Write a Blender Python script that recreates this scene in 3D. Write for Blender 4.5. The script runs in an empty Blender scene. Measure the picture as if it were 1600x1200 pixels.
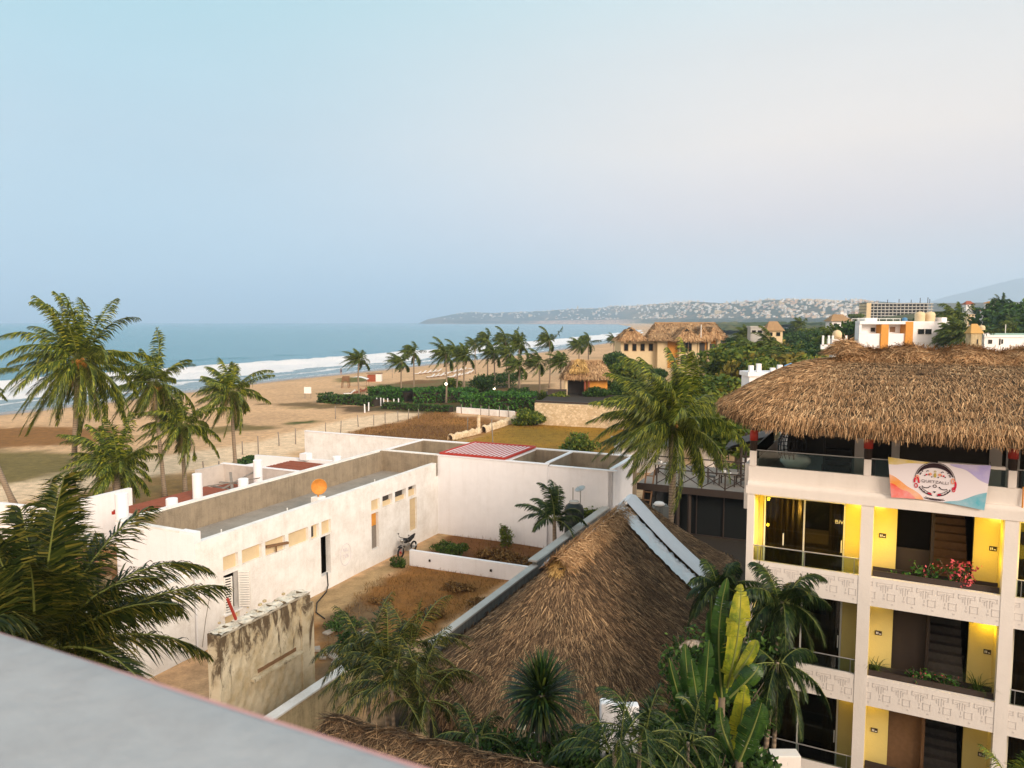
import bpy, math, random
import numpy as np
from mathutils import Vector, Matrix
R = random.Random(7)
NR = np.random.default_rng(11)
scene = bpy.context.scene
COL = scene.collection
# ------------------------------------------------------------------ survey: the camera's own numbers, used to read positions off the ground
FPX = 1155.0; CAMH = 13.0; TH = math.atan(97 / FPX); ST, CT = math.sin(TH), math.cos(TH)
def ray(u, v):
    a = (u - 800) / FPX; b = -(v - 600) / FPX
    return (a, CT + b * ST, -ST + b * CT)
def P(u, v, z=0.0):
    d = ray(u, v); t = (z - CAMH) / d[2]
    return Vector((d[0] * t, d[1] * t, z))
def D(u, v, y):
    d = ray(u, v); t = y / d[1]
    return Vector((d[0] * t, y, CAMH + d[2] * t))
ANG = math.radians(-25.0)                       # street grid of the white house, palapa and deck
WX = (math.cos(ANG), math.sin(ANG)); WY = (-WX[1], WX[0])
def G(a, b, z=0.0):
    return Vector((WX[0] * a + WY[0] * b, WX[1] * a + WY[1] * b, z))
HANG = math.radians(-27.467); HO = Vector((6.765, 20.895, 0.0))
FR = {'W': (Vector((0, 0, 0)), 0.0), 'G': (Vector((0, 0, 0)), ANG), 'H': (HO, HANG)}

# ------------------------------------------------------------------ mesh builder
class MB:
    def __init__(s): s.v = []; s.f = []; s.mi = []; s.cur = 0
    def _add(s, vs, fs):
        n = len(s.v); s.v.extend([tuple(p) for p in vs])
        for f in fs: s.f.append(tuple(i + n for i in f)); s.mi.append(s.cur)
        return s
    def box(s, x0, x1, y0, y1, z0, z1):
        return s._add([(x0,y0,z0),(x1,y0,z0),(x1,y1,z0),(x0,y1,z0),(x0,y0,z1),(x1,y0,z1),(x1,y1,z1),(x0,y1,z1)],
                      [(0,3,2,1),(4,5,6,7),(0,1,5,4),(1,2,6,5),(2,3,7,6),(3,0,4,7)])
    def poly(s, pts): return s._add(pts, [tuple(range(len(pts)))])
    def prism(s, pts, z0, z1):
        n = len(pts)
        vs = [(p[0], p[1], z0) for p in pts] + [(p[0], p[1], z1) for p in pts]
        return s._add(vs, [tuple(range(n - 1, -1, -1)), tuple(range(n, 2 * n))] + [(i, (i + 1) % n, n + (i + 1) % n, n + i) for i in range(n)])
    def bar(s, p, q, w, h=None):
        p, q = Vector(p), Vector(q); h = h or w
        d = (q - p).normalized(); up = Vector((0, 0, 1)) if abs(d.z) < .95 else Vector((1, 0, 0))
        x = d.cross(up).normalized() * (w / 2); y = x.cross(d).normalized() * (h / 2)
        return s._add([p-x-y, p+x-y, p+x+y, p-x+y, q-x-y, q+x-y, q+x+y, q-x+y],
                      [(0,1,2,3),(7,6,5,4),(0,4,5,1),(1,5,6,2),(2,6,7,3),(3,7,4,0)])
    def tube(s, pts, rad, n=8, cap=True):
        pts = [Vector(p) for p in pts]; m = len(pts)
        if not hasattr(rad, '__len__'): rad = [rad] * m
        vs = []; ref = None
        for i, p in enumerate(pts):
            d = (pts[min(i + 1, m - 1)] - pts[max(i - 1, 0)]).normalized()
            if ref is None: ref = Vector((1, 0, 0)) if abs(d.x) < .9 else Vector((0, 1, 0))
            x = (ref - d * ref.dot(d)).normalized(); ref = x; y = d.cross(x)
            for k in range(n):
                a = 2 * math.pi * k / n
                vs.append(p + (x * math.cos(a) + y * math.sin(a)) * rad[i])
        fs = [(i*n+k, i*n+(k+1)%n, (i+1)*n+(k+1)%n, (i+1)*n+k) for i in range(m - 1) for k in range(n)]
        if cap: fs += [tuple(range(n - 1, -1, -1)), tuple(range((m - 1) * n, m * n))]
        return s._add(vs, fs)
    def lathe(s, prof, c, n=20):
        c = Vector(c)
        vs = [(c.x + r * math.cos(2*math.pi*k/n), c.y + r * math.sin(2*math.pi*k/n), c.z + z) for r, z in prof for k in range(n)]
        m = len(prof)
        fs = [(i*n+k, i*n+(k+1)%n, (i+1)*n+(k+1)%n, (i+1)*n+k) for i in range(m - 1) for k in range(n)]
        fs += [tuple(range(n - 1, -1, -1)), tuple(range((m - 1) * n, m * n))]
        return s._add(vs, fs)
    def grid(s, fn, nu, nv):
        vs = [fn(i / nu, j / nv) for j in range(nv + 1) for i in range(nu + 1)]
        return s._add(vs, [(j*(nu+1)+i, j*(nu+1)+i+1, (j+1)*(nu+1)+i+1, (j+1)*(nu+1)+i) for j in range(nv) for i in range(nu)])
    def wall(s, p0, p1, z0, z1, th, ops=(), jit=None):
        """upright wall from p0 to p1, thickness to the left of travel, with rectangular openings (s0,s1,z0,z1)"""
        p0, p1 = Vector((p0[0], p0[1], 0)), Vector((p1[0], p1[1], 0)); Lw = (p1 - p0).length; d = (p1 - p0) / Lw
        n = Vector((-d.y, d.x, 0)) * th
        xs = sorted({0.0, Lw, *[o[0] for o in ops], *[o[1] for o in ops]}); xs = [x for x in xs if 0 <= x <= Lw]
        zs = sorted({z0, z1, *[o[2] for o in ops], *[o[3] for o in ops]}); zs = [z for z in zs if z0 <= z <= z1]
        def solid(i, j):
            if i < 0 or j < 0 or i >= len(xs) - 1 or j >= len(zs) - 1: return False
            cx, cz = (xs[i] + xs[i+1]) / 2, (zs[j] + zs[j+1]) / 2
            return not any(o[0] < cx < o[1] and o[2] < cz < o[3] for o in ops)
        def pt(x, z, k): q = p0 + d * x + n * k; return (q.x, q.y, z)
        for i in range(len(xs) - 1):
            for j in range(len(zs) - 1):
                if not solid(i, j): continue
                a, b, c, e = xs[i], xs[i+1], zs[j], zs[j+1]
                s.poly([pt(a,c,0), pt(b,c,0), pt(b,e,0), pt(a,e,0)]); s.poly([pt(b,c,1), pt(a,c,1), pt(a,e,1), pt(b,e,1)])
                if not solid(i-1, j): s.poly([pt(a,c,1), pt(a,c,0), pt(a,e,0), pt(a,e,1)])
                if not solid(i+1, j): s.poly([pt(b,c,0), pt(b,c,1), pt(b,e,1), pt(b,e,0)])
                if not solid(i, j-1): s.poly([pt(a,c,1), pt(b,c,1), pt(b,c,0), pt(a,c,0)])
                if not solid(i, j+1): s.poly([pt(a,e,0), pt(b,e,0), pt(b,e,1), pt(a,e,1)])
        return s
    def build(s, name, mat, parent=None, smooth=False, bevel=0, fr=None):
        me = bpy.data.meshes.new(name); me.from_pydata(s.v, [], s.f); me.update()
        mats = mat if isinstance(mat, (list, tuple)) else [mat]
        for m in mats: me.materials.append(m)
        if len(mats) > 1: me.polygons.foreach_set('material_index', s.mi)
        if smooth: me.polygons.foreach_set('use_smooth', [True] * len(me.polygons))
        return link(name, me, parent, bevel, fr)
def link(name, me, parent=None, bevel=0, fr=None):
    o = bpy.data.objects.new(name, me); COL.objects.link(o)
    if parent is not None:
        o.parent = parent
        top = parent
        while top.parent: top = top.parent
        if top is parent and parent.type == 'EMPTY':
            o.location = tuple(-c for c in parent.get('_o', (0, 0, 0)))
    elif fr:
        o.location = FR[fr][0]; o.rotation_euler.z = FR[fr][1]
    if bevel:
        b = o.modifiers.new('bevel', 'BEVEL'); b.width = bevel; b.segments = 2; b.limit_method = 'ANGLE'
    return o
def soup(name, quads, mat, parent=None, fr=None, smooth=False):
    """numpy (N,k,3) faces, unwelded"""
    quads = np.asarray(quads, dtype=np.float32); n, k = quads.shape[:2]
    me = bpy.data.meshes.new(name)
    me.vertices.add(n * k); me.vertices.foreach_set('co', quads.reshape(-1))
    me.loops.add(n * k); me.loops.foreach_set('vertex_index', np.arange(n * k, dtype=np.int32))
    me.polygons.add(n); me.polygons.foreach_set('loop_start', np.arange(0, n * k, k, dtype=np.int32))
    me.update(calc_edges=True); me.materials.append(mat)
    return link(name, me, parent, 0, fr)
def thing(name, label, cat, loc=(0, 0, 0), fr='W', group=None, rz=0.0):
    o = bpy.data.objects.new(name, None); COL.objects.link(o); o.empty_display_size = .3
    base, ang = FR[fr]; c, s_ = math.cos(ang), math.sin(ang)
    o.location = base + Vector((c * loc[0] - s_ * loc[1], s_ * loc[0] + c * loc[1], loc[2])); o.rotation_euler.z = ang + rz
    o['_o'] = tuple(loc) if rz == 0.0 else (0, 0, 0)
    return tag(o, label, cat, group)
def tag(o, label=None, cat=None, group=None, kind=None):
    if label: o['label'] = label
    if cat: o['category'] = cat
    if group: o['group'] = group
    if kind: o['kind'] = kind
    return o
def copy_tree(o, parent=None):
    c = o.copy(); COL.objects.link(c); c.parent = parent
    for ch in list(o.children): copy_tree(ch, c)
    return c

# ------------------------------------------------------------------ materials
def nodes(name):
    m = bpy.data.materials.new(name); m.use_nodes = True
    nt = m.node_tree; b = nt.nodes['Principled BSDF']
    return m, nt, b
def N(nt, t, **kw):
    n = nt.nodes.new(t)
    for k, v in kw.items():
        if k in n.inputs.keys() if isinstance(k, str) else False: n.inputs[k].default_value = v
        else: setattr(n, k, v)
    return n
def noise(nt, vec, scale, detail=4, rough=.55, dist=0):
    n = nt.nodes.new('ShaderNodeTexNoise'); n.inputs['Scale'].default_value = scale; n.inputs['Detail'].default_value = detail
    n.inputs['Roughness'].default_value = rough; n.inputs['Distortion'].default_value = dist
    if vec is not None: nt.links.new(vec, n.inputs['Vector'])
    return n.outputs['Fac']
def ramp(nt, fac, stops):
    r = nt.nodes.new('ShaderNodeValToRGB'); e = r.color_ramp.elements
    while len(e) < len(stops): e.new(.5)
    for i, (p, c) in enumerate(stops):
        e[i].position = p; e[i].color = (*c, 1) if hasattr(c, '__len__') else (c, c, c, 1)
    nt.links.new(fac, r.inputs['Fac']); return r.outputs['Color']
def mix(nt, fac, a, b, mode='MIX'):
    m = nt.nodes.new('ShaderNodeMix'); m.data_type = 'RGBA'; m.blend_type = mode
    for sock, val in ((m.inputs[0], fac), (m.inputs[6], a), (m.inputs[7], b)):
        if hasattr(val, 'is_output') or isinstance(val, bpy.types.NodeSocket): nt.links.new(val, sock)
        elif hasattr(val, '__len__'): sock.default_value = (*val, 1)
        else: sock.default_value = val
    return m.outputs[2]
def mapped(nt, scale=(1, 1, 1), src='pos'):
    if src == 'pos': o = nt.nodes.new('ShaderNodeNewGeometry').outputs['Position']
    else: o = nt.nodes.new('ShaderNodeTexCoord').outputs['Object']
    mp = nt.nodes.new('ShaderNodeMapping'); mp.inputs['Scale'].default_value = scale
    nt.links.new(o, mp.inputs['Vector']); return mp.outputs['Vector']
def bump(nt, b, h, strength=.4, dist=.02):
    n = nt.nodes.new('ShaderNodeBump'); n.inputs['Strength'].default_value = strength; n.inputs['Distance'].default_value = dist
    nt.links.new(h, n.inputs['Height']); nt.links.new(n.outputs['Normal'], b.inputs['Normal'])
def plain(name, col, rough=.7, metal=0, var=.12, scale=6.0, bmp=.15, spec=.3):
    m, nt, b = nodes(name); v = mapped(nt)
    f = noise(nt, v, scale, 5)
    c = mix(nt, f, tuple(x * (1 - var) for x in col), tuple(min(1, x * (1 + var)) for x in col))
    nt.links.new(c, b.inputs['Base Color']); b.inputs['Roughness'].default_value = rough; b.inputs['Metallic'].default_value = metal
    b.inputs['Specular IOR Level'].default_value = spec
    if bmp: bump(nt, b, noise(nt, v, scale * 5, 4), bmp, .01)
    return m
def plaster(name, col, dirt=(.25, .2, .14), amount=.5, scale=1.0, drip=.5, crack=0.0, rough=.9, lo=.5, hi=.78):
    m, nt, b = nodes(name); v = mapped(nt); vd = mapped(nt, (2.2, 2.2, .16))
    big = ramp(nt, noise(nt, v, .7 * scale, 7, .65), [(lo - .08, 0.0), (hi, 1.0)])
    dr = ramp(nt, noise(nt, vd, 1.6 * scale, 6, .7), [(lo, 0.0), (hi - .03, 1.0)])
    fine = ramp(nt, noise(nt, v, 9 * scale, 6, .7), [(.35, .35), (.75, 1.0)])
    k = mix(nt, drip, big, dr); k = mix(nt, 1.0, k, fine, 'MULTIPLY'); k = mix(nt, 1.0, k, (amount,) * 3, 'MULTIPLY')
    c0 = mix(nt, noise(nt, v, 2.5 * scale, 4), tuple(x * .93 for x in col), tuple(min(.95, x * 1.05) for x in col))
    c = mix(nt, k, c0, dirt)
    nt.links.new(c, b.inputs['Base Color']); b.inputs['Roughness'].default_value = rough; b.inputs['Specular IOR Level'].default_value = .2
    bump(nt, b, noise(nt, v, 14, 6, .65), .3, .02)
    return m
def island(name, stops, rough=.8, trans=0.0, spec=.2, posvar=0.0, posscale=.6):
    m, nt, b = nodes(name)
    g = nt.nodes.new('ShaderNodeNewGeometry')
    f = g.outputs['Random Per Island']
    if posvar:
        mm = nt.nodes.new('ShaderNodeMath'); mm.operation = 'MULTIPLY_ADD'; nz = noise(nt, mapped(nt), posscale, 4)
        s1 = nt.nodes.new('ShaderNodeMath'); s1.operation = 'SUBTRACT'; nt.links.new(nz, s1.inputs[0]); s1.inputs[1].default_value = .5
        nt.links.new(s1.outputs[0], mm.inputs[0]); mm.inputs[1].default_value = posvar * 2; nt.links.new(f, mm.inputs[2]); f = mm.outputs[0]
    c = ramp(nt, f, stops)
    nt.links.new(c, b.inputs['Base Color']); b.inputs['Roughness'].default_value = rough; b.inputs['Specular IOR Level'].default_value = spec
    if trans:
        t = nt.nodes.new('ShaderNodeBsdfTranslucent'); nt.links.new(c, t.inputs['Color'])
        ms = nt.nodes.new('ShaderNodeMixShader'); ms.inputs[0].default_value = trans
        nt.links.new(b.outputs[0], ms.inputs[1]); nt.links.new(t.outputs[0], ms.inputs[2])
        nt.links.new(ms.outputs[0], nt.nodes['Material Output'].inputs['Surface'])
    return m
def glass(name, col, rough=.04):
    m, nt, b = nodes(name); b.inputs['Base Color'].default_value = (*col, 1); b.inputs['Roughness'].default_value = rough
    b.inputs['Specular IOR Level'].default_value = .5; return m
def clear(name, tint=(.75, .85, .82), fac=.35):
    m, nt, b = nodes(name)
    t = nt.nodes.new('ShaderNodeBsdfTransparent'); t.inputs['Color'].default_value = (*tint, 1)
    g = nt.nodes.new('ShaderNodeBsdfGlossy'); g.inputs['Roughness'].default_value = .03
    ms = nt.nodes.new('ShaderNodeMixShader'); ms.inputs[0].default_value = fac
    lw = nt.nodes.new('ShaderNodeLayerWeight'); lw.inputs['Blend'].default_value = fac; nt.links.new(lw.outputs['Fresnel'], ms.inputs[0])
    nt.links.new(t.outputs[0], ms.inputs[1]); nt.links.new(g.outputs[0], ms.inputs[2]); nt.links.new(ms.outputs[0], nt.nodes['Material Output'].inputs['Surface'])
    return m
def glow(name, col, st):
    m, nt, b = nodes(name); b.inputs['Base Color'].default_value = (*col, 1)
    b.inputs['Emission Color'].default_value = (*col, 1); b.inputs['Emission Strength'].default_value = st; return m
def sheet(name, col):
    m, nt, b = nodes(name); b.inputs['Base Color'].default_value = (*col, 1); b.inputs['Roughness'].default_value = .75; b.inputs['Specular IOR Level'].default_value = .1; return m

M = {}
M['white'] = plaster('white_plaster', (.84, .82, .79), (.36, .29, .20), .72, 1.9, .22, lo=.47, hi=.72)
M['white_clean'] = plaster('white_plaster_clean', (.82, .81, .82), (.42, .37, .32), .4, 1.0, .55)
M['concrete'] = plaster('bare_concrete', (.33, .265, .185), (.07, .055, .04), .85, 2.4, .35, lo=.42, hi=.66)
M['roof_slab'] = plaster('roof_concrete', (.36, .32, .27), (.10, .085, .07), .75, .9, .1, lo=.42, hi=.68)
M['stained'] = plaster('stained_yellow_wall', (.58, .47, .28), (.075, .055, .03), .95, 1.7, .35, lo=.44, hi=.62)
M['cream'] = plaster('cream_panel', (.66, .52, .32), (.36, .26, .14), .5, 2, .4)
M['greywall'] = plaster('grey_block_wall', (.20, .21, .20), (.05, .055, .05), .8, 1.5, .8, lo=.42, hi=.66)
M['greycap'] = plaster('grey_wall_cap', (.45, .44, .41), (.16, .15, .13), .6, 2, .1)
M['hotel'] = plaster('hotel_plaster', (.74, .68, .62), (.42, .36, .30), .35, 1.0, .6)
M['hotel_warm'] = plaster('hotel_wall_yellow', (.68, .55, .20), (.5, .42, .2), .25, 1.0, .4)
M['relief'] = plain('relief_line', (.58, .53, .49), .85)
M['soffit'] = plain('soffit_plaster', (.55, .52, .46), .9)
M['dark'] = plain('dark_wood', (.045, .032, .025), .6)
M['wood'] = plain('brown_wood', (.20, .11, .055), .7, scale=9, var=.3)
M['greywood'] = plain('weathered_wood', (.22, .19, .16), .85, scale=12, var=.3)
M['redpaint'] = plain('red_paint', (.38, .035, .022), .55, var=.25, scale=4)
M['redslat'] = plain('red_brown_slat', (.28, .075, .035), .75, var=.35, scale=5)
M['orangewood'] = plain('orange_wood', (.60, .26, .04), .6, var=.3, scale=3)
M['metal'] = plain('dull_metal', (.45, .44, .42), .4, .8, var=.1)
M['white_metal'] = plain('white_metal', (.75, .73, .68), .4, 0, var=.05)
M['black'] = plain('black_paint', (.012, .012, .013), .4, 0, var=.1, bmp=0)
M['blackplastic'] = plain('black_tank_plastic', (.012, .018, .017), .35, 0, var=.2, bmp=.05)
M['rubber'] = plain('rubber', (.015, .015, .015), .8, 0, var=.2, bmp=0)
M['rust'] = plain('rusty_orange', (.58, .24, .045), .7, 0, var=.35, scale=7)
M['foil'] = plain('roof_flashing', (.55, .57, .58), .35, .55, var=.12, scale=3, bmp=.5)
M['foilwhite'] = plain('pale_flashing', (.66, .67, .69), .5, .1, var=.08, scale=3, bmp=.3)
M['glass_dark'] = glass('dark_glass', (.016, .018, .018))
M['glass_room'] = clear('room_glass', (.55, .52, .46), .3)
M['glass_clear'] = clear('balustrade_glass', (.72, .80, .78), .3)
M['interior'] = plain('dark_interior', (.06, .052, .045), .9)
M['curtain'] = plain('curtain_cloth', (.30, .24, .12), .9, var=.3, scale=14)
M['tile'] = plain('clay_tile', (.42, .15, .075), .8, var=.35, scale=3)
M['stone'] = None
M['cushion'] = plain('white_cushion', (.75, .73, .7), .9)
M['soil'] = plain('dark_soil', (.035, .026, .018), .95, var=.4, scale=8)
M['cliffhouse'] = plain('pale_house', (.70, .64, .56), .9, var=.15, scale=.02, bmp=0)
M['trunk'] = None

def ruin_mat():
    m, nt, b = nodes('mouldy_wall'); v = mapped(nt); vd = mapped(nt, (1.6, 1.6, .55))
    g = nt.nodes.new('ShaderNodeNewGeometry'); s_ = nt.nodes.new('ShaderNodeSeparateXYZ'); nt.links.new(g.outputs['Position'], s_.inputs[0])
    mr_ = nt.nodes.new('ShaderNodeMapRange'); mr_.inputs['From Min'].default_value = 1.2; mr_.inputs['From Max'].default_value = 4.0; mr_.inputs['To Min'].default_value = -.16; mr_.inputs['To Max'].default_value = .10; nt.links.new(s_.outputs['Z'], mr_.inputs['Value'])
    ad = nt.nodes.new('ShaderNodeMath'); ad.operation = 'ADD'; nt.links.new(noise(nt, vd, 1.5, 9, .72, .8), ad.inputs[0]); nt.links.new(mr_.outputs[0], ad.inputs[1])
    k = ramp(nt, ad.outputs[0], [(.50, 0.0), (.60, 1.0)])
    base = mix(nt, ramp(nt, noise(nt, v, 2.2, 8, .7), [(.35, 0.0), (.65, 1.0)]), (.42, .33, .19), (.58, .50, .35)); base = mix(nt, ramp(nt, noise(nt, v, .9, 4), [(.5, 0.0), (.62, .8)]), base, (.66, .58, .42))
    c = mix(nt, k, base, mix(nt, noise(nt, v, 7, 5), (.05, .035, .018), (.16, .11, .06)))
    nt.links.new(c, b.inputs['Base Color']); b.inputs['Roughness'].default_value = .95; bump(nt, b, noise(nt, v, 5, 9, .75), .7, .06); return m
M['ruin'] = ruin_mat()
M['slab_edge'] = plaster('broken_slab_edge', (.74, .69, .58), (.16, .12, .07), .9, 3.0, .2, lo=.42, hi=.58)
def stone_mat():
    m, nt, b = nodes('rubble_stone'); v = mapped(nt, (1, 1, 1.3))
    vo = nt.nodes.new('ShaderNodeTexVoronoi'); vo.inputs['Scale'].default_value = 2.6; nt.links.new(v, vo.inputs['Vector'])
    ve = nt.nodes.new('ShaderNodeTexVoronoi'); ve.feature = 'DISTANCE_TO_EDGE'; ve.inputs['Scale'].default_value = 2.6; nt.links.new(v, ve.inputs['Vector'])
    c = mix(nt, vo.outputs['Color'], (.50, .36, .20), (.78, .64, .44))
    e = ramp(nt, ve.outputs['Distance'], [(.0, .0), (.06, 1.0)])
    c = mix(nt, e, (.42, .31, .19), c); nt.links.new(c, b.inputs['Base Color']); b.inputs['Roughness'].default_value = .9
    bump(nt, b, e, .5, .05); return m
M['stone'] = stone_mat()
def trunk_mat():
    m, nt, b = nodes('palm_trunk'); v = mapped(nt, (1, 1, 1), 'obj')
    w = nt.nodes.new('ShaderNodeTexWave'); w.bands_direction = 'Z'; w.inputs['Scale'].default_value = 2.2; w.inputs['Distortion'].default_value = 2.5; nt.links.new(v, w.inputs['Vector'])
    c = mix(nt, w.outputs['Fac'], (.14, .09, .055), (.34, .24, .15)); c = mix(nt, noise(nt, v, 5), c, (.24, .20, .15))
    nt.links.new(c, b.inputs['Base Color']); b.inputs['Roughness'].default_value = .9; bump(nt, b, w.outputs['Fac'], .6, .03); return m
M['trunk'] = trunk_mat()
M['bark'] = plain('bark', (.16, .12, .08), .9, var=.3, scale=9)
M['palm'] = island('palm_leaf', [(0, (0.011, 0.022, 0.004)), (.4, (0.057, 0.092, 0.010)), (.75, (0.144, 0.182, 0.018)), (1, (0.368, 0.364, 0.036))], .5, .25, .35)
M['palm_dark'] = island('palm_leaf_dark', [(0, (.003, .011, .003)), (.6, (.016, .046, .009)), (1, (.085, .115, .016))], .5, .2, .35)
M['palm_dry'] = island('palm_leaf_dry', [(0, (.10, .065, .03)), (.6, (.22, .15, .06)), (1, (.34, .26, .12))], .7, .15)
M['palm_far'] = island('palm_leaf_beach', [(0, (0.012, 0.023, 0.005)), (.5, (0.048, 0.080, 0.010)), (1, (0.156, 0.189, 0.022))], .6, .2)
M['rachis'] = plain('leaf_stalk', (.15, .17, .04), .6)
M['areca'] = island('areca_leaf', [(0, (.006, .014, .003)), (.5, (.028, .045, .007)), (.8, (.075, .085, .012)), (1, (.22, .18, .03))], .5, .2, .35)
M['hedge'] = island('hedge_leaf', [(0, (0.013, 0.047, 0.009)), (.6, (0.033, 0.108, 0.015)), (1, (0.099, 0.234, 0.030))], .55, .15)
M['leafdark'] = island('tree_leaf_dark', [(0, (0.017, 0.038, 0.012)), (.6, (0.038, 0.085, 0.017)), (1, (0.086, 0.160, 0.026))], .6, .2)
M['leaf'] = island('tree_leaf', [(0, (0.034, 0.064, 0.011)), (.55, (0.092, 0.146, 0.020)), (1, (0.252, 0.273, 0.035))], .6, .25)
M['leafyellow'] = island('tree_leaf_yellow', [(0, (0.057, 0.063, 0.011)), (.5, (0.172, 0.144, 0.021)), (1, (0.345, 0.253, 0.034))], .6, .25)
M['dryweed'] = island('dry_weed', [(0, (.07, .035, .012)), (.5, (.18, .095, .03)), (1, (.33, .20, .07))], .9, .15)
M['greenweed'] = island('green_weed', [(0, (.02, .045, .008)), (.6, (.05, .10, .015)), (1, (.12, .16, .03))], .7, .2)
def blade_mat(name, stops):
    m, nt, b = nodes(name); v = mapped(nt); f = noise(nt, v, 3.2, 7, .68, .6)
    c = ramp(nt, f, stops); nt.links.new(c, b.inputs['Base Color']); b.inputs['Roughness'].default_value = .42
    w = nt.nodes.new('ShaderNodeTexWave'); w.bands_direction = 'Z'; w.inputs['Scale'].default_value = 9; w.inputs['Distortion'].default_value = 1.5; nt.links.new(v, w.inputs['Vector']); bump(nt, b, w.outputs['Fac'], .25, .01)
    t = nt.nodes.new('ShaderNodeBsdfTranslucent'); nt.links.new(c, t.inputs['Color']); ms = nt.nodes.new('ShaderNodeMixShader'); ms.inputs[0].default_value = .3
    nt.links.new(b.outputs[0], ms.inputs[1]); nt.links.new(t.outputs[0], ms.inputs[2]); nt.links.new(ms.outputs[0], nt.nodes['Material Output'].inputs['Surface']); return m
M['banana'] = blade_mat('banana_leaf', [(.3, (.008, .028, .004)), (.55, (.024, .070, .008)), (.75, (.07, .14, .014))])
M['banana_lamp_tint'] = blade_mat('banana_leaf_lamp_tint', [(.3, (.10, .07, .012)), (.38, (.13, .19, .012)), (.55, (.34, .33, .02)), (.72, (.50, .42, .03))])  # yellow lamp glow put into the leaf colour; no lamp stands there
M['flower'] = island('pink_flower', [(0, (.45, .05, .07)), (1, (.75, .16, .18))], .7, .2)
THATCH = [(0, (.10, .055, .024)), (.3, (.27, .15, .068)), (.7, (.45, .265, .128)), (1, (.70, .47, .25))]
M['thatch'] = island('thatch_straw', THATCH, .85, 0, .2, .30, .8)
M['thatch_grey'] = island('thatch_straw_grey', [(0, (0.037, 0.024, 0.014)), (.4, (0.118, 0.072, 0.040)), (.75, (0.231, 0.139, 0.072)), (1, (0.476, 0.309, 0.161))], .85, 0, .2, .22, .45)
M['thatch_gold'] = island('thatch_straw_gold', [(0, (.17, .10, .03)), (.5, (.42, .25, .08)), (1, (.66, .44, .17))], .8, 0, .2)
M['thatch_base'] = plain('thatch_underlay', (.085, .058, .034), .95, var=.4, scale=8)
M['thatch_far'] = plaster('thatch_far', (.36, .23, .12), (.12, .075, .04), .7, 1.2, .7, lo=.4, hi=.65)
M['coconut'] = plain('coconut', (.50, .20, .03), .5, var=.3, scale=6)
# ------------------------------------------------------------------ camera, light, sky
cam = bpy.data.cameras.new('camera'); cam.lens = 26.0; cam.sensor_width = 36.0; cam.clip_end = 60000; cam.clip_start = .05
co = bpy.data.objects.new('camera', cam); COL.objects.link(co); co.location = (0, 0, CAMH)
co.rotation_euler = (math.pi / 2 - TH, 0, 0); scene.camera = co
cam.lens = FPX / 1600 * 36.0
cam.dof.use_dof = True; cam.dof.focus_distance = 27.0; cam.dof.aperture_fstop = 1.8
SUN_AZ = math.radians(147); SUN_EL = math.radians(23)
sd = Vector((math.sin(SUN_AZ) * math.cos(SUN_EL), math.cos(SUN_AZ) * math.cos(SUN_EL), math.sin(SUN_EL)))
sl = bpy.data.lights.new('sun', 'SUN'); sl.energy = 2.5; sl.angle = math.radians(22); sl.color = (1.0, .84, .69)
so = bpy.data.objects.new('sun', sl); COL.objects.link(so); so.rotation_euler = (-sd).to_track_quat('-Z', 'Y').to_euler(); so.location = (40, -30, 60)
w = bpy.data.worlds.new('World'); scene.world = w; w.use_nodes = True
nt = w.node_tree; bg = nt.nodes['Background']
sky = nt.nodes.new('ShaderNodeTexSky'); sky.sky_type = 'NISHITA'; sky.sun_disc = False; sky.sun_elevation = SUN_EL; sky.sun_rotation = SUN_AZ
sky.dust_density = 3.0
tc = nt.nodes.new('ShaderNodeTexCoord'); sp = nt.nodes.new('ShaderNodeSeparateXYZ'); nt.links.new(tc.outputs['Generated'], sp.inputs[0])
left = ramp(nt, sp.outputs['Z'], [(0, (0.433, 0.589, 0.693)), (.09, (0.407, 0.563, 0.667)), (.22, (0.407, 0.554, 0.640)), (.42, (0.330, 0.572, 0.640)), (1, (0.347, 0.554, 0.658))])
right = ramp(nt, sp.outputs['Z'], [(0, (.615, .660, .735)), (.05, (.680, .670, .710)), (.13, (0.761, 0.671, 0.671)), (.22, (0.816, 0.725, 0.661)), (.32, (0.689, 0.680, 0.661)), (.45, (0.525, 0.689, 0.734)), (1, (0.381, 0.580, 0.680))])
fx = ramp(nt, sp.outputs['X'], [(0, 0.0), (1, 1.0)])
mr = nt.nodes.new('ShaderNodeMapRange'); mr.interpolation_type = 'SMOOTHSTEP'; mr.inputs['From Min'].default_value = -.50; mr.inputs['From Max'].default_value = .42
nt.links.new(sp.outputs['X'], mr.inputs['Value'])
base = mix(nt, mr.outputs['Result'], left, right)
mb_ = nt.nodes.new('ShaderNodeMapRange'); mb_.interpolation_type = 'SMOOTHSTEP'; mb_.inputs['From Min'].default_value = .25; mb_.inputs['From Max'].default_value = -.5
nt.links.new(sp.outputs['Y'], mb_.inputs['Value'])
behind = ramp(nt, sp.outputs['Z'], [(0, (1.680, 1.160, 0.800)), (.3, (1.600, 1.240, 0.944)), (.7, (1.000, 0.920, 0.864)), (1, (0.680, 0.704, 0.736))])
base = mix(nt, mb_.outputs['Result'], base, behind)
ns = mix(nt, 1.0, sky.outputs['Color'], (.10, .10, .10), 'MULTIPLY')
cl = nt.nodes.new('ShaderNodeMapping'); cl.inputs['Scale'].default_value = (1, 1, 4); nt.links.new(tc.outputs['Generated'], cl.inputs['Vector'])
cloud = ramp(nt, noise(nt, cl.outputs['Vector'], 2.2, 5, .5), [(.3, .97), (.75, 1.03)])
skyc = mix(nt, .06, base, ns); skyc = mix(nt, 1.0, skyc, cloud, 'MULTIPLY')
nt.links.new(skyc, bg.inputs['Color']); bg.inputs['Strength'].default_value = .88
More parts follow.
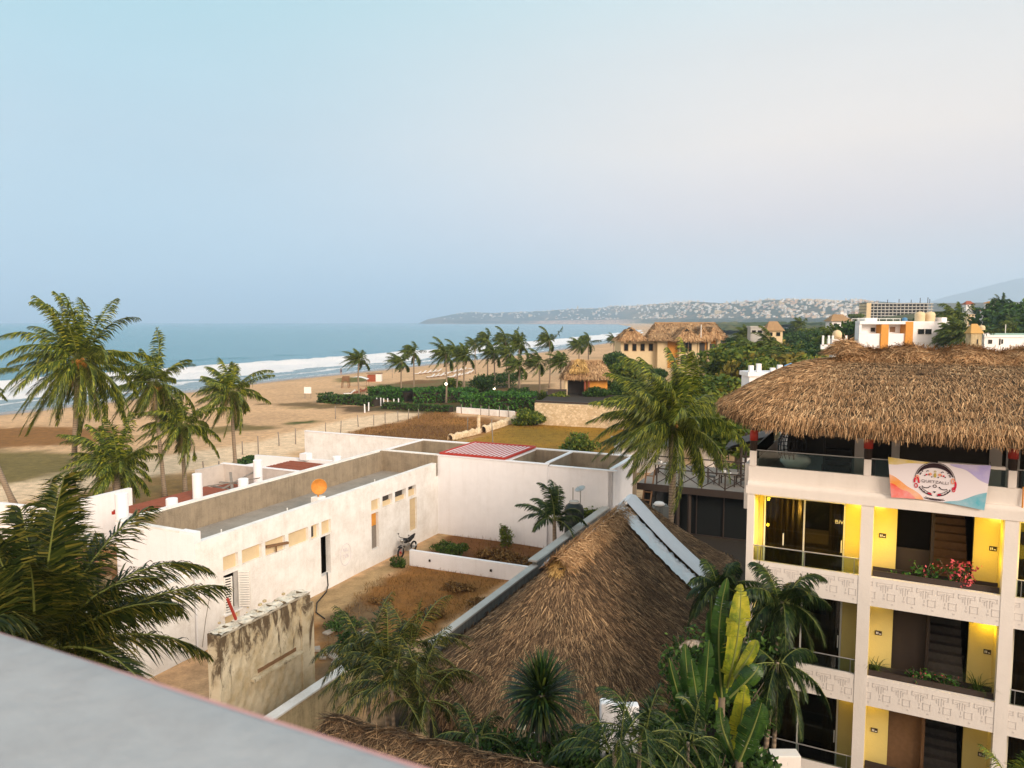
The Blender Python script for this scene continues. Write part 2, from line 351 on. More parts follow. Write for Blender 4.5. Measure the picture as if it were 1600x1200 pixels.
scene.view_settings.view_transform = 'Standard'; scene.view_settings.look = 'None'; scene.view_settings.exposure = 0.58; scene.view_settings.gamma = 1.0
scene.cycles.max_bounces = 6; scene.cycles.diffuse_bounces = 3; scene.cycles.transparent_max_bounces = 12; scene.cycles.transmission_bounces = 4
scene.cycles.volume_bounces = 2; scene.cycles.use_denoising = True

# ------------------------------------------------------------------ numeric helpers
def vnoise(x, y, seed, octaves=4):
    out = np.zeros_like(x, dtype=float); amp = 1.0; tot = 0
    rg = np.random.default_rng(seed)
    for o in range(octaves):
        T = rg.random((256, 256)); xi = np.floor(x).astype(int); yi = np.floor(y).astype(int); fx_ = x - xi; fy_ = y - yi
        fx_ = fx_ * fx_ * (3 - 2 * fx_); fy_ = fy_ * fy_ * (3 - 2 * fy_)
        g = lambda a, b: T[a % 256, b % 256]
        v = (g(xi, yi) * (1 - fx_) + g(xi + 1, yi) * fx_) * (1 - fy_) + (g(xi, yi + 1) * (1 - fx_) + g(xi + 1, yi + 1) * fx_) * fy_
        out += v * amp; tot += amp; amp *= .55; x = x * 2.03 + 17.3; y = y * 2.03 + 5.7
    return out / tot - .5
def sdist(px_, py_, poly):
    """signed distance (inside positive) to polygon"""
    n = len(poly); best = np.full(px_.shape, 1e18); ins = np.zeros(px_.shape, bool)
    for i in range(n):
        x0, y0 = poly[i]; x1, y1 = poly[(i + 1) % n]; dx, dy = x1 - x0, y1 - y0
        t = np.clip(((px_ - x0) * dx + (py_ - y0) * dy) / (dx * dx + dy * dy + 1e-12), 0, 1)
        best = np.minimum(best, (px_ - x0 - t * dx) ** 2 + (py_ - y0 - t * dy) ** 2)
        c = ((y0 > py_) != (y1 > py_)) & (px_ < (x1 - x0) * (py_ - y0) / (y1 - y0 + 1e-12) + x0); ins ^= c
    d = np.sqrt(best); return np.where(ins, d, -d)
SHORE = [(-260, -300), (-82, 118), (-62, 178), (-34, 243), (0, 322), (68, 523), (150, 800), (302, 1395), (480, 2500), (690, 4300)]
def shore(px_, py_):
    best = np.full(px_.shape, 1e18); sg = np.ones(px_.shape)
    for (x0, y0), (x1, y1) in zip(SHORE[:-1], SHORE[1:]):
        dx, dy = x1 - x0, y1 - y0
        t = np.clip(((px_ - x0) * dx + (py_ - y0) * dy) / (dx * dx + dy * dy), 0, 1)
        d2 = (px_ - x0 - t * dx) ** 2 + (py_ - y0 - t * dy) ** 2
        c = (px_ - x0) * dy - (py_ - y0) * dx            # positive to the right of travel = inland
        m = d2 < best; best = np.where(m, d2, best); sg = np.where(m, np.sign(c), sg)
    return np.sqrt(best) * sg
def sm(x, a, b):
    t = np.clip((x - a) / (b - a), 0, 1); return t * t * (3 - 2 * t)
def land_z(x, y):
    x = np.asarray(x, float); y = np.asarray(y, float)
    d = shore(x, y) + 3.0 * vnoise(x / 14, y / 14, 3)
    z = np.clip(-1.5 + d * .06, -4, 0)
    z = np.where(z > -.25, z * .5 - 0.0, z)
    z = z + sm(x, 95, 290) * sm(y, 110, 360) * 21 * (1 - .8 * sm(y, 440, 640))
    return z
def gz(x, y): return float(land_z(np.array([x]), np.array([y]))[0])
def mesh_grid(name, X, Y, Z, cols, mats, classes=None, names=None):
    nr, nc = X.shape
    V_ = np.stack([X, Y, Z], -1).reshape(-1, 3)
    idx = np.arange(nr * nc).reshape(nr, nc)
    F = np.stack([idx[:-1, :-1], idx[:-1, 1:], idx[1:, 1:], idx[1:, :-1]], -1).reshape(-1, 4)
    outs = []
    groups = [(name, np.ones(len(F), bool))] if classes is None else [(nm, classes.reshape(-1) == k) for k, nm in enumerate(names)]
    for nm, msk in groups:
        f = F[msk]
        if len(f) == 0: continue
        u, inv = np.unique(f, return_inverse=True); inv = inv.reshape(-1)
        me = bpy.data.meshes.new(nm); me.vertices.add(len(u)); me.vertices.foreach_set('co', V_[u].astype(np.float32).reshape(-1))
        me.loops.add(len(inv)); me.loops.foreach_set('vertex_index', inv.astype(np.int32))
        me.polygons.add(len(f)); me.polygons.foreach_set('loop_start', np.arange(0, len(inv), 4, dtype=np.int32))
        me.polygons.foreach_set('use_smooth', np.ones(len(f), bool))
        me.update(calc_edges=True)
        a = me.color_attributes.new('Col', 'FLOAT_COLOR', 'POINT'); a.data.foreach_set('color', cols.reshape(-1, 4)[u].astype(np.float32).reshape(-1))
        me.materials.append(mats); o = link(nm, me); tag(o, kind='structure'); outs.append(o)
    return outs

# ------------------------------------------------------------------ ground
def ground_mat():
    m, nt, b = nodes('ground_cover'); at = nt.nodes.new('ShaderNodeAttribute'); at.attribute_name = 'Col'
    v = mapped(nt); f = noise(nt, v, 1.3, 8, .68); g = noise(nt, v, 9, 5, .7)
    k = ramp(nt, f, [(.28, .66), (.7, 1.28)]); k2 = ramp(nt, g, [(.3, .82), (.7, 1.16)])
    c = mix(nt, 1.0, at.outputs['Color'], k, 'MULTIPLY'); c = mix(nt, 1.0, c, k2, 'MULTIPLY')
    nt.links.new(c, b.inputs['Base Color'])
    r = nt.nodes.new('ShaderNodeMapRange'); r.inputs['To Min'].default_value = .95; r.inputs['To Max'].default_value = .22
    nt.links.new(at.outputs['Alpha'], r.inputs['Value']); nt.links.new(r.outputs['Result'], b.inputs['Roughness'])
    b.inputs['Specular IOR Level'].default_value = .25
    bump(nt, b, noise(nt, v, 3.5, 8, .7), .5, .08); return m
M['ground'] = ground_mat()
ys = np.concatenate([np.linspace(-30, 10, 30, endpoint=False), np.linspace(10, 60, 150, endpoint=False), 60 * (900 / 60) ** np.linspace(0, 1, 240)])
ss = np.linspace(-1.0, 1.25, 330)
Yg = np.repeat(ys[:, None], len(ss), 1); Xg = (Yg + 45) * ss[None, :] * 1.0
Zg = land_z(Xg, Yg) + .10 * vnoise(Xg / 3, Yg / 3, 21) * sm(Yg, 20, 40)
SAND = (.57, .35, .185)
colr = np.zeros(Xg.shape + (4,)); colr[..., :3] = SAND
cls = np.zeros(Xg.shape, int)        # 0 ground 1 beach 2 road 3 field 4 lawn
def layer(pts, col, soft=.8, amp=1.5, k=None, nsc=2.5, seed=1, strength=1.0):
    if col is not SAND and col[0] > .05 and k != 2: col = (col[0] * .78, col[1] * .66, col[2] * .5)
    poly = [(P(u, v).x, P(u, v).y) for u, v in pts]
    s = sdist(Xg, Yg, poly) + amp * 2 * vnoise(Xg / nsc, Yg / nsc, seed + 40)
    wgt = sm(s, -soft, soft) * strength
    colr[..., :3] = colr[..., :3] * (1 - wgt[..., None]) + np.array(col) * wgt[..., None]
    if k is not None: cls[s > 0] = k
dsh = shore(Xg, Yg)
inl = [(-90, 720), (0, 668), (180, 655), (430, 650), (500, 628), (560, 640), (690, 602), (760, 600), (880, 560), (1000, 536), (1010, 520), (200, 520), (-90, 640)]
layer(inl, SAND, 1.0, 1.0, 1)
farm = np.maximum(sm(Yg, 150, 210) * sm(Xg, 25, 45) * sm(dsh, 60, 90), sm(Yg, 62, 80) * sm(Xg, 13, 19) * sm(dsh, 50, 70))
colr[..., :3] = colr[..., :3] * (1 - farm[..., None]) + np.array((.085, .085, .03)) * farm[..., None]
layer([(-90, 778), (20, 752), (130, 728), (240, 715), (400, 690), (540, 655), (640, 641), (700, 632), (780, 637), (660, 648), (560, 680), (470, 702), (430, 722), (300, 735), (160, 765), (-90, 805)], (.70, .50, .315), 1.0, .8, 2)
layer([(-90, 700), (0, 703), (120, 708), (150, 728), (60, 750), (-90, 768)], (.23, .19, .07), 1.5, 2.0, 0)
layer([(-90, 668), (60, 667), (185, 668), (205, 690), (60, 697), (-90, 703)], (.30, .155, .045), 1.5, 2.0, 0)
layer([(290, 672), (380, 662), (450, 664), (400, 674), (300, 680)], (.25, .20, .08), .8, 2.5, 0)
layer([(405, 632), (480, 628), (545, 632), (500, 639), (440, 634)], (.21, .15, .07), .8, 2.0, 0)
layer([(436, 661), (497, 655), (505, 659), (450, 665)], (.11, .13, .025), .6, 1.2, 0)
layer([(525, 636), (590, 632), (600, 641), (540, 646)], (.15, .10, .05), .8, 1.5, 0)
layer([(100, 778), (200, 748), (330, 737), (420, 722), (425, 738), (250, 805), (180, 840), (100, 850), (20, 860), (20, 800)], (.31, .21, .085), 1.2, 2.0, 0)
layer([(520, 683), (575, 668), (640, 655), (665, 641), (700, 640), (720, 650), (770, 652), (797, 668), (755, 678), (705, 694), (640, 690)], (.33, .165, .05), .7, 1.4, 3)
layer([(560, 683), (600, 672), (640, 666), (690, 662), (720, 668), (690, 690), (620, 688)], (.17, .085, .028), 1.0, 2.2, 3, seed=8, strength=.8)
layer([(700, 655), (740, 655), (735, 663), (690, 664)], (.46, .23, .055), 1.0, 2.2, 3, seed=9, strength=.8)
layer([(700, 694), (760, 680), (800, 660), (950, 664), (1090, 690), (1090, 730), (900, 718), (800, 707)], (.38, .23, .02), .7, .8, 4)
layer([(800, 665), (900, 672), (880, 690), (780, 695)], (.27, .19, .015), 1.5, 2.5, 4, seed=12, strength=.7)
layer([(522, 591), (575, 588), (592, 593), (545, 598), (525, 597)], (.16, .17, .035), .8, 1.5, 0)
layer([(570, 604), (620, 598), (700, 592), (770, 600), (700, 608), (600, 608)], (.22, .18, .07), .8, 2.5, 0)
layer([(610, 598), (660, 593), (690, 597), (640, 601)], (.23, .13, .05), .8, 1.5, 0)
layer([(570, 640), (640, 615), (830, 610), (1000, 612), (1000, 660), (830, 640), (640, 646)], (.12, .10, .04), 1.0, 1.5, 0)
layer([(640, 605), (700, 601), (860, 600), (860, 620), (640, 618)], (.20, .14, .06), 1.0, 1.5, 0)
# yard between the white house and the palapa
layer([(560, 925), (640, 880), (800, 900), (690, 985), (600, 1010), (480, 1080), (480, 960)], (.32, .165, .05), .3, .6, 0, 1.2)
layer([(500, 955), (560, 935), (600, 960), (560, 1040), (490, 1080)], (.19, .14, .09), .3, .6, 0, 1.2)
layer([(660, 868), (690, 838), (740, 808), (960, 800), (960, 900), (800, 890)], (.20, .10, .04), .3, .5, 0, 1.2)
layer([(470, 942), (494, 929), (640, 866), (683, 834), (770, 800), (775, 812), (700, 838), (655, 868), (600, 905), (545, 945), (500, 975)], (.50, .40, .26), .12, .25, 0, .9)
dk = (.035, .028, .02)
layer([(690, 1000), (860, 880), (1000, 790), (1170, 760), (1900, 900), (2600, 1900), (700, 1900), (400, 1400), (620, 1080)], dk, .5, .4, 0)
nearm = sm(-(Xg * WX[0] + Yg * WX[1]), -2, 17) * 0 + (1 - sm(Yg, 12, 19))
colr[..., :3] = colr[..., :3] * (1 - nearm[..., None]) + np.array(dk) * nearm[..., None]
# grass tint variation and wet sand by the water
blot = 1 + .38 * vnoise(Xg / 11, Yg / 11, 91, 5) + .22 * vnoise(Xg / 2.2, Yg / 2.2, 92, 3); colr[..., :3] *= blot[..., None]
scrub = sm(vnoise(Xg / 7, Yg / 7, 95, 5), .17, .27) * sm(dsh, 32, 48) * sm(Yg, 40, 55) * .65; colr[..., :3] = colr[..., :3] * (1 - scrub[..., None]) + np.array((.20, .14, .045)) * scrub[..., None]
wet = sm(-dsh, -16, -3) * (cls != 9); wetn = np.clip(sm(-dsh + 5 * vnoise(Xg / 9, Yg / 9, 77), -12, -5), 0, 1)
colr[..., :3] *= (1 - .45 * wetn)[..., None]; colr[..., 3] = wetn
cf = cls[:-1, :-1]
mesh_grid('ground', Xg, Yg, Zg, colr, M['ground'], cf, ['ground', 'beach', 'road', 'field', 'lawn'])
yp = 640 * (4600 / 640) ** np.linspace(0, 1, 130); sp_ = np.linspace(.02, 1.35, 420)
Yp = np.repeat(yp[:, None], len(sp_), 1); Xp = Yp * sp_[None, :]; dp_ = shore(Xp, Yp)
Zp = np.clip(-1.5 + dp_ * .05, -6, 1) + sm(Xp, 95, 290) * 4 + sm(dp_, 30, 90) * (5 + 13 * vnoise(Xp / 16, Yp / 22, 41, 5))
cp = np.zeros(Xp.shape + (4,)); cp[..., :3] = (.055, .075, .028); cp[..., 3] = 1
gl_ = sm(vnoise(Xp / 22, Yp / 30, 43), .0, .25)[..., None]; cp[..., :3] = cp[..., :3] * (1 - gl_) + np.array((.13, .12, .05)) * gl_
sd2 = (1 - sm(dp_, 25, 60))[..., None]; cp[..., :3] = cp[..., :3] * (1 - sd2) + np.array(SAND) * sd2
PLAIN = (Xp, Yp, Zp, cp)
# ------------------------------------------------------------------ sea
def sea_mat():
    m, nt, b = nodes('sea_water'); at = nt.nodes.new('ShaderNodeAttribute'); at.attribute_name = 'Col'
    sx = nt.nodes.new('ShaderNodeSeparateColor'); nt.links.new(at.outputs['Color'], sx.inputs[0])
    v = mapped(nt, (1, 1, 1)); vs = nt.nodes.new('ShaderNodeMapping'); vs.inputs['Rotation'].default_value = (0, 0, math.radians(-21)); vs.inputs['Scale'].default_value = (1, .22, 1)
    nt.links.new(nt.nodes['Mapping'].outputs[0] if False else v, vs.inputs['Vector'])
    n1 = noise(nt, vs.outputs['Vector'], .10, 9, .72); n2 = noise(nt, vs.outputs['Vector'], .9, 6, .7)
    fo = nt.nodes.new('ShaderNodeMath'); fo.operation = 'ADD'; nt.links.new(sx.outputs[0], fo.inputs[0])
    ns_ = nt.nodes.new('ShaderNodeMath'); ns_.operation = 'MULTIPLY_ADD'; nt.links.new(noise(nt, vs.outputs['Vector'], .35, 8, .75), ns_.inputs[0]); ns_.inputs[1].default_value = 1.1; ns_.inputs[2].default_value = -.55
    nt.links.new(ns_.outputs[0], fo.inputs[1])
    foam = ramp(nt, fo.outputs[0], [(.42, 0.0), (.62, 1.0)])
    deep = mix(nt, n1, (.06, .20, .28), (.13, .33, .41)); shal = mix(nt, sx.outputs[1], deep, (.20, .28, .31))
    c = mix(nt, foam, shal, (.86, .85, .86)); nt.links.new(c, b.inputs['Base Color'])
    rr = mix(nt, foam, (.20,) * 3, (.9,) * 3); nt.links.new(rr, b.inputs['Roughness']); b.inputs['Specular IOR Level'].default_value = .5
    h = nt.nodes.new('ShaderNodeMath'); h.operation = 'ADD'; nt.links.new(n1, h.inputs[0]); nt.links.new(n2, h.inputs[1])
    bump(nt, b, h.outputs[0], .9, 1.6); return m
M['sea'] = sea_mat()
ys = np.concatenate([np.linspace(20, 100, 40, endpoint=False), 100 * (14000 / 100) ** np.linspace(0, 1, 420) ** 1.15]); ss = np.linspace(-1.25, 1.0, 300)
Ys = np.repeat(ys[:, None], len(ss), 1); Xs = (Ys + 60) * ss[None, :]
dd = -shore(Xs, Ys); nn = vnoise(Xs / 30, Ys / 30, 5) * 14 + vnoise(Xs / 8, Ys / 8, 6) * 6
de = dd + nn
fade = 1 - sm(Ys, 900, 2500)
def hump(d, c, w_): return np.exp(-((d - c) / w_) ** 2)
foam = np.maximum.reduce([.95 * sm(de, 17, 22) * (1 - sm(de, 44, 52)), .62 * hump(de, 13, 3), .5 * hump(dd + nn * .4, 2, 3), .55 * hump(de, 62, 3) * (vnoise(Xs / 60, Ys / 60, 9) > .02)])
Zs = -1.5 + fade * (1.5 * hump(de, 46, 4) + .7 * hump(de, 26, 4) + .5 * hump(dd + nn * .3, 90, 9) * (vnoise(Xs / 90, Ys / 90, 15) > 0)) + fade * .25 * sm(de, 15, 50) * vnoise(Xs / 7, Ys / 7, 31)
Zs += sm(dd, -14, -4) * 0 + np.where(dd < -6, -1.2, 0)
cs = np.zeros(Xs.shape + (4,)); cs[..., 0] = np.clip(foam, 0, 1) * (.15 + .85 * fade); cs[..., 1] = 1 - sm(de, 10, 40); cs[..., 3] = 1
fcl = (dd[:-1, :-1] < -14).astype(int)
mesh_grid('sea', Xs, Ys, Zs, cs, M['sea'], fcl, ['sea'])

# ------------------------------------------------------------------ far hills and headland
def hill_mat():
    m, nt, b = nodes('far_hill'); at = nt.nodes.new('ShaderNodeAttribute'); at.attribute_name = 'Col'; v = mapped(nt)
    k = ramp(nt, noise(nt, v, .03, 8, .8), [(.3, .3), (.72, 1.9)]); c = mix(nt, 1.0, at.outputs['Color'], k, 'MULTIPLY')
    nt.links.new(c, b.inputs['Base Color']); b.inputs['Roughness'].default_value = .95; b.inputs['Specular IOR Level'].default_value = .1; return m
M['hill'] = hill_mat()
SIL = [(655, 505), (668, 499), (690, 495), (720, 489), (742, 487.5), (770, 489), (800, 488), (850, 486), (900, 483), (930, 482), (960, 479), (1000, 477), (1050, 474), (1080, 471.5), (1120, 474), (1160, 473), (1200, 469), (1250, 469), (1300, 471), (1340, 470), (1400, 474), (1500, 474), (1700, 470), (1900, 470)]
BAS = [(655, 5600), (800, 5200), (1000, 4400), (1100, 3300), (1200, 2600), (1350, 1900), (1500, 1500), (1900, 1200)]
uu = np.linspace(655, 1900, 560); tt = np.linspace(0, 1, 70) ** 1.2
sil = np.interp(uu, *zip(*SIL)) + 1.2 * vnoise(uu / 9, uu * 0, 88); bs = np.interp(uu, *zip(*BAS))
U, T = np.meshgrid(uu, tt); B0 = np.meshgrid(bs, tt)[0]; DEP = 1400 * np.clip((U - 655) / 60, .1, 1)
Yh = B0 + DEP * T
crest = (CAMH + (503 - np.meshgrid(sil, tt)[0]) / FPX * (B0 + DEP * .72))
prof = np.where(T < .06, T / .06 * .22, .22 + .78 * sm((T - .06) / .66, 0, 1)) * np.where(T > .72, 1 - .9 * sm(T, .72, 1), 1)
Xh = (U - 800) / FPX * Yh
Zh = -2 + (crest + 2) * prof + 14 * vnoise(Xh / 160, Yh / 160, 13) * sm(T, .08, .3) * (1 - sm(T, .5, .72))
ch = np.zeros(Xh.shape + (4,)); ch[..., :3] = (.085, .088, .062); ch[..., 3] = 1
e = sm(vnoise(Xh / 120, Yh / 120, 50), .02, .2)[..., None]; ch[..., :3] = ch[..., :3] * (1 - .6 * e) + np.array((.20, .14, .09)) * .6 * e
rk = (sm(T, .0, .01) * (1 - sm(T, .07, .12)) * sm(U, 800, 860) * (1 - sm(U, 960, 1010)) + .45 * (T < .02))[..., None]
ch[..., :3] = ch[..., :3] * (1 - rk) + np.array((.44, .29, .20)) * rk
mesh_grid('hills', Xh, Yh, Zh, ch, M['hill'])
mesh_grid('plain', Xp, Yp, Zp, cp, M['hill'])
def hill_at(u, t):
    i = int(np.clip(round((u - 655) / (1900 - 655) * 559), 0, 559)); j = int(np.argmin(abs(tt - t))); return Vector((Xh[j, i], Yh[j, i], Zh[j, i]))
# the fainter mountains behind
uu2 = np.linspace(1340, 2100, 80); s2 = np.interp(uu2, [1340, 1440, 1500, 1540, 1580, 1620, 1750, 2100], [492, 473, 458, 447, 437, 432, 425, 440]) + 2.5 * vnoise(uu2 / 22, uu2 * 0, 66)
U2, T2 = np.meshgrid(uu2, np.linspace(0, 1, 8)); Y2 = 9600 + 1200 * T2; X2 = (U2 - 800) / FPX * Y2
Z2 = -2 + (CAMH + (503 - np.meshgrid(s2, T2[:, 0])[0]) / FPX * Y2 + 2) * sm(T2, 0, .8)
c2 = np.zeros(X2.shape + (4,)); c2[..., :3] = (.06, .065, .05); c2[..., 3] = 1
mesh_grid('mountains', X2, Y2, Z2, c2, M['hill'])

# ------------------------------------------------------------------ sea air
hz = MB(); hz.box(-16000, 16000, -400, 14500, -5.2, 640)
hm = bpy.data.materials.new('sea_air'); hm.use_nodes = True; hn = hm.node_tree
for n_ in list(hn.nodes):
    if n_.type == 'BSDF_PRINCIPLED': hn.nodes.remove(n_)
pv = hn.nodes.new('ShaderNodeVolumePrincipled'); pv.inputs['Color'].default_value = (.56, .73, .92, 1); pv.inputs['Density'].default_value = .00017; pv.inputs['Anisotropy'].default_value = 0.0
hn.links.new(pv.outputs[0], hn.nodes['Material Output'].inputs['Volume'])
tag(hz.build('haze', hm), kind='stuff')
# ------------------------------------------------------------------ palms
WIND = np.array((-.85, .25, .0))
def nrm(a): return a / np.maximum(np.linalg.norm(a, axis=-1, keepdims=True), 1e-9)
def frond(d0, L_, droop, wind, nl=36, leaf=.55, lw=.035, rng=NR, hang=.55, stem=.12, fan=.75, wl=1.0, segs=3):
    """one feather leaf at the origin: returns (rachis points, leaflet quads)"""
    n = 14; pts = [np.zeros(3)]; d = nrm(np.array(d0, float))
    for i in range(n):
        s = (i + 1) / n
        d = nrm(d + (np.array((0, 0, -1.0)) * droop * (.4 + 1.2 * s) + wind * (.3 + s)) / n)
        pts.append(pts[-1] + d * L_ / n)
    pts = np.array(pts); t = np.linspace(stem, .995, nl)
    idx = t * n; i0 = np.minimum(idx.astype(int), n - 1); f = (idx - i0)[:, None]
    base = pts[i0] * (1 - f) + pts[i0 + 1] * f; tan = nrm(pts[i0 + 1] - pts[i0])
    up = np.array((0, 0, 1.0)); side = nrm(np.cross(tan, up) + 1e-4); nor = nrm(np.cross(side, tan))
    quads = []
    prof = leaf * (.35 + .65 * np.sin(np.pi * np.clip((t * .92 + .08), 0, 1)) ** .6) * (1 - .35 * t)
    for sg in (-1, 1):
        j = rng.normal(0, .12, (nl, 3))
        dl = nrm(side * sg * fan + tan * (.55 + .5 * t[:, None]) + nor * rng.uniform(-.05, .35, (nl, 1)) + j)
        Ln = (prof * rng.uniform(.8, 1.1, nl))[:, None]
        p0 = base; cur = dl; w0 = lw * rng.uniform(.8, 1.2, (nl, 1)); q = p0; wd = nrm(np.cross(dl, nor) * .5 + tan * .8)
        lastL = q - wd * w0 * .5; lastR = q + wd * w0 * .5
        for k in range(segs):
            cur = nrm(cur + np.array((0, 0, -1.0)) * hang * rng.uniform(.6, 1.3, (nl, 1)) + wind * .30 * wl)
            q = q + cur * Ln / segs; wk = w0 * (1.15, .8, .08)[k if segs == 3 else min(2, k + 1)]
            L2 = q - wd * wk * .5; R2 = q + wd * wk * .5
            quads.append(np.stack([lastL, lastR, R2, L2], 1)); lastL, lastR = L2, R2
    return pts, np.concatenate(quads)
def crown(nf, L_, seed, wind=1.0, elev=(-50, 80), droop=1.0, nl=36, leaf=.6, lw=.04, hang=.5, fan=.75, bias=True, wl=1.0, segs=3, spread=1.0):
    rng = np.random.default_rng(seed); qs = []; st = []
    wv = WIND * wind
    for i in range(nf):
        az = i * 2.39996 + rng.uniform(-.3, .3); e = math.radians(elev[1] + (elev[0] - elev[1]) * (i / max(1, nf - 1)) ** .85 + rng.uniform(-8, 8))
        d = np.array((math.cos(az) * math.cos(e) * spread, math.sin(az) * math.cos(e) * spread, math.sin(e)))
        d = nrm(d + wv * .30)
        l = L_ * rng.uniform(.68, 1.12) * (.8 if i < 2 else 1)
        p, q = frond(d, l, droop * rng.uniform(.6, 1.5), wv * rng.uniform(.6, 1.3), nl, leaf, lw, rng, hang, fan=fan, wl=wl, segs=segs)
        off = np.array((math.cos(az), math.sin(az), 0)) * .10
        qs.append(q + off); st.append(p + off)
    return np.concatenate(qs), st
def stalks(st, r=.025, n=4):
    b = MB()
    for p in st: b.tube(p[::2], [r * (1 - .8 * i / (len(p[::2]) - 1)) for i in range(len(p[::2]))], n, False)
    return b
def trunk_pts(base, top, bend, n=10):
    base, top = Vector(base), Vector(top); out = []
    for i in range(n + 1):
        s = i / n; out.append(base.lerp(top, s) + Vector(bend) * math.sin(math.pi * s) * (1 - .3 * s))
    return out
def palm(label, base, top, cr, leafmat='palm', r0=.2, r1=.13, bend=(0, 0, 0), nuts=0, dry=0, seed=1, group=None, cat='palm tree', name='coconut_palm', droopdry=2.4, stalkr=.03):
    base, top = Vector(base), Vector(top)
    t = thing(name, label, cat, base, 'W', group)
    b = MB(); pts = trunk_pts(base, top, bend); m = len(pts)
    b.tube(pts, [r0 * 1.35 if i == 0 else r0 + (r1 - r0) * i / (m - 1) for i in range(m)], 10)
    b.build('trunk', M['trunk'], t, True)
    q, st = cr; tp = np.array(top)
    soup('crown', q + tp, M[leafmat], t)
    sb = MB(); [sb.tube([Vector(x) + top for x in p[::2]], [stalkr * (1 - .8 * i / 7) for i in range(len(p[::2]))], 4, False) for p in st]
    sb.build('leaf_stalks', M['rachis'], t)
    rr = np.random.default_rng(seed)
    if nuts:
        for k in range(nuts):
            a = rr.uniform(0, 6.28); c = top + Vector((math.cos(a) * rr.uniform(.15, .45), math.sin(a) * rr.uniform(.15, .45), rr.uniform(-.55, .0)))
            nb = MB(); nb.lathe([(.01, -.15), (.09, -.12), (.135, -.03), (.13, .05), (.07, .13), (.01, .15)], c, 8); nb.build('coconut', M['coconut'], t, True)
    if dry:
        qs = []
        for k in range(dry):
            a = rr.uniform(0, 6.28); p, q2 = frond((math.cos(a) * .8, math.sin(a) * .8, -.5), rr.uniform(1.8, 2.8), droopdry, WIND * .3, 26, .5, .035, rr, .9)
            qs.append(q2 + tp + np.array((math.cos(a), math.sin(a), -1)) * .12)
        soup('dry_fronds', np.concatenate(qs), M['palm_dry'], t)
    return t
def palm_px(label, bu, bv, cu, cv, L_, seed, depth=None, z0=0.0, **kw):
    ck = {k: kw.pop(k) for k in ('nf', 'wind', 'elev', 'droop', 'nl', 'leaf', 'lw', 'hang', 'fan', 'segs', 'spread', 'wl') if k in kw}
    b = P(bu, bv, z0) if depth is None else D(bu, bv, depth)
    if depth is not None: b.z = z0
    t = D(cu, cv, b.y)
    return palm(label, b, t, crown(ck.pop('nf', 24), L_, seed, **ck), seed=seed, **kw)
# ---- the tall windblown coconut palms on the seaward side of the white house
palm_px('tallest coconut palm with an orange coconut cluster, beside the beach at the left', 112, 812, 122, 562, 5.5, 3, nf=58, nl=80, leaf=1.2, lw=.07, nuts=22, dry=18, elev=(-62, 82), droop=1.15, wind=.75)
palm_px('coconut palm just behind and right of the tallest palm, pale flower stalks in its crown', 258, 778, 240, 597, 3.9, 5, nf=44, nl=60, leaf=1.0, lw=.066, nuts=6, dry=9, elev=(-65, 80), wind=.9, r0=.16, r1=.11)
palm_px('coconut palm with a straight orange lit trunk between two other palms by the road', 290, 772, 283, 664, 3.7, 8, nf=42, nl=58, leaf=1.0, lw=.066, dry=3, elev=(-55, 82), wind=.8, r0=.17, r1=.12)
palm_px('slender coconut palm with drooping brown lower fronds above the broken boards', 370, 757, 360, 612, 3.6, 13, nf=40, nl=58, leaf=1.0, lw=.066, dry=7, elev=(-60, 80), wind=.75, r0=.17, r1=.11)
palm_px('short coconut palm with a dark trunk rising behind the tall white column', 186, 818, 181, 727, 3.6, 21, nf=44, nl=60, leaf=1.0, lw=.066, dry=3, elev=(-35, 85), wind=.7, r0=.22, r1=.2)
palm_px('coconut palm mostly outside the frame, leaning away over the road at the far left', 24, 793, -62, 600, 3.6, 34, nf=32, nl=56, leaf=1.0, lw=.066, elev=(-55, 80), wind=.6)
palm_px('big windswept coconut palm with a leaning trunk beside the timber deck', 1036, 815, 1048, 660, 4.5, 55, depth=38.0, nf=58, nl=92, leaf=1.2, lw=.052, elev=(-32, 84), droop=.95, wind=.95, bend=(.35, 0, 0), r0=.2, r1=.16, hang=.6, nuts=5)
palm_px('large dark palm close below the rooftop parapet, fronds spreading over the white end wall', 52, 1210, 52, 1020, 2.8, 89, depth=11.0, nf=46, nl=130, leaf=.92, lw=.034, elev=(-12, 84), droop=1.05, wind=.2, leafmat='areca', hang=.35, r0=.2, r1=.16, dry=2, name='palm')
palm_px('young palm arching beside the black water tank', 868, 868, 866, 812, 2.5, 144, depth=35.5, nf=12, nl=60, leaf=.6, lw=.055, elev=(5, 84), droop=1.5, wind=.35, leafmat='palm_dark', hang=.4, r0=.13, r1=.09, name='palm', spread=.9)
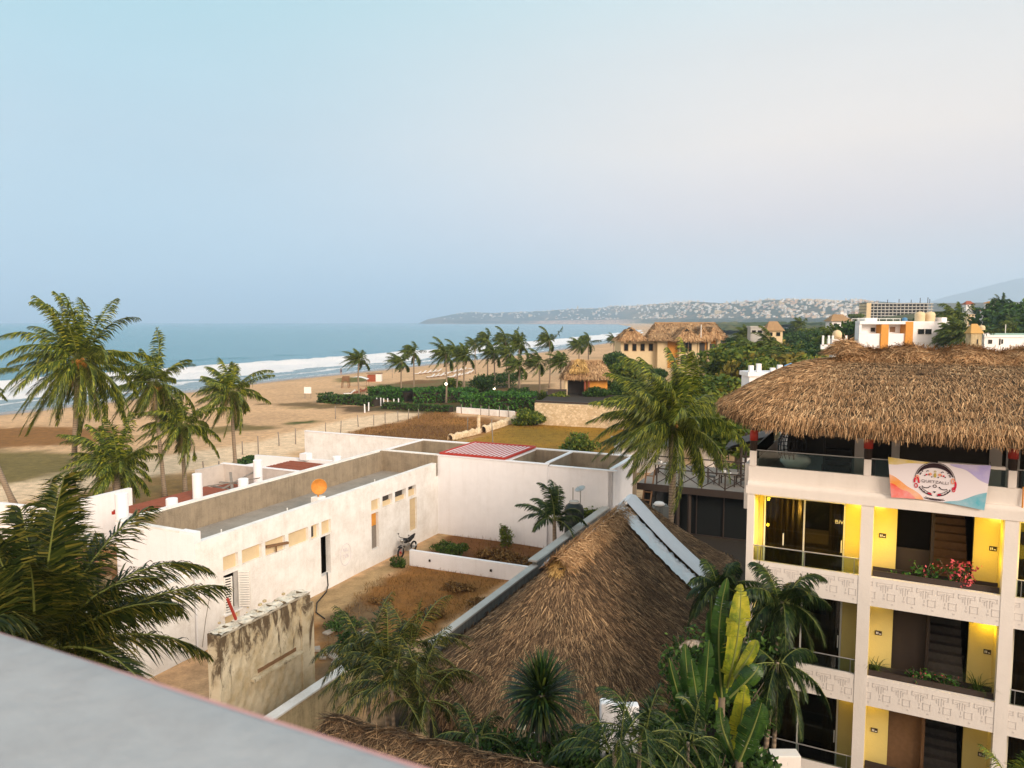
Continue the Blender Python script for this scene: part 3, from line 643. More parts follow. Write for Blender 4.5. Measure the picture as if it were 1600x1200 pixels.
# ---- slim palms in the beach row; four crowns shared by all copies
ROW = []
for k in range(5):
    t = palm('prototype', (0, 0, 0), (0.0, 0, 5.4), crown(26, 2.5, 200 + k, wind=1.5 + .15 * k, elev=(-30, 80), droop=1.0, nl=30, leaf=1.0, lw=.12, hang=.5, segs=2), 'palm_far', .13, .09, (.1 * (k - 2), 0, 0), seed=k, name='beach_palm', stalkr=.025); ROW.append(t)
beach = [((556, 562), (562, 620), 'beach palm standing alone by the white loungers, first from the left'),
 ((624, 566), (628, 624), 'beach palm at the left edge of the green hedge, second from the left'), ((641, 551), (647, 609), 'beach palm standing on open sand behind the hedge, third from the left'),
 ((691, 553), (697, 630), 'beach palm with the trunk base in front of the long hedge, fourth from the left'), ((708, 550), (713, 614), 'beach palm in front of the sun loungers, fifth from the left'),
 ((725, 556), (727, 624), 'beach palm with a round crown and bare trunk, sixth from the left'), ((739, 538), (743, 584), 'beach palm rising behind the round dark bush near the surf'),
 ((762, 533), (762, 602), 'tallest beach palm of the middle group, right of the round bush'), ((765, 551), (772, 617), 'beach palm with a lamp glowing at the trunk foot'),
 ((786, 533), (790, 606), 'beach palm leaning left over the surf line in the middle group'), ((806, 538), (812, 612), 'beach palm right of the leaning one in the middle group'),
 ((788, 553), (796, 622), 'low beach palm within the dense middle clump'), ((804, 572), (812, 632), 'wide low palm behind the left end of the stone wall'),
 ((835, 566), (842, 630), 'bushy palm left of the small thatched pavilion'), ((854, 533), (858, 606), 'solitary crown beach palm seen against the bright surf'),
 ((872, 566), (878, 626), 'palm touching the dark terrace of the thatched pavilion'), ((903, 540), (905, 590), 'thin palm behind the ridge of the thatched pavilion'),
 ((917, 535), (919, 588), 'broad palm with one broken frond above the thatched pavilion'), ((957, 530), (958, 560), 'small distant palm left of the thatched hotel')]
first = set()
for k, ((cu, cv), (bu, bv), lab) in enumerate(beach):
    b = P(bu, bv, 0.0); top = D(cu, cv, b.y); s = (top.z) / 5.4; v = k % 5
    o = ROW[v] if v not in first else copy_tree(ROW[v]); first.add(v)
    o.location = b; o.scale = (max(.85, min(1.25, s * 1.05)),) * 2 + (s,); o.rotation_euler.z = R.uniform(-.25, .25)
    tag(o, lab, 'palm tree', 'windblown palms along the beach')
# ------------------------------------------------------------------ leafy things
def leafcloud(pts, nrmv, size, rng, flat=.6):
    n = len(pts); nn_ = nrm(nrmv * flat + rng.normal(0, .6, (n, 3))); a = nrm(np.cross(nn_, rng.normal(0, 1, (n, 3)))); b = np.cross(nn_, a)
    s = (size * rng.uniform(.6, 1.4, n))[:, None]
    return np.stack([pts - a * s, pts - b * s * .5, pts + a * s, pts + b * s * .5], 1)
def blob_leaves(lobes, n, size, seed, shell=.45):
    """lobes: (centre, radii). leaves through each lobe's outer volume"""
    rng = np.random.default_rng(seed); out = []
    vol = np.array([np.prod(r) ** .67 for c, r in lobes]); cnt = (n * vol / vol.sum()).astype(int)
    for (c, r), k in zip(lobes, cnt):
        d = nrm(rng.normal(0, 1, (k, 3))); lump = 1 + .22 * np.sin(d[:, :1] * 5 + c[0]) * np.sin(d[:, 1:2] * 6 + c[1]) * np.sin(d[:, 2:] * 5)
        rad = (shell + (1 - shell) * rng.random((k, 1)) ** .6) * lump
        out.append(leafcloud(np.array(c) + d * rad * np.array(r), d, size, rng))
    return np.concatenate(out)
def rlobes(n, rx, ry, rz, seed, z0=0.0, core=True):
    rng = np.random.default_rng(seed); l = [((0, 0, z0 + rz), (rx * .7, ry * .7, rz * .75))] if core else []
    for i in range(n):
        a = i * 2.4 + rng.uniform(-.4, .4); rr = rng.uniform(.35, .7)
        l.append(((math.cos(a) * rx * rr, math.sin(a) * ry * rr, z0 + rz * rng.uniform(.55, 1.55)), (rx * rng.uniform(.3, .5), ry * rng.uniform(.3, .5), rz * rng.uniform(.3, .5))))
    return l
def tree_proto(name, mat, h, rx, rz, nleaf, size, seed, trunk=True):
    t = thing(name, 'prototype', 'tree', (0, 0, 0)); lob = rlobes(9, rx, rx, rz, seed, h - 2 * rz)
    soup('crown', blob_leaves(lob, nleaf, size, seed), M[mat], t)
    b = MB(); b.tube([(0, 0, -.5), (.05, 0, h * .3), (.1, .05, h * .55), (.1, .05, h * .8)], [.16 * h / 5, .13 * h / 5, .1 * h / 5, .03], 7)
    for c, r in lob[1:7]: b.tube([(.07, .03, h * .42), (c[0] * .6, c[1] * .6, h * .45 + (c[2] - h * .45) * .7), c], [.07 * h / 5, .05 * h / 5, .015], 5)
    b.build('trunk', M['bark'], t, True); return t
def bush(name, label, cat, mat, base, rx, ry, rz, nleaf, size, seed, group=None, n=7, stems=False, rz_=0.0):
    t = thing(name, label, cat, base, 'W', group, rz_ or .0001)
    soup('leaves', blob_leaves(rlobes(n, rx, ry, rz, seed, -rz * .3), nleaf, size, seed, .35), M[mat], t)
    b = MB(); rr = random.Random(seed)
    for k in range(9):
        a = rr.uniform(0, 6.28); q = rr.uniform(.3, .75); b.tube([(0, 0, -.05), (math.cos(a) * rx * q * .4, math.sin(a) * ry * q * .4, rz * .7), (math.cos(a) * rx * q, math.sin(a) * ry * q, rz * 1.4)], [.03, .02, .006], 5)
    b.build('stems', M['bark'], t); return t
def hedge(label, p0, p1, wd, h, mat='hedge', seed=1, size=.16, dens=60, z=0.0, group=None, nm='hedge', cat='hedge'):
    p0, p1 = Vector(p0), Vector(p1); L_ = (p1 - p0).length; rng = np.random.default_rng(seed); n = int(dens * L_ * (wd + 2 * h))
    s = rng.random(n); k = rng.random(n); hh_ = h * (.82 + .36 * (vnoise(s * L_ / 2.2, s * 0 + seed, seed, 3) + .5))
    face = rng.random(n); y = np.where(face < wd / (wd + 2 * h), (k - .5) * wd, np.where(k < .5, -.5, .5) * wd * rng.uniform(.85, 1.06, n)); zz = np.where(face < wd / (wd + 2 * h), hh_ * rng.uniform(.9, 1.04, n), hh_ * rng.random(n))
    d = (p1 - p0) / L_; nx = np.array((-d.y, d.x, 0))
    pts = np.array(p0)[None] + np.array(d)[None] * (s * L_)[:, None] + nx[None] * (y + .25 * vnoise(s * L_ / 1.5, k * 3, seed + 2))[:, None] + np.array((0, 0, 1.0))[None] * (zz + z)[:, None]
    nv = np.where((face < wd / (wd + 2 * h))[:, None], np.array((0, 0, 1.0)), nx[None] * np.sign(y)[:, None])
    c = (p0 + p1) / 2
    t = thing(nm, label, cat, (c.x, c.y, z), 'W', group)
    soup('leaves', leafcloud(pts, nv, size, rng), M[mat], t)
    b = MB(); b.bar((p0.x, p0.y, z + h * .40), (p1.x, p1.y, z + h * .40), wd * .8, h * .8); b.build('branches', M['soil'], t); return t
def weeds(name, poly, n, h, mat, seed, z=0.0, w_=.03, kind='stuff', lean=.5):
    rng = np.random.default_rng(seed); pp = np.array([[P(u, v, z).x, P(u, v, z).y] for u, v in poly])
    lo, hi = pp.min(0), pp.max(0); q = rng.random((n * 3, 2)) * (hi - lo) + lo
    q = q[sdist(q[:, 0], q[:, 1], [tuple(x) for x in pp]) + vnoise(q[:, 0] / 1.2, q[:, 1] / 1.2, seed) * 1.5 > 0][:n]; k = len(q)
    hs = h * rng.uniform(.3, 1.2, (k, 1)) * (1 + 1.2 * vnoise(q[:, 0] / 1.1, q[:, 1] / 1.1, seed + 5))[:, None]
    b0 = np.c_[q, np.full(k, z - .02)]; a = rng.uniform(0, 6.28, k); sd_ = np.c_[np.cos(a), np.sin(a), a * 0] * w_
    tip = b0 + np.c_[rng.normal(0, lean, (k, 2)) * hs, hs]
    return tag(soup(name, np.stack([b0 - sd_, b0 + sd_, tip], 1), M[mat]), kind=kind)
# ------------------------------------------------------------------ the long white flat-roofed house (frame G: a across, b along)
A0, A1, B0_, B1_ = -27.4, -23.02, 20.2, 38.6
house = thing('white_house', 'long white flat-roofed house with a mottled concrete parapet and a row of blocked windows', 'house', (-25.2, 29.4, 0), 'G')
ops = [(b0 - B0_, b1 - B0_, z0, z1) for b0, b1, z0, z1 in [
    (21.6, 22.4, 2.86, 3.48), (22.62, 23.75, 2.86, 3.48), (23.97, 25.2, 2.80, 3.46), (25.42, 26.75, 2.76, 3.44), (26.95, 27.5, 2.74, 3.42), (27.7, 28.4, 2.74, 3.42),
    (21.6, 22.4, 1.1, 2.70), (27.62, 28.34, .74, 2.68),
    (31.72, 32.5, 2.95, 3.56), (32.75, 33.7, 2.95, 3.56), (33.95, 35.05, 2.95, 3.56), (35.3, 36.12, 2.95, 3.56),
    (31.72, 32.36, .88, 2.84), (35.42, 36.2, .9, 2.82), (21.6, 22.4, .25, .98)]]
b = MB(); b.wall((A1, B0_), (A1, B1_), -.3, 4.42, .3, ops)
b.wall((A0, B0_), (A1 - .3, B0_), -.3, 4.42, .25); b.wall((A0, B1_), (A0, B0_ + .25), -.3, 3.6, .25); b.wall((A1 - .3, B1_), (A0 + .25, B1_), -.3, 3.6, .25)
b.build('wall', M['white'], house)
b = MB(); b.box(A0 + .25, A1 - .3, B0_ + .25, B1_ - .0, 3.45, 3.62); b.build('roof_slab', M['roof_slab'], house)
b = MB(); b.wall((A0 + .22, B1_), (A0 + .22, B0_), 3.6, 4.80, .22); b.wall((A1 - .0, B1_), (A0 + .22, B1_), 3.6, 4.86, .2); b.wall((A0 + .22, B0_ + .02), (A1 - .75, B0_ + .02), 3.62, 4.78, .18)
b.build('parapet', M['concrete'], house)
b = MB(); b.box(A0 - .06, A0 + .26, B0_ - .02, B1_ + .2, 4.80, 4.87); b.box(A0 + .26, A1 + .02, B1_ - .03, B1_ + .24, 4.862, 4.92); b.box(A0 + .26, A1 - .72, B0_ - .045, B0_ + .22, 4.78, 4.85)
b.build('parapet_coping', M['white'], house)
b = MB(); b.wall((A0 - .02, B0_ - .04), (A1 + .02, B0_ - .04), -.3, 4.78, .05); b.box(A1 - .78, A1 + .03, B0_ - .03, B0_ + .3, 4.42, 4.86); b.wall((A0 - .05, B1_), (A0 - .05, B0_), -.3, 4.8, .05)
b.build('end_wall_render', M['white_clean'], house)
def panel(nm, b0, b1, z0, z1, mt, dep=.2, par=house):
    q = MB(); q.box(A1 - dep - .05, A1 - dep, b0, b1, z0, z1); return q.build(nm, mt, par)
for k, (b0, b1, z0, z1) in enumerate([(o[0] + B0_, o[1] + B0_, o[2], o[3]) for o in ops]):
    if k in (6, 7):                                   # open black windows
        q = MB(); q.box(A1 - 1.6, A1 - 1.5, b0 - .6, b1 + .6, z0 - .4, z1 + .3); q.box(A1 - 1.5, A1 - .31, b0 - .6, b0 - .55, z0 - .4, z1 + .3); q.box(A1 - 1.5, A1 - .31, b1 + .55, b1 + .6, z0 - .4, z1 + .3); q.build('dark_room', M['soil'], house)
    elif k == 12:
        q = panel('wooden_door', b0, b1, z0, z1 - .75, M['greywood'], .16); panel('door_panel', b0 + .04, b1 - .04, z1 - .72, z1, M['orangewood'], .14)
    elif k == 13:
        q = MB(); 
        for j in range(17): q.box(A1 - .2, A1 - .14 + .012 * (j % 2), b0, b1, z0 + j * .113, z0 + j * .113 + .1)
        q.build('brick_infill', M['cream'], house)
    else:
        dark = k in (9, 10, 11)
        panel('window_infill', b0, b1, z0, z1 if not dark else z0 + (z1 - z0) * (.45, .4, .6)[k - 9], M['cream'], .15)
        if dark: panel('dark_gap', b0, b1, z0, z1, M['interior'], .27)
        if k == 4: panel('dark_gap', b0 + .03, b0 + .3, z0 + .08, z1 - .1, M['interior'], .13)
# louvred shutters of the near window, standing open
def shutter(bh, bt, at, z0, z1):
    q = MB(); p, r = Vector((A1 + .01, bh, 0)), Vector((at, bt, 0)); d = (r - p)
    for s in (0.0, 1.0): q.bar(p + d * s + Vector((0, 0, z0)), p + d * s + Vector((0, 0, z1)), .05)
    for j in range(15):
        z = z0 + .04 + (z1 - z0 - .08) * j / 14; q.bar(p + d * .03 + Vector((0, 0, z)), p + d * .97 + Vector((0, 0, z)), .035, .05)
    q.build('shutter', M['white_metal'], house)
shutter(22.38, 22.62, A1 + .42, 1.15, 2.68); shutter(21.63, 21.9, A1 + .12, 1.05, 2.62)
b = MB(); b.box(A1 + .0, A1 + .12, 21.5, 22.5, 1.02, 1.1); b.build('window_sill', M['white'], house, bevel=.01)
b = MB(); b.bar((A1 - .05, 24.05, 3.22), (A1 + .12, 25.25, 3.10), .12, .10); b.bar((A1 + .03, 24.6, 3.12), (A1 + .03, 24.6, 2.85), .05); b.build('loose_plank', M['wood'], house)
b = MB(); b.tube([(A1 + .03, 28.0, .85), (A1 + .06, 28.02, .2), (A1 + .3, 27.6, .06), (A1 + .8, 26.3, .05), (A1 + 1.5, 25.4, .05), (A1 + 2.3, 25.0, .05)], .03, 6); b.build('hose', M['rubber'], house)
b = MB(); b.tube([(A1 + .02, 20.9, 2.3), (A1 + .02, 20.6, 1.2), (A1 + .02, 20.4, .2)], .012, 5); b.build('cable', M['greywood'], house)
# scribble in a ring
b = MB()
ring = [(A1 + .006, 29.5 + .42 * math.cos(t_), 1.30 + .55 * math.sin(t_)) for t_ in np.linspace(0, 6.28, 26)]; b.tube(ring, .010, 4, False)
for (x, z, pts) in [(29.28, 1.45, [(0,0),(.06,.2),(.12,0)]), (29.44, 1.45, [(0,0),(0,.2),(.1,.16),(0,.1),(.11,0)]), (29.6, 1.45, [(0,.2),(0,0),(.1,0)]), (29.26, 1.12, [(0,.2),(.1,.2),(.05,.1),(.1,0),(0,0)]), (29.43, 1.12, [(0,.2),(.05,0),(.1,.2)]), (29.58, 1.12, [(0,0),(.0,.2),(.1,.0),(.1,.2)])]:
    b.tube([(A1 + .006, x + p[0], z + p[1]) for p in pts], .010, 4, False)
b.build('scribble', plain('violet_marker', (.56, .50, .56), .8), house)
for bb in (22.6, 26.6, 33.6):
    q = MB(); q.tube([(A1 - 1.1, bb, 3.6), (A1 - 1.1, bb, 4.25)], .03, 6); q.tube([(A1 - .9, bb + .2, 3.6), (A1 - .9, bb + .2, 4.0)], .025, 6); q.build('roof_pipe', M['white_metal'], house)
b = MB(); b.tube([(A1 - .35 + .16 * math.cos(t_), B0_ + .35 + .16 * math.sin(t_), 4.47 + .02) for t_ in np.linspace(0, 6.28, 14)], .035, 6); b.build('rubber_ring', M['rubber'], house)
b = MB(); b.wall((A1, 14.0), (A1, B0_ - .1), -.3, 3.25, .3); b.build('lower_wall', M['white'], house)
# rusty dish on the roof
t = thing('roof_dish', 'round rusty orange dish on a white pedestal on the concrete roof', 'satellite dish', (-23.6, 28.2, 3.62), 'G')
b = MB(); b.box(-23.85, -23.35, 27.95, 28.45, 3.62, 4.5); b.build('pedestal', M['white'], t, bevel=.02)
b = MB(); c = Vector((-23.45, 28.1, 5.02)); nd = Vector((.75, -.6, .1)).normalized(); xx = nd.cross(Vector((0, 0, 1))).normalized(); yy = xx.cross(nd)
b.grid(lambda u, v: c + (xx * math.cos(6.283 * u) + yy * math.sin(6.283 * u)) * (.37 * v + .001) - nd * .16 * (1 - v * v), 28, 8); b.tube([c - nd * .16, Vector((-23.6, 28.2, 4.5))], .05, 6)
b.grid(lambda u, v: c + (xx * math.cos(6.283 * u) + yy * math.sin(6.283 * u)) * (.37 + .015 * math.cos(6.283 * v)) + nd * .015 * math.sin(6.283 * v), 28, 6)
b.build('dish', M['rust'], t, True)

# ------------------------------------------------------------------ walled annex behind, roofless rooms with a red pergola
an = thing('walled_annex', 'white roofless walled annex with bare concrete inner faces behind the long house', 'building', (-18, 41, 0), 'G')
b = MB()
b.wall((A1, 38.6), (-15.8, 38.6), -.3, 4.85, .22); b.wall((-15.8, 38.82), (-12.0, 38.82), -.3, 4.75, .22); b.wall((-12.0, 38.82), (-12.0, 43.2), -.3, 4.82, .22)
b.build('outer_wall', M['white_clean'], an)
b = MB(); b.wall((-11.8, 43.2), (-26.9, 43.2), -.3, 4.85, .22)
b.build('back_wall', M['concrete'], an)
b = MB(); b.wall((-26.9, 38.9), (-26.9, 43.2), -.3, 4.85, .22); b.wall((-15.9, 38.86), (-15.9, 43.2), -.3, 4.84, .2); b.wall((-18.4, 38.86), (-18.4, 43.2), -.3, 4.8, .2); b.wall((-23.1, 38.86), (-23.1, 43.2), -.3, 4.83, .2)
b.build('room_wall', M['concrete'], an)
b = MB(); b.box(A1 - .05, -15.75, 38.56, 38.86, 4.852, 4.91); b.box(-15.74, -11.75, 38.78, 39.08, 4.752, 4.81); b.box(-27.15, -11.75, 43.16, 43.46, 4.852, 4.91)
b.box(-16.12, -15.88, 39.1, 43.15, 4.85, 4.9); b.box(-12.24, -11.96, 39.1, 43.15, 4.822, 4.88); b.box(-27.14, -26.88, 38.9, 43.15, 4.852, 4.9); b.box(-18.64, -18.38, 38.88, 43.15, 4.81, 4.86)
b.build('coping', M['white_clean'], an)
b = MB(); b.box(-26.8, -12.2, 39.05, 43.1, -.25, .02); b.build('floor', M['roof_slab'], an)
pg = thing('red_pergola', 'bright red slatted pergola laid across the roofless white annex', 'pergola', (-20.7, 41, 4.86), 'G')
b = MB(); b.box(-22.95, -18.5, 38.7, 38.83, 4.93, 5.05); b.box(-22.95, -18.5, 43.2, 43.33, 4.93, 5.05); b.box(-22.95, -22.83, 38.83, 43.2, 4.93, 5.05); b.box(-18.62, -18.5, 38.83, 43.2, 4.93, 5.05); b.build('frame', M['redpaint'], pg)
b = MB()
for k in range(15): x = -22.6 + k * .275; b.box(x, x + .09, 38.83, 43.2, 5.0, 5.018)
b.build('slats', M['redpaint'], pg)
b = MB(); b.box(-22.82, -18.63, 38.84, 43.19, 4.965, 4.985); b.build('roof_sheet', M['white_clean'], pg)
b = MB()
# free-standing white wall on the beach side
fw = thing('boundary_wall', 'long white wall with flaking black cracks facing the beach road behind the house', 'wall', (-32, 43.3, 0), 'G')
b = MB(); b.wall((-37.4, 43.3), (-26.92, 43.3), -.3, 4.80, .22); b.build('wall', M['white'], fw)
b = MB(); b.box(-37.42, -26.92, 43.27, 43.55, 4.802, 4.86); b.build('coping', M['white_clean'], fw)
lw = thing('low_wall', 'lower white wall block left of the pergola with a notched end', 'wall', (-36.5, 39.5, 0), 'G')
b = MB(); b.wall((-38.6, 39.4), (-29.0, 40.2), -.2, 3.55, .25); b.wall((-38.6, 39.4), (-38.9, 36.9), -.2, 3.0, .25); b.box(-34.6, -34.0, 39.5, 40.1, 3.5, 3.95); b.build('wall', M['white_clean'], lw)
# seaward terrace with red-brown slatted pergolas and round white columns
def slat_roof(label, a0, a1, b0, b1, z, mat, n, name='pergola', gap=.35):
    t = thing(name, label, 'pergola', ((a0 + a1) / 2, (b0 + b1) / 2, 0), 'G')
    q = MB(); 
    for k in range(n): y = b0 + (b1 - b0) * k / n; q.box(a0, a1, y, y + (b1 - b0) / n * (1 - gap * R.uniform(.5, 1.2)), z + .02, z + .06)
    q.build('slats', mat, t)
    q = MB()
    for a in (a0, (a0 + a1) / 2, a1 - .12): q.box(a, a + .12, b0 - .1, b1 + .1, z - .16, z)
    q.build('beams', M['redpaint'], t)
    for a in (a0 + .02, a1 - .14):
        for bb in (b0 + .1, b1 - .2): q = MB(); q.box(a, a + .12, bb, bb + .12, -.2, z - .16); q.build('post', M['wood'], t)
    return t
slat_roof('brown slatted terrace roof between the concrete parapet and the palm trunks', -34.4, -28.3, 25.2, 31.2, 3.3, M['redslat'], 26, gap=.12)
slat_roof('brown slatted terrace roof with white gaps near the flaking boundary wall', -35.0, -29.6, 34.9, 39.2, 3.45, M['redslat'], 14, gap=.5)
tr = thing('tiled_canopy', 'reddish brown tiled canopy hidden behind the fronds left of the white end wall', 'canopy', (-31, 18.5, 0), 'G')
b = MB(); b.grid(lambda u, v: (-35.5 + 7.9 * u, 16.6 + 4.2 * v, 2.75 + .5 * u + .05 * abs(math.sin(v * 30))), 8, 60); b.build('tiles', M['tile'], tr)
b = MB(); b.box(-35.3, -27.8, 16.8, 20.6, 2.5, 2.66); b.build('ceiling', M['wood'], tr)
for a in (-35.1, -28.0):
    for bb in (16.9, 20.3): q = MB(); q.box(a, a + .2, bb, bb + .2, -.2, 2.5); q.build('post', M['wood'], tr)
cols = [(-28.45, 21.25, 5.67, 'tall round white column at the near corner of the concrete parapet'), (-28.45, 23.8, 4.88, 'short white column top just beyond the tall one, behind the parapet'), (-28.45, 28.2, 4.95, 'short white column top halfway along the concrete parapet'),
        (-32.4, 28.8, 4.75, 'white column standing at the seaward edge of the brown slatted roof'), (-32.2, 33.1, 4.8, 'tall white column behind the far part of the parapet, next to a palm trunk'), (-28.3, 35.6, 4.9, 'white column top peeking over the parapet in front of the gapped slatted roof')]
c0 = None
for a, bb, z, lab in cols:
    t = thing('white_column', lab, 'column', (a, bb, -.2), 'G', 'white columns of the seaward terrace')
    q = MB(); q.lathe([(.26, -.2), (.26, z - .02), (.24, z)], (a, bb, 0), 20); q.build('shaft', M['white_clean'], t, False)
# collapsed boards
t = thing('timber_heap', 'collapsed grey boards lying crossed behind the parapet', 'timber', (-33, 31.9, 3.2), 'G')
for k, (p, q_) in enumerate([((-35, 31.6, 3.2), (-31.4, 32.4, 3.9)), ((-34.2, 32.9, 3.9), (-32.2, 31.1, 3.1)), ((-35.2, 32.1, 3.15), (-31.2, 31.7, 3.2)), ((-33.4, 31.2, 3.2), (-32.8, 33.4, 3.95)), ((-34.8, 32.6, 3.3), (-31.8, 33.0, 3.3))]):
    q = MB(); q.bar(p, q_, .16, .05); q.build('board', M['greywood'], t)
q = MB(); q.box(-35.0, -31.0, 31.3, 34.0, -.2, 3.05); q.build('platform', M['redslat'], t)
tw = thing('parapet_wall', 'low grey peeling wall with a pale top behind the collapsed boards', 'wall', (-33, 34.2, 0), 'G')
b = MB(); b.wall((-36.2, 34.3), (-29.4, 34.3), -.2, 4.0, .2); b.wall((-36.2, 32.2), (-36.2, 34.5), -.2, 4.0, .2); b.build('wall', plaster('peeling_wall', (.55, .5, .45), (.15, .13, .12), .8, 2, .3), tw)
b = MB(); b.box(-36.45, -29.35, 34.27, 34.55, 4.002, 4.05); b.build('coping', M['white_clean'], tw)
# white garden wall at the left edge
t = thing('garden_wall', 'white wall with a square right end at the left edge, behind the near palm', 'wall', (-41, 24.5, 0), 'G')
b = MB(); b.wall((-52, 23.0), (-39.06, 24.75), -.2, 3.05, .3); b.wall((-39.06, 24.75), (-39.2, 30), -.2, 3.05, .3); b.build('wall', M['white_clean'], t)
b = MB(); b.box(-52, -39.4, 25.1, 25.3, -.2, .5); b.build('footing', M['white'], t)
# ------------------------------------------------------------------ ruined stained wall below the parapet
ru = thing('ruined_wall', 'crumbling ochre wall with black mould stains and a broken slab edge', 'wall', (-16.2, 15.5, -.4), 'G')
def ragged(s): return 4.02 + .06 * math.sin(s * 7) + .05 * math.sin(s * 17 + 1)
b = MB(); n = 40
for side in (0, 1):
    a = -16.2 - .45 * side; b.grid(lambda u, v: (a + (.018 * math.sin(u * 61) * math.cos(v * 37)), 14.95 + 3.9 * u, -.5 + (ragged(u * 8) + .5) * v), 60, 24)
b.grid(lambda u, v: (-16.2 - .45 * v, 14.95 + 3.9 * u, ragged(u * 8)), 60, 2); b.grid(lambda u, v: (-16.2 - .45 * u, 14.95, -.5 + (ragged(0) + .5) * v), 2, 4); b.grid(lambda u, v: (-16.2 - .45 * u, 18.85, -.5 + (ragged(8) + .5) * v), 2, 4)
b.build('wall', M['ruin'], ru)
b = MB(); b.box(-16.6, -16.14, 18.35, 18.95, -.5, 3.7); b.build('pilaster', M['ruin'], ru, bevel=.03)
b = MB(); b.box(-16.4, -16.185, 16.4, 18.1, 2.33, 2.45); b.build('slot', M['wood'], ru)
b = MB(); b.grid(lambda u, v: (-16.17 + .14 * v, 16.1 + 2.2 * u, 2.28 - .04 * v + .02 * math.sin(u * 30)), 20, 2); b.box(-16.19, -16.03, 16.1, 18.3, 2.2, 2.27); b.build('ledge', M['ruin'], ru)
b = MB(); NB = vnoise(np.linspace(0, 22, 141), np.zeros(141), 5, 4) * .5
J = lambda u: float(NB[int(u * 140)])
b.grid(lambda u, v: (-16.14 - .55 * v + .16 * J(u) * (1 - v), 15.0 + 3.8 * u, 4.09 + .05 * J(u) + .03 * math.sin(v * 9 + u * 40)), 140, 5)
b.grid(lambda u, v: (-16.14 + .16 * J(u) - .05 * (1 - v), 15.0 + 3.8 * u, 4.09 + .05 * J(u) - (.09 + .12 * abs(J(u))) * (1 - v)), 140, 2); b.build('broken_slab', M['slab_edge'], ru)
for k in range(26):
    pass
rb = MB()
for k in range(7):
    p = Vector((-16.5 - R.uniform(0, .4), R.uniform(15.1, 18.6), 4.12 + R.uniform(0, .05))); r_ = R.uniform(.02, .05); rb.box(p.x - r_, p.x + r_, p.y - r_, p.y + r_ * 1.3, p.z - r_, p.z + r_ * .7)
rb.build('rubble', M['stained'], ru, bevel=.01)
tag(MB().bar(G(-16.6, 16.0, 4.1), G(-16.5, 15.6, 4.9), .06).build('red_bar', M['redpaint']), 'thin red bar leaning up from the broken slab edge of the ruined wall', 'bar')
t = thing('rubble_heap', 'heap of pale broken slabs and stones in the weedy yard corner', 'rubble', (-18.6, 23.3, 0), 'G')
q = MB()
for k in range(34):
    p = Vector((-18.6 + R.uniform(-1.3, 1.3), 23.2 + R.uniform(-1.5, 1.3), .08)); s_ = R.uniform(.1, .38); an_ = R.uniform(0, 3); d_ = Vector((math.cos(an_), math.sin(an_), R.uniform(-.15, .25))) * s_
    q.bar(p - d_, p + d_, s_ * .8, .06 + .05 * R.random())
q.build('slabs', M['roof_slab'], t)
lo = thing('yard_wall', 'ochre yard wall with a pale top running from the ruined wall to the palms', 'wall', (-14.9, 19, -.4), 'G')
b = MB(); b.wall((-14.85, 13.0), (-14.85, 20.7), -.5, 1.55, .3); b.wall((-14.85, 20.7), (-12.3, 20.9), -.5, 1.5, .3); b.build('wall', M['stained'], lo)
b = MB(); b.box(-15.18, -14.82, 13.0, 20.75, 1.552, 1.62); b.build('coping', M['white'], lo, bevel=.01)
pw = thing('partition_wall', 'low clean white wall with two small holes dividing the dry yard', 'wall', (-18.4, 32.9, 0), 'G')
b = MB(); b.wall((-21.3, 32.7), (-12.6, 32.9), -.3, .84, .2); b.build('wall', M['white_clean'], pw)
b = MB(); b.box(-20.1, -20.0, 32.68, 32.72, .38, .5); b.box(-16.5, -16.4, 32.7, 32.75, .36, .48); b.build('drain_hole', M['soil'], pw)
# grey block wall beside the palapa
gw = thing('block_wall', 'long grey block wall with a pale top hugging the left eave of the large thatched roof', 'wall', (-12.5, 30, 0), 'G')
b = MB(); b.wall((-12.15, 19.9), (-12.15, 28.6), -.4, 2.5, .22); b.wall((-12.15, 28.6), (-12.15, 38.6), -.4, 2.75, .22); b.build('wall', M['greywall'], gw)
b = MB(); b.box(-12.42, -12.1, 19.85, 28.6, 2.502, 2.58); b.box(-12.48, -12.05, 28.4, 38.6, 2.752, 2.84); b.build('coping', M['greycap'], gw, bevel=.01)
# ------------------------------------------------------------------ foreground parapet
pp = thing('apartment_building', 'building whose pale rooftop parapet with a reddish edge fills the near foreground', 'building', (-.9, 2.0, -.5), 'W')
e0, e1 = Vector((-1.67, 2.33, 12)), Vector((-.16, 1.58, 12)); dv = (e1 - e0).normalized(); nv = Vector((dv.y, -dv.x, 0))
s0, s1 = e0 - dv * 2.0, e1 + dv * 16
b = MB(); K = 90
def ptop(u, v):
    p = s0.lerp(s1, u); r_ = .03; x = v * .62
    z = 12 - (r_ - math.sqrt(max(0, r_ * r_ - (r_ - x) ** 2)) if x < r_ else 0)
    return p + nv * (x + .006 * math.sin(u * 40) + .004 * math.sin(u * 97)) + Vector((0, 0, z - 12))
vs_ = [0, .004, .012, .024, .05, .2, .4, .6, .8, 1]
b._add([ptop(i / K, v) for v in vs_ for i in range(K + 1)], [(j*(K+1)+i, (j+1)*(K+1)+i, (j+1)*(K+1)+i+1, j*(K+1)+i+1) for j in range(len(vs_) - 1) for i in range(K)])
b.build('parapet_top', plaster('parapet_top', (.36, .37, .38), (.24, .23, .23), .6, 5, .05, lo=.48, hi=.7), pp, True)
b = MB(); 
for k in range(K):
    p, q = s0.lerp(s1, k / K), s0.lerp(s1, (k + 1) / K); b.poly([p + Vector((0, 0, -.035)), q + Vector((0, 0, -.035)), q + Vector((0, 0, -.9)), p + Vector((0, 0, -.9))])
b.build('parapet_face', plain('salmon_paint', (.55, .20, .17), .85), pp)
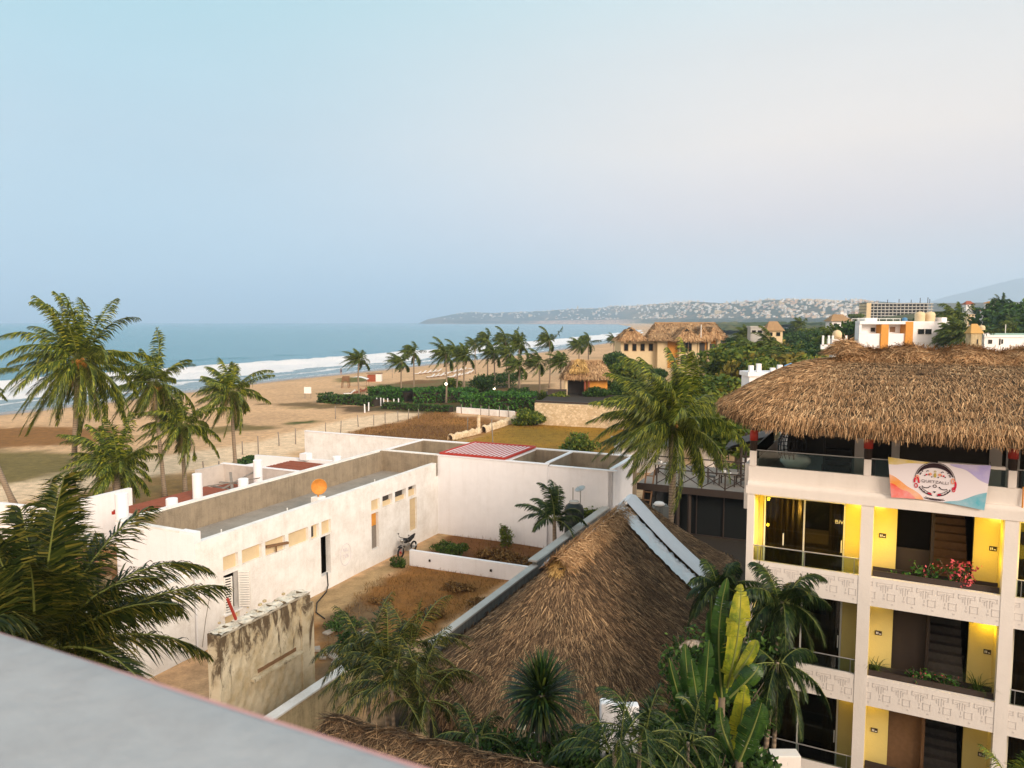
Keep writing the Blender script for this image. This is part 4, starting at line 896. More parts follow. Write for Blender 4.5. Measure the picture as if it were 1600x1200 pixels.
b = MB(); b.bar(s0 + Vector((0, 0, -.022)) - nv * .004, s1 + Vector((0, 0, -.022)) - nv * .004, .012, .016); b.build('edge_fringe', plain('pink_fringe_tint', (.55, .30, .28), .85), pp)  # thin pink bar stands in for the lens colour fringe along the edge
b = MB(); q0, q1 = s0 + nv * .62, s1 + nv * .62; b.poly([q0, q0 + Vector((0, 0, -1.2)), q1 + Vector((0, 0, -1.2)), q1]); b.build('inner_face', M['white_clean'], pp)
w0, w1 = e0 - dv * 2.0 + nv * .03, e1 + dv * 16 + nv * .03; bk = nv * 12
b = MB(); b.prism([(w0.x, w0.y), (w1.x, w1.y), (w1.x + bk.x, w1.y + bk.y), (w0.x + bk.x, w0.y + bk.y)][::-1], -.5, 11.25); b.build('building_wall', M['hotel'], pp)
# ------------------------------------------------------------------ thatch
def patch(c00, c10, c11, c01):
    """bilinear patch, v runs from ridge (0) to eave (1)"""
    c00, c10, c11, c01 = [np.array(c, float) for c in (c00, c10, c11, c01)]
    def f(u, v):
        u = np.asarray(u)[..., None]; v = np.asarray(v)[..., None]
        return (c00 * (1 - u) + c10 * u) * (1 - v) + (c01 * (1 - u) + c11 * u) * v
    return f
def straw(f, n, L_, w_, rng, lift=.10, yaw=.28, off=.03, sag=None, vr=(0, 1), courses=0):
    u = rng.random(n); v = vr[0] + (vr[1] - vr[0]) * rng.random(n)
    if courses: k_ = rng.random(n) < .38; wob = .25 * np.sin(u * 90) * rng.random(n); v = np.where(k_, np.clip((np.floor(v * courses) + .25 * rng.random(n) + wob) / courses, 0, 1), v)
    p = f(u, v); e = 1e-3
    dn = nrm(f(u, np.minimum(v + e, 1)) - f(u, np.minimum(v + e, 1) - e)); sd_ = nrm(f(np.minimum(u + e, 1), v) - f(np.minimum(u + e, 1) - e, v) + 1e-9)
    no = nrm(np.cross(sd_, dn)); no *= np.sign(no[:, 2:] + 1e-9); sd_ = nrm(np.cross(dn, no))
    th = rng.normal(0, yaw, (n, 1)); d = nrm(dn * np.cos(th) + sd_ * np.sin(th) + no * rng.uniform(-.03, lift, (n, 1)))
    s = nrm(np.cross(d, no)) + no * rng.normal(0, .35, (n, 1)); l = (L_ * rng.uniform(.55, 1.3, n))[:, None]; w2 = (w_ * rng.uniform(.6, 1.5, n))[:, None] * .5
    p = p + no * (off * rng.random((n, 1)) + .004)
    q = p + d * l
    return np.stack([p - s * w2, p + s * w2, q + s * w2 * .45, q - s * w2 * .45], 1)
def eave_fringe(pts, n, L_, w_, rng, out):
    """hanging fringe along a poly-line of eave points; out = outward vectors"""
    pts = np.array(pts, float); out = np.array(out, float); seg = np.linalg.norm(np.diff(pts, axis=0), axis=1); cum = np.r_[0, np.cumsum(seg)]
    s = rng.random(n) * cum[-1]; i = np.clip(np.searchsorted(cum, s) - 1, 0, len(seg) - 1); f = ((s - cum[i]) / seg[i])[:, None]
    p = pts[i] * (1 - f) + pts[i + 1] * f; o = nrm(out[i] * (1 - f) + out[i + 1] * f); tn = nrm(pts[i + 1] - pts[i])
    p = p + o * rng.uniform(-.32, .06, (n, 1)) + np.array((0, 0, 1.0)) * rng.uniform(-.12, .22, (n, 1))
    d = nrm(o * rng.uniform(.05, .75, (n, 1)) + np.array((0, 0, -1.0)) + tn * rng.normal(0, .22, (n, 1)))
    l = (L_ * rng.uniform(.4, 1.25, n) * (1 + .5 * vnoise(s * 1.7, s * 0, 4)))[:, None]; w2 = (w_ * rng.uniform(.6, 1.4, n))[:, None] * .5; sd_ = nrm(tn + o * rng.normal(0, .5, (n, 1)))
    q = p + d * l; return np.stack([p - sd_ * w2, p + sd_ * w2, q + sd_ * w2 * .35, q - sd_ * w2 * .35], 1)
# ---- large palapa in the courtyard
pal = thing('palapa', 'large thatched palapa hall with a hipped grey-brown roof, below the hotel', 'thatched hall', (-8.4, 24, 0), 'G')
RZ, EZ = 5.45, 2.15; aL, aR, aC = -12.0, -4.5, -8.35; bF, bR0, bR1, bB = 17.0, 21.7, 30.6, 34.6
def eave_loop():
    """rounded eave outline, anticlockwise from front-left"""
    pts = []
    for (cx, cy, a0) in ((aR - 2.2, bF + 2.2, -90), (aR - 1.2, bB - 1.2, 0), (aL + 1.2, bB - 1.2, 90), (aL + 2.4, bF + 2.4, 180)):
        r = 2.2 if cy < 25 and cx > -9 else (2.4 if cy < 25 else 1.2)
        for k in range(7): t_ = math.radians(a0 + 15 * k); pts.append((cx + r * math.cos(t_), cy + r * math.sin(t_)))
    out = []
    for i in range(len(pts)):
        p, q = pts[i], pts[(i + 1) % len(pts)]; L_ = math.dist(p, q); m = max(1, int(L_ / .5))
        out += [(p[0] + (q[0] - p[0]) * k / m, p[1] + (q[1] - p[1]) * k / m) for k in range(m)]
    return out
EL = eave_loop(); EN = len(EL)
def ridge_near(p): return (aC, min(max(p[1] + (bR0 - bF) * .0, bR0), bR1))
def pal_pt(i, v):
    p = EL[i % EN]; r = ridge_near(p); s = .10 * math.sin(math.pi * v)
    return (r[0] + (p[0] - r[0]) * v, r[1] + (p[1] - r[1]) * v, RZ + (EZ - RZ) * v - .16 * math.sin(math.pi * v) + .03 * math.sin(i * .9 + v * 9))
b = MB(); NVv = 14
b._add([pal_pt(i, v / NVv) for v in range(NVv + 1) for i in range(EN)], [(j*EN+i, j*EN+(i+1)%EN, (j+1)*EN+(i+1)%EN, (j+1)*EN+i) for j in range(NVv) for i in range(EN)])
b._add([(x, y, EZ - .22) for x, y in EL], [tuple(range(EN))])
b.build('roof_underlay', M['thatch_base'], pal, True)
rg = np.random.default_rng(5)
ELA = np.array(EL); RA_ = np.array([ridge_near(p) for p in EL])
def pal_f(u, v):
    x = np.asarray(u) * (EN - .001); i = x.astype(int); f = (x - i)[..., None]; j = (i + 1) % EN
    e = ELA[i] * (1 - f) + ELA[j] * f; r = RA_[i] * (1 - f) + RA_[j] * f; v = np.asarray(v)[..., None]
    xy = r + (e - r) * v; z = RZ + (EZ - RZ) * v - .16 * np.sin(np.pi * v); return np.concatenate([xy, z], -1)
area_v = lambda n: None
q1 = straw(pal_f, 110000, .30, .021, rg, .14, .30, .05, courses=16)
soup('thatch', q1, M['thatch_grey'], pal)
outv = [(ELA[i] - RA_[i]) for i in range(EN)]; outv = [(o[0] / np.linalg.norm(o), o[1] / np.linalg.norm(o), 0) for o in outv]
fr_ = eave_fringe([(x, y, EZ) for x, y in EL] + [(EL[0][0], EL[0][1], EZ)], 12000, .42, .03, rg, outv + [outv[0]])
soup('eave_fringe', fr_, M['thatch_grey'], pal)
# ridge tuft and hip seams
def ridge_f(u, v): u = np.asarray(u)[..., None]; v = np.asarray(v)[..., None]; a = (v - .5) * 2; return np.concatenate([aC + .40 * a, 21.2 + 7.4 * u, RZ + .14 - .40 * np.abs(a) ** 1.3], -1)
rq = straw(ridge_f, 6000, .34, .022, rg, .25, 1.0, .08)
kn = straw(lambda u, v: np.stack([aC + (.08 + .34 * np.asarray(v)) * np.cos(3.6 + 2.3 * np.asarray(u)) * .8, 21.75 + (.06 + .46 * np.asarray(v)) * np.sin(3.6 + 2.3 * np.asarray(u)), RZ + .10 - .42 * np.asarray(v)], -1), 1800, .30, .020, rg, .2, .4, .06)
soup('ridge_cap', rq, M['thatch'], pal); soup('hip_tuft', kn, M['thatch_gold'], pal)
b = MB(); b.lathe([(.02, -.08), (.10, -.05), (.11, .06), (.03, .08)], (aC + .1, 21.32, RZ - .26), 10); b.build('vent_hole', M['soil'], pal)
for (a, bb) in ((-11.4, 18.2), (-8.2, 17.5), (-5.3, 18.3), (-5.0, 26), (-11.6, 26), (-5.2, 33.6), (-11.4, 33.6)):
    q = MB(); q.tube([(a, bb, -.4), (a, bb, 1.95)], .16, 10); q.build('post', M['cream'], pal, True)
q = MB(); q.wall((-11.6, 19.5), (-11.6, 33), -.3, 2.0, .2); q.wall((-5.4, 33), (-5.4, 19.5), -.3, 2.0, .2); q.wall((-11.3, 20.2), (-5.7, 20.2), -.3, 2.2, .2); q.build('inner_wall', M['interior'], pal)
# metal flashing over the roof
fl = thing('roof_flashing', 'pale crumpled metal flashing folded over the ridge of the large thatched roof', 'flashing', (aC, 29, RZ), 'G')
def prof(a):  # height of the roof at a
    k = abs(a - aC) / (aR - aC if a > aC else aC - aL); return RZ + (EZ - RZ) * min(k, 1.12) - .16 * math.sin(math.pi * min(k, 1)) + .16
b = MB(); b.grid(lambda u, v: (aL - .25 + (aR - aL + .45) * u, 28.8 + 1.35 * v, prof(aL - .25 + (aR - aL + .45) * u) + .16 + .16 * v * (1 - v) * 3), 60, 4); b.build('outer_sheet', M['foilwhite'], fl)
rr = random.Random(2); JN = [[rr.uniform(-.05, .05) for _ in range(9)] for _ in range(81)]
b = MB(); b.grid(lambda u, v: (aC - 1.1 + (aR - aC + 1.35) * u, 27.55 + 1.22 * v + JN[int(u * 80)][int(v * 8)] * .6, prof(aC - 1.1 + (aR - aC + 1.35) * u) + .04 + .1 * math.sin(v * 3.1) + JN[int(u * 80)][int(v * 8)] * (1 if v > .5 else .4)), 80, 8); b.build('crumpled_sheet', M['foil'], fl)
# ---- small thatched canopy just below the parapet
nt_ = thing('thatch_canopy', 'dry thatched canopy ridge peeping out under the rooftop parapet', 'thatch canopy', (-1.4, 12.5, 0), 'W')
c0, c1 = P(512, 1128, 5.3), P(860, 1215, 5.3); dn2 = (c1 - c0).normalized(); off = Vector((-dn2.y, dn2.x, 0)); c1 = c1 + dn2 * 3
if off.y > 0: off = -off
def can_f(u, v):
    u = np.asarray(u)[..., None]; v = np.asarray(v)[..., None]; a = (v - .22) * 1.0
    p = np.array(c0)[None] + np.array(c1 - c0)[None] * u; ro = .06 * np.sin(u * 40)
    return p + np.array(off)[None] * (a * 2.0) + np.array((0, 0, 1.0)) * (.06 - 1.35 * np.abs(a) ** 1.25 + ro * .4)
b = MB(); b.grid(lambda u, v: tuple(can_f(np.array(u), np.array(v)).reshape(3)), 40, 16); b.build('underlay', M['thatch_base'], nt_, True)
soup('thatch', np.concatenate([straw(can_f, 15000, .26, .014, rg, .2, .35, .05), straw(can_f, 6000, .34, .016, rg, .2, .8, .07, vr=(.1, .45))]), M['thatch_grey'], nt_)
for p in (c0 + dn2 * .6 + off * .9, c0 + dn2 * 3.0 + off * .9): q = MB(); q.tube([(p.x, p.y, -.4), (p.x, p.y, 4.6)], .1, 8); q.build('post', M['wood'], nt_)
# ------------------------------------------------------------------ hotel (frame H: x along the facade, y into the building, z up)
hot = thing('hotel', 'three storey cream hotel with lit yellow balconies and a big thatched rooftop', 'hotel', (5, 4, -.3), 'H')
XR = 16.2; DEP_ = 9.0
COLS = [(0, .2), (2.96, 3.27), (6.2, 6.5), (9.5, 9.8), (12.8, 13.1), (16.0, 16.2)]
b = MB()
for z0, z1 in ((5.36, 6.15), (2.56, 3.36), (-.3, .56)): b.box(0, XR, 0, .14, z0, z1)
b.box(-.04, XR, -.04, .14, 8.1, 8.33)
b.grid(lambda u, v: (0 + XR * u, -.04 + .12 * (1 - math.cos(v * math.pi / 2)), 8.33 + .13 * math.sin(v * math.pi / 2)), 4, 6)
b.box(.0, XR, .08, .22, 8.46, 8.89)
b.build('facade_band', M['hotel'], hot)
b = MB()
for x0, x1 in COLS: b = MB(); b.box(x0 + .003, x1 - .003, -.012, .30, -.3, 8.1); b.build('column', M['hotel'], hot)
b = MB()
for x0, x1 in COLS: b = MB(); b.box(x0 + .02, x0 + .20, .06, .26, 8.89, 9.33); b.build('parapet_post', M['hotel'], hot, bevel=.01)
b = MB()
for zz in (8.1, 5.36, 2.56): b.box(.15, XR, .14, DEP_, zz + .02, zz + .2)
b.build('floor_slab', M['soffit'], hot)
b = MB(); b.box(.0, .15, .14, DEP_, -.3, 8.1); b.box(.15, XR, DEP_, DEP_ + .2, -.3, 8.1); b.wall((0, .3), (0, DEP_), 8.1, 8.9, .14); b.build('side_wall', M['hotel'], hot)
# relief frieze: stepped frets and small squares
def frieze(z, xa, xb):
    q = MB(); p = .47; n = int((xb - xa) / p)
    def ln(x0, z0, x1, z1):
        w_ = .009; q.box(min(x0, x1) - w_, max(x0, x1) + w_, -.006, .0, min(z0, z1) - w_, max(z0, z1) + w_)
    for k in range(n):
        x = xa + p * k + .05; t = z
        ln(x, t, x + .36, t); ln(x, t, x, t - .10); ln(x, t - .10, x + .10, t - .10); ln(x + .10, t - .10, x + .10, t - .19); ln(x + .05, t - .06, x + .15, t - .06); ln(x + .15, t - .06, x + .15, t - .24)
        ln(x + .36, t, x + .36, t - .10); ln(x + .36, t - .10, x + .26, t - .10); ln(x + .26, t - .10, x + .26, t - .19); ln(x + .21, t - .06, x + .31, t - .06); ln(x + .21, t - .06, x + .21, t - .24)
        y = t - .27
        for (a, c, d, e_) in ((x + .26, y, x + .43, y), (x + .26, y - .17, x + .43, y - .17), (x + .26, y, x + .26, y - .17), (x + .43, y, x + .43, y - .17)): ln(a, c, d, e_)
        ln(x + .18, y - .02, x + .18, y - .08); q.box(x + .155, x + .205, -.006, 0, y - .17, y - .12); q.box(x + .36, x + .40, -.006, 0, y - .29, y - .25)
    return q
for z in (6.03, 3.22): frieze(z, .08, XR - .3).build('relief_frieze', M['relief'], hot)
# rooms: back wall with doors, three floors x five bays
BAYS = [(.2, 2.96), (3.27, 6.2), (6.5, 9.5), (9.8, 12.8), (13.1, 16.0)]
YW = 1.0
def bay_room(i, fl, x0, x1):
    z0 = (.2 - .3, 2.76, 5.56)[fl]; z1 = (2.56, 5.36, 8.1)[fl]; even = i % 2 == 0
    wm = M['hotel_warm']
    if even: o0, o1 = x0 + .10, x1 - .42
    else: o0, o1 = x0 + .57, x1 - .55
    q = MB(); q.wall((x0 - .05, YW), (x1 + .05, YW), z0, z1, .15, [(o0 - x0 + .05, o1 - x0 + .05, z0 + .02, z1 - .22 if even else z1 - .18)])
    q.box(x0 - .02, x0, .14, YW, z0, z1) if i else q.box(x0 - .05, x0 - .001, .14, YW, z0, z1)
    q.box(x1, x1 + .02, .3, YW, z0, z1); q.build('balcony_wall', wm, hot)
    zt = z1 - (.22 if even else .18); zb = z0 + .02
    # dim room behind
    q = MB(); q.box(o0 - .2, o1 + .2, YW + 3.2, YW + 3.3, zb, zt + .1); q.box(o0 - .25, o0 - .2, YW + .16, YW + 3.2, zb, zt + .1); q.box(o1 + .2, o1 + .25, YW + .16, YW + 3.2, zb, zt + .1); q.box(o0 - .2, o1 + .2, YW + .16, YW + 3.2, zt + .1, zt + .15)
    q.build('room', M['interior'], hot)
    if even:
        d = MB(); mid = (o0 + o1) / 2
        for x in (o0 + .02, mid, o1 - .05): d.box(x, x + .045, YW + .02, YW + .09, zb, zt)
        d.box(o0, o1, YW + .021, YW + .088, zt - .05, zt); d.box(o0, o1, YW + .021, YW + .088, zb, zb + .06)
        door = d.build('sliding_door', M['white_metal'], hot)
        g = MB(); g.box(o0 + .05, o1 - .02, YW + .05, YW + .06, zb + .05, zt - .05); g.build('glass_pane', M['glass_room'], door)
        for x in (mid - .55, o1 - .1): g = MB(); g.box(x, x + .03, YW - .03, YW + .02, zb + .85, zb + 1.2); g.build('handle', M['white_metal'], door)
        c = MB(); c.grid(lambda u, v: (o0 + .05 + .98 * u, YW + .35 + .05 * math.sin(u * 40), zb + .02 + (zt - zb - .05) * v), 60, 1); c.grid(lambda u, v: (o1 - .45 + .4 * u, YW + .35 + .05 * math.sin(u * 34), zb + .02 + (zt - zb - .05) * v), 50, 1); c.build('curtain', M['curtain'], hot)
        c = MB(); c.box(o0 + .3, o1 - .3, YW + 1.2, YW + 3.0, zb, zb + .55); c.box(o0 + .35, o1 - .35, YW + 1.25, YW + 2.9, zb + .55, zb + .68); c.build('bed', M['curtain'], hot, bevel=.03)
        if fl == 2 and i == 0:
            pass
        # balustrade: glass and thin rail
        r = MB(); r.tube([(x0, .05, (.98, 3.76, 6.6)[fl]), (x1, .05, (.98, 3.76, 6.6)[fl])], .018, 8)
        for x in (x0 + .12, (x0 + x1) / 2, x1 - .12): r.tube([(x, .06, (.56, 3.36, 6.15)[fl]), (x, .06, (.98, 3.76, 6.6)[fl])], .008, 6)
        rl = r.build('railing', M['metal'], hot)
        g = MB(); g.box(x0 + .02, x1 - .02, .07, .08, (.57, 3.37, 6.16)[fl], (.95, 3.73, 6.57)[fl]); g.build('glass', M['glass_clear'], rl)
    else:
        mid = o0 + .86
        # sliding panel left, stairs on the right
        d = MB(); d.box(o0, mid - .03, YW + .25, YW + .30, zb, zb + 1.15 if fl == 2 else zt); d.box(mid - .03, mid + .05, YW + .1, YW + .26, zb, zt); d.build('dark_panel', M['dark'] if fl else M['wood'], hot)
        st = MB()
        for k in range(12): st.box(mid + .08, o1 - .02, YW + .5 + .24 * k, YW + .74 + .24 * k, zb, zb + .18 * (k + 1))
        st.build('stairs', M['wood'] if fl == 2 else M['greywood'], hot)
        # planter trough
        zp = (.56, 3.36, 6.15)[fl]
        t_ = MB(); t_.wall((x0 + .02, .16), (x1 - .02, .16), zp - .05, zp + .15, .03); t_.wall((x0 + .02, .52), (x1 - .02, .52), zp - .2, zp + .15, .03); t_.box(x0 + .03, x1 - .03, .19, .52, zp - .1, zp + .02); t_.build('planter', M['dark'], hot)
    for x in ((x1 - .36,) if False else ((x0 + .14, x1 - .20) if not even else ())):
        p = MB(); p.box(x, x + .17, YW - .02, YW, z0 + 1.45, z0 + 1.57); pl = p.build('room_plaque', M['dark'], hot)
        p = MB()
        for (a, w_) in ((.025, .02), (.06, .02), (.10, .05)): p.box(x + a, x + a + w_, YW - .026, YW - .021, z0 + 1.48, z0 + 1.54 if a < .1 else z0 + 1.50)
        p.build('plaque_number', M['cushion'], pl)
    for x in (((x1 - .10),) if even else (x0 + .10, x1 - .10)):
        lamp = MB(); lamp.lathe([(.03, -.10), (.055, -.08), (.06, 0)], (x, YW - .10, z1 - .10), 12); lm = lamp.build('balcony_lamp', LAMPON if (fl, i) in LIT else M['white_metal'], hot, True)
LAMPON = glow('lamp_glass', (1.0, .80, .30), 9.0)
LIT = {(2, 0): 26, (2, 1): 27, (2, 2): 24, (1, 1): 6, (0, 1): 2.0, (0, 0): 1.5, (2, 3): 36}
for fl in range(3):
    for i, (x0, x1) in enumerate(BAYS): bay_room(i, fl, x0, x1)
def hp(x, y, z): c, s_ = math.cos(HANG), math.sin(HANG); return HO + Vector((c * x - s_ * y, s_ * x + c * y, z))
def plight(x, y, z, e, col=(1.0, .66, .025), r=.05):
    l = bpy.data.lights.new('balcony_or_fill_light', 'POINT'); l.energy = e; l.color = col; l.shadow_soft_size = r
    o = bpy.data.objects.new('balcony_or_fill_light', l); COL.objects.link(o); o.location = hp(x, y, z)
for (fl, i), e in LIT.items():
    x0, x1 = BAYS[i]; z1 = (2.56, 5.36, 8.1)[fl]
    if i == 0 and fl == 2: plight(x1 - .2, .42, z1 - .5, e * .35); plight(.34, .42, z1 - .5, e * .3); plight(x1 - .2, .42, z1 - 1.3, e * .3); plight(.34, .42, z1 - 1.3, e * .25)
    elif i == 0: plight(x1 - .14, .62, z1 - .34, e * .6)
    elif (fl, i) == (1, 1): plight(x1 - .14, .72, z1 - .30, e)
    elif (fl, i) == (0, 1): plight(x0 + .14, .72, z1 - .30, e)
    else:
        for xx_ in (x0 + .28, x1 - .28): plight(xx_, .45, z1 - .45, e * .28, r=.2); plight(xx_, .45, z1 - 1.2, e * .26, r=.2)
plight(1.4, YW + .22, 7.5, 9, (1.0, .70, .2), .04); plight(1.6, YW + 1.9, 7.6, 18, (1.0, .72, .25), .04); plight(4.75, YW + 1.4, 7.5, 3, (1.0, .75, .3), .2)  # unseen lamps added inside the top floor rooms to brighten them
# lettering on the glass door
def text_mesh(s, size, name):
    c = bpy.data.curves.new(name, 'FONT'); c.body = s; c.size = size; c.align_x = 'CENTER'; c.align_y = 'CENTER'; c.resolution_u = 3
    o = bpy.data.objects.new('tmp', c); COL.objects.link(o); bpy.context.view_layer.update()
    me = bpy.data.meshes.new_from_object(o); COL.objects.unlink(o); bpy.data.objects.remove(o); return me
me = text_mesh('BIV', .16, 'door_letters'); me.materials.clear(); me.materials.append(M['cushion'])
o = bpy.data.objects.new('door_letters', me); COL.objects.link(o); o.parent = hot; o.location = Vector((2.38, YW + .015, 7.30)) - Vector(hot['_o']); o.rotation_euler = (math.pi / 2, 0, 0)
# ---- roof terrace
b = MB()
for k, (x0, x1) in enumerate(COLS):
    b = MB(); b.tube([(x0 + .11, .16, 9.33), (x0 + .11, .16, 10.9)], .10, 10); tp_ = b.build('terrace_post', M['dark'], hot, True)
    b = MB(); b.tube([(x0 + .11, .16, 9.62), (x0 + .11, .16, 9.92)], .115, 10); b.build('painted_band', M['redpaint'], tp_, True)
for a_, c_ in ((2.62, 2.98), (3.62, 3.84), (6.1, 6.4), (9, 9.3)): b = MB(); b.box(a_, c_, 3.0, 3.3, 8.3, 10.6); b.build('terrace_column', M['hotel'], hot)
b = MB(); b.box(3.84, 6.1, 3.1, 3.2, 8.3, 9.9); b.box(.3, XR, 6.2, 6.35, 8.3, 10.6); b.build('terrace_wall', M['interior'], hot)
b = MB()
for k in range(5): b.box(6.5 + .22 * k, 6.6 + .22 * k, 3.0, 3.06, 8.3, 10.4)
b.build('slat_screen', M['cushion'], hot)
b = MB(); b.box(.26, 3.04, .13, .142, 8.89, 9.33); b.box(3.27, 6.2, .13, .142, 8.89, 9.33); b.box(6.5, 9.5, .13, .142, 8.89, 9.33); b.box(9.8, 12.8, .13, .142, 8.89, 9.33)
gl = b.build('glass_balustrade', M['glass_clear'], hot)
b = MB(); b.tube([(.1, .14, 9.35), (6.3, .14, 9.35)], .016, 8); b.tube([(6.4, .14, 9.35), (XR, .14, 9.35)], .016, 8); b.tube([(.06, .2, 9.35), (.06, 6, 9.35)], .016, 8); b.build('handrail', M['metal'], gl)
b = MB(); b.box(.05, .062, .3, 6, 8.9, 9.33); b.build('side_glass', M['glass_clear'], gl)
b = MB(); b.box(4.7, 6.15, .03, .2, 9.33, 9.41); b.build('table_ledge', M['hotel'], hot, bevel=.01)
b = MB(); b.tube([(6.54, .05, 8.95), (6.54, .02, 8.35)], .018, 6); b.tube([(6.54, .02, 8.36), (7.6, .02, 8.36)], .014, 6); b.build('copper_pipe', M['rust'], hot)
b = MB(); b.box(-.16, -.0, .35, .7, 7.55, 8.15); b.build('wall_box', M['hotel'], hot, bevel=.02)
b = MB(); b.tube([(.42, -.02, 6.6), (.38, -.02, 6.0), (.34, -.02, 5.4)], .010, 5); b.build('dangling_cable', M['dark'], hot)
# thatched roof
rg = np.random.default_rng(9)
yF, yB, xL, ridY, ridX, ridZ = -.95, 8.9, -.95, 4.0, 2.3, 11.84
pts = []
for (cx, cy, a0) in ((xL + 1.6, yF + 1.6, 180), (17.4 - .1, yF + .1, 270), (17.4 - .1, yB - .1, 0), (xL + 1.6, yB - 1.6, 90)):
    r = 1.6 if cx < 5 else .1
    for k in range(9): t_ = math.radians(a0 + 11.25 * k); pts.append((cx + r * math.cos(t_), cy + r * math.sin(t_)))
HL = []
for i in range(len(pts)):
    p, q = pts[i], pts[(i + 1) % len(pts)]; L_ = math.dist(p, q); m = max(1, int(L_ / .4)); HL += [(p[0] + (q[0] - p[0]) * k / m, p[1] + (q[1] - p[1]) * k / m) for k in range(m)]
HLA = np.array(HL); HN = len(HL); HRA = np.stack([np.clip(HLA[:, 0], ridX, 17.4), np.full(HN, ridY)], 1)
HEZ = 10.33 + .30 * np.exp(-((HLA[:, 0] - xL) / 1.3) ** 2)
def hot_f(u, v):
    x = np.asarray(u) * (HN - .001); i = x.astype(int); f = (x - i)[..., None]; j = (i + 1) % HN
    e = HLA[i] * (1 - f) + HLA[j] * f; r = HRA[i] * (1 - f) + HRA[j] * f; ez = HEZ[i][..., None] * (1 - f) + HEZ[j][..., None] * f; v = np.asarray(v)[..., None]
    return np.concatenate([r + (e - r) * v, ridZ + (ez - ridZ) * v + .34 * np.sin(np.pi * v ** 1.1)], -1)
b = MB(); NV2 = 14
b._add([tuple(hot_f(np.array((i + .0001) / HN), np.array(v / NV2)).reshape(3)) for v in range(NV2 + 1) for i in range(HN)], [(j*HN+i, j*HN+(i+1)%HN, (j+1)*HN+(i+1)%HN, (j+1)*HN+i) for j in range(NV2) for i in range(HN)])
b._add([(x, y, HEZ[i] - .30) for i, (x, y) in enumerate(HL)], [tuple(range(HN))]); 
b._add([(x, y, HEZ[i] - .30) for i, (x, y) in enumerate(HL)] + [(x, y, HEZ[i]) for i, (x, y) in enumerate(HL)], [(i, (i+1) % HN, HN + (i+1) % HN, HN + i) for i in range(HN)])
b.build('roof_underlay', M['thatch_base'], hot, True)
hq = straw(hot_f, 170000, .25, .016, rg, .13, .24, .045, courses=13)
soup('roof_thatch', hq[(hq[:, 0, 1] < 5.0)], M['thatch'], hot)
ho_ = HLA - HRA; ho_ = [(o[0] / np.linalg.norm(o), o[1] / np.linalg.norm(o), 0) for o in ho_]
fq = eave_fringe([(x, y, HEZ[i] - .06) for i, (x, y) in enumerate(HL)] + [(HL[0][0], HL[0][1], HEZ[0] - .06)], 42000, .23, .015, rg, ho_ + [ho_[0]])
soup('eave_fringe', fq[fq[:, 0, 1] < 5.0], M['thatch'], hot)
def hr_f(u, v): u = np.asarray(u)[..., None]; v = np.asarray(v)[..., None]; a = (v - .5) * 2; return np.concatenate([ridX - .35 + 15 * u, ridY - .55 * a, ridZ + .30 + .06 * np.sin(u * 60) - .30 * a * a], -1)
b = MB(); b.grid(lambda u, v: tuple(hr_f(np.array(u), np.array(v)).reshape(3) - np.array((0, 0, .08))), 60, 6); b.build('ridge_underlay', M['thatch_base'], hot, True)
rq = straw(hr_f, 16000, .42, .018, rg, .12, 1.0, .06)
kq = straw(lambda u, v: np.stack([ridX - .1 + .5 * np.asarray(v) * np.cos(6.28 * np.asarray(u)), ridY - .2 + .5 * np.asarray(v) * np.sin(6.28 * np.asarray(u)), ridZ + .55 - .35 * np.asarray(v)], -1), 2400, .32, .018, rg, .3, .9, .08)
soup('ridge_cap', np.concatenate([rq, kq]), M['thatch'], hot)
# ---- things on the hotel
eg = thing('egg_chair', 'dark woven hanging egg chair with a white cushion on the roof terrace', 'hanging chair', (1.13, 1.2, 8.4), 'H')
b = MB(); cx, cy, cz = 1.13, 1.2, 9.35
for k in range(14):
    a = math.radians(-15 + 210 * k / 13 + 75); b.tube([(cx + .5 * math.sin(t_) * math.cos(a), cy + .5 * math.sin(t_) * math.sin(a), cz - .62 * math.cos(t_)) for t_ in np.linspace(.05, 3.1, 14)], .013, 5)
for t_ in (.5, .9, 1.3, 1.7, 2.1, 2.5): b.tube([(cx + .5 * math.sin(t_) * math.cos(math.radians(60 + 210 * k / 16)), cy + .5 * math.sin(t_) * math.sin(math.radians(60 + 210 * k / 16)), cz - .62 * math.cos(t_)) for k in range(17)], .013, 5)
b.build('basket', M['black'], eg)
b = MB(); b.lathe([(.01, -.24), (.30, -.22), (.43, -.06), (.42, .06), (.30, .12), (.01, .13)], (cx, cy - .02, 8.98), 20); b.build('cushion', M['cushion'], eg, True)
b = MB(); b.tube([(cx + .75, cy + .3, 8.32), (cx + .75, cy + .3, 10.1), (cx + .55, cy + .2, 10.45), (cx + .15, cy + .05, 10.5), (cx, cy, 10.3), (cx, cy, 9.97)], .03, 8); b.lathe([(.5, 8.30), (.5, 8.34)], (cx + .4, cy + .2, 0), 20); b.build('stand', M['black'], eg)
t = thing('terrace_sofa', 'dark low sofa at the back of the roof terrace behind the egg chair', 'sofa', (2.1, 2.6, 8.3), 'H')
b = MB(); b.box(1.75, 2.55, 2.3, 3.0, 8.3, 8.72); b.build('seat', M['black'], t, bevel=.04); b = MB(); b.box(1.75, 2.55, 3.0, 3.2, 8.3, 9.1); b.build('backrest', M['black'], t, bevel=.04)
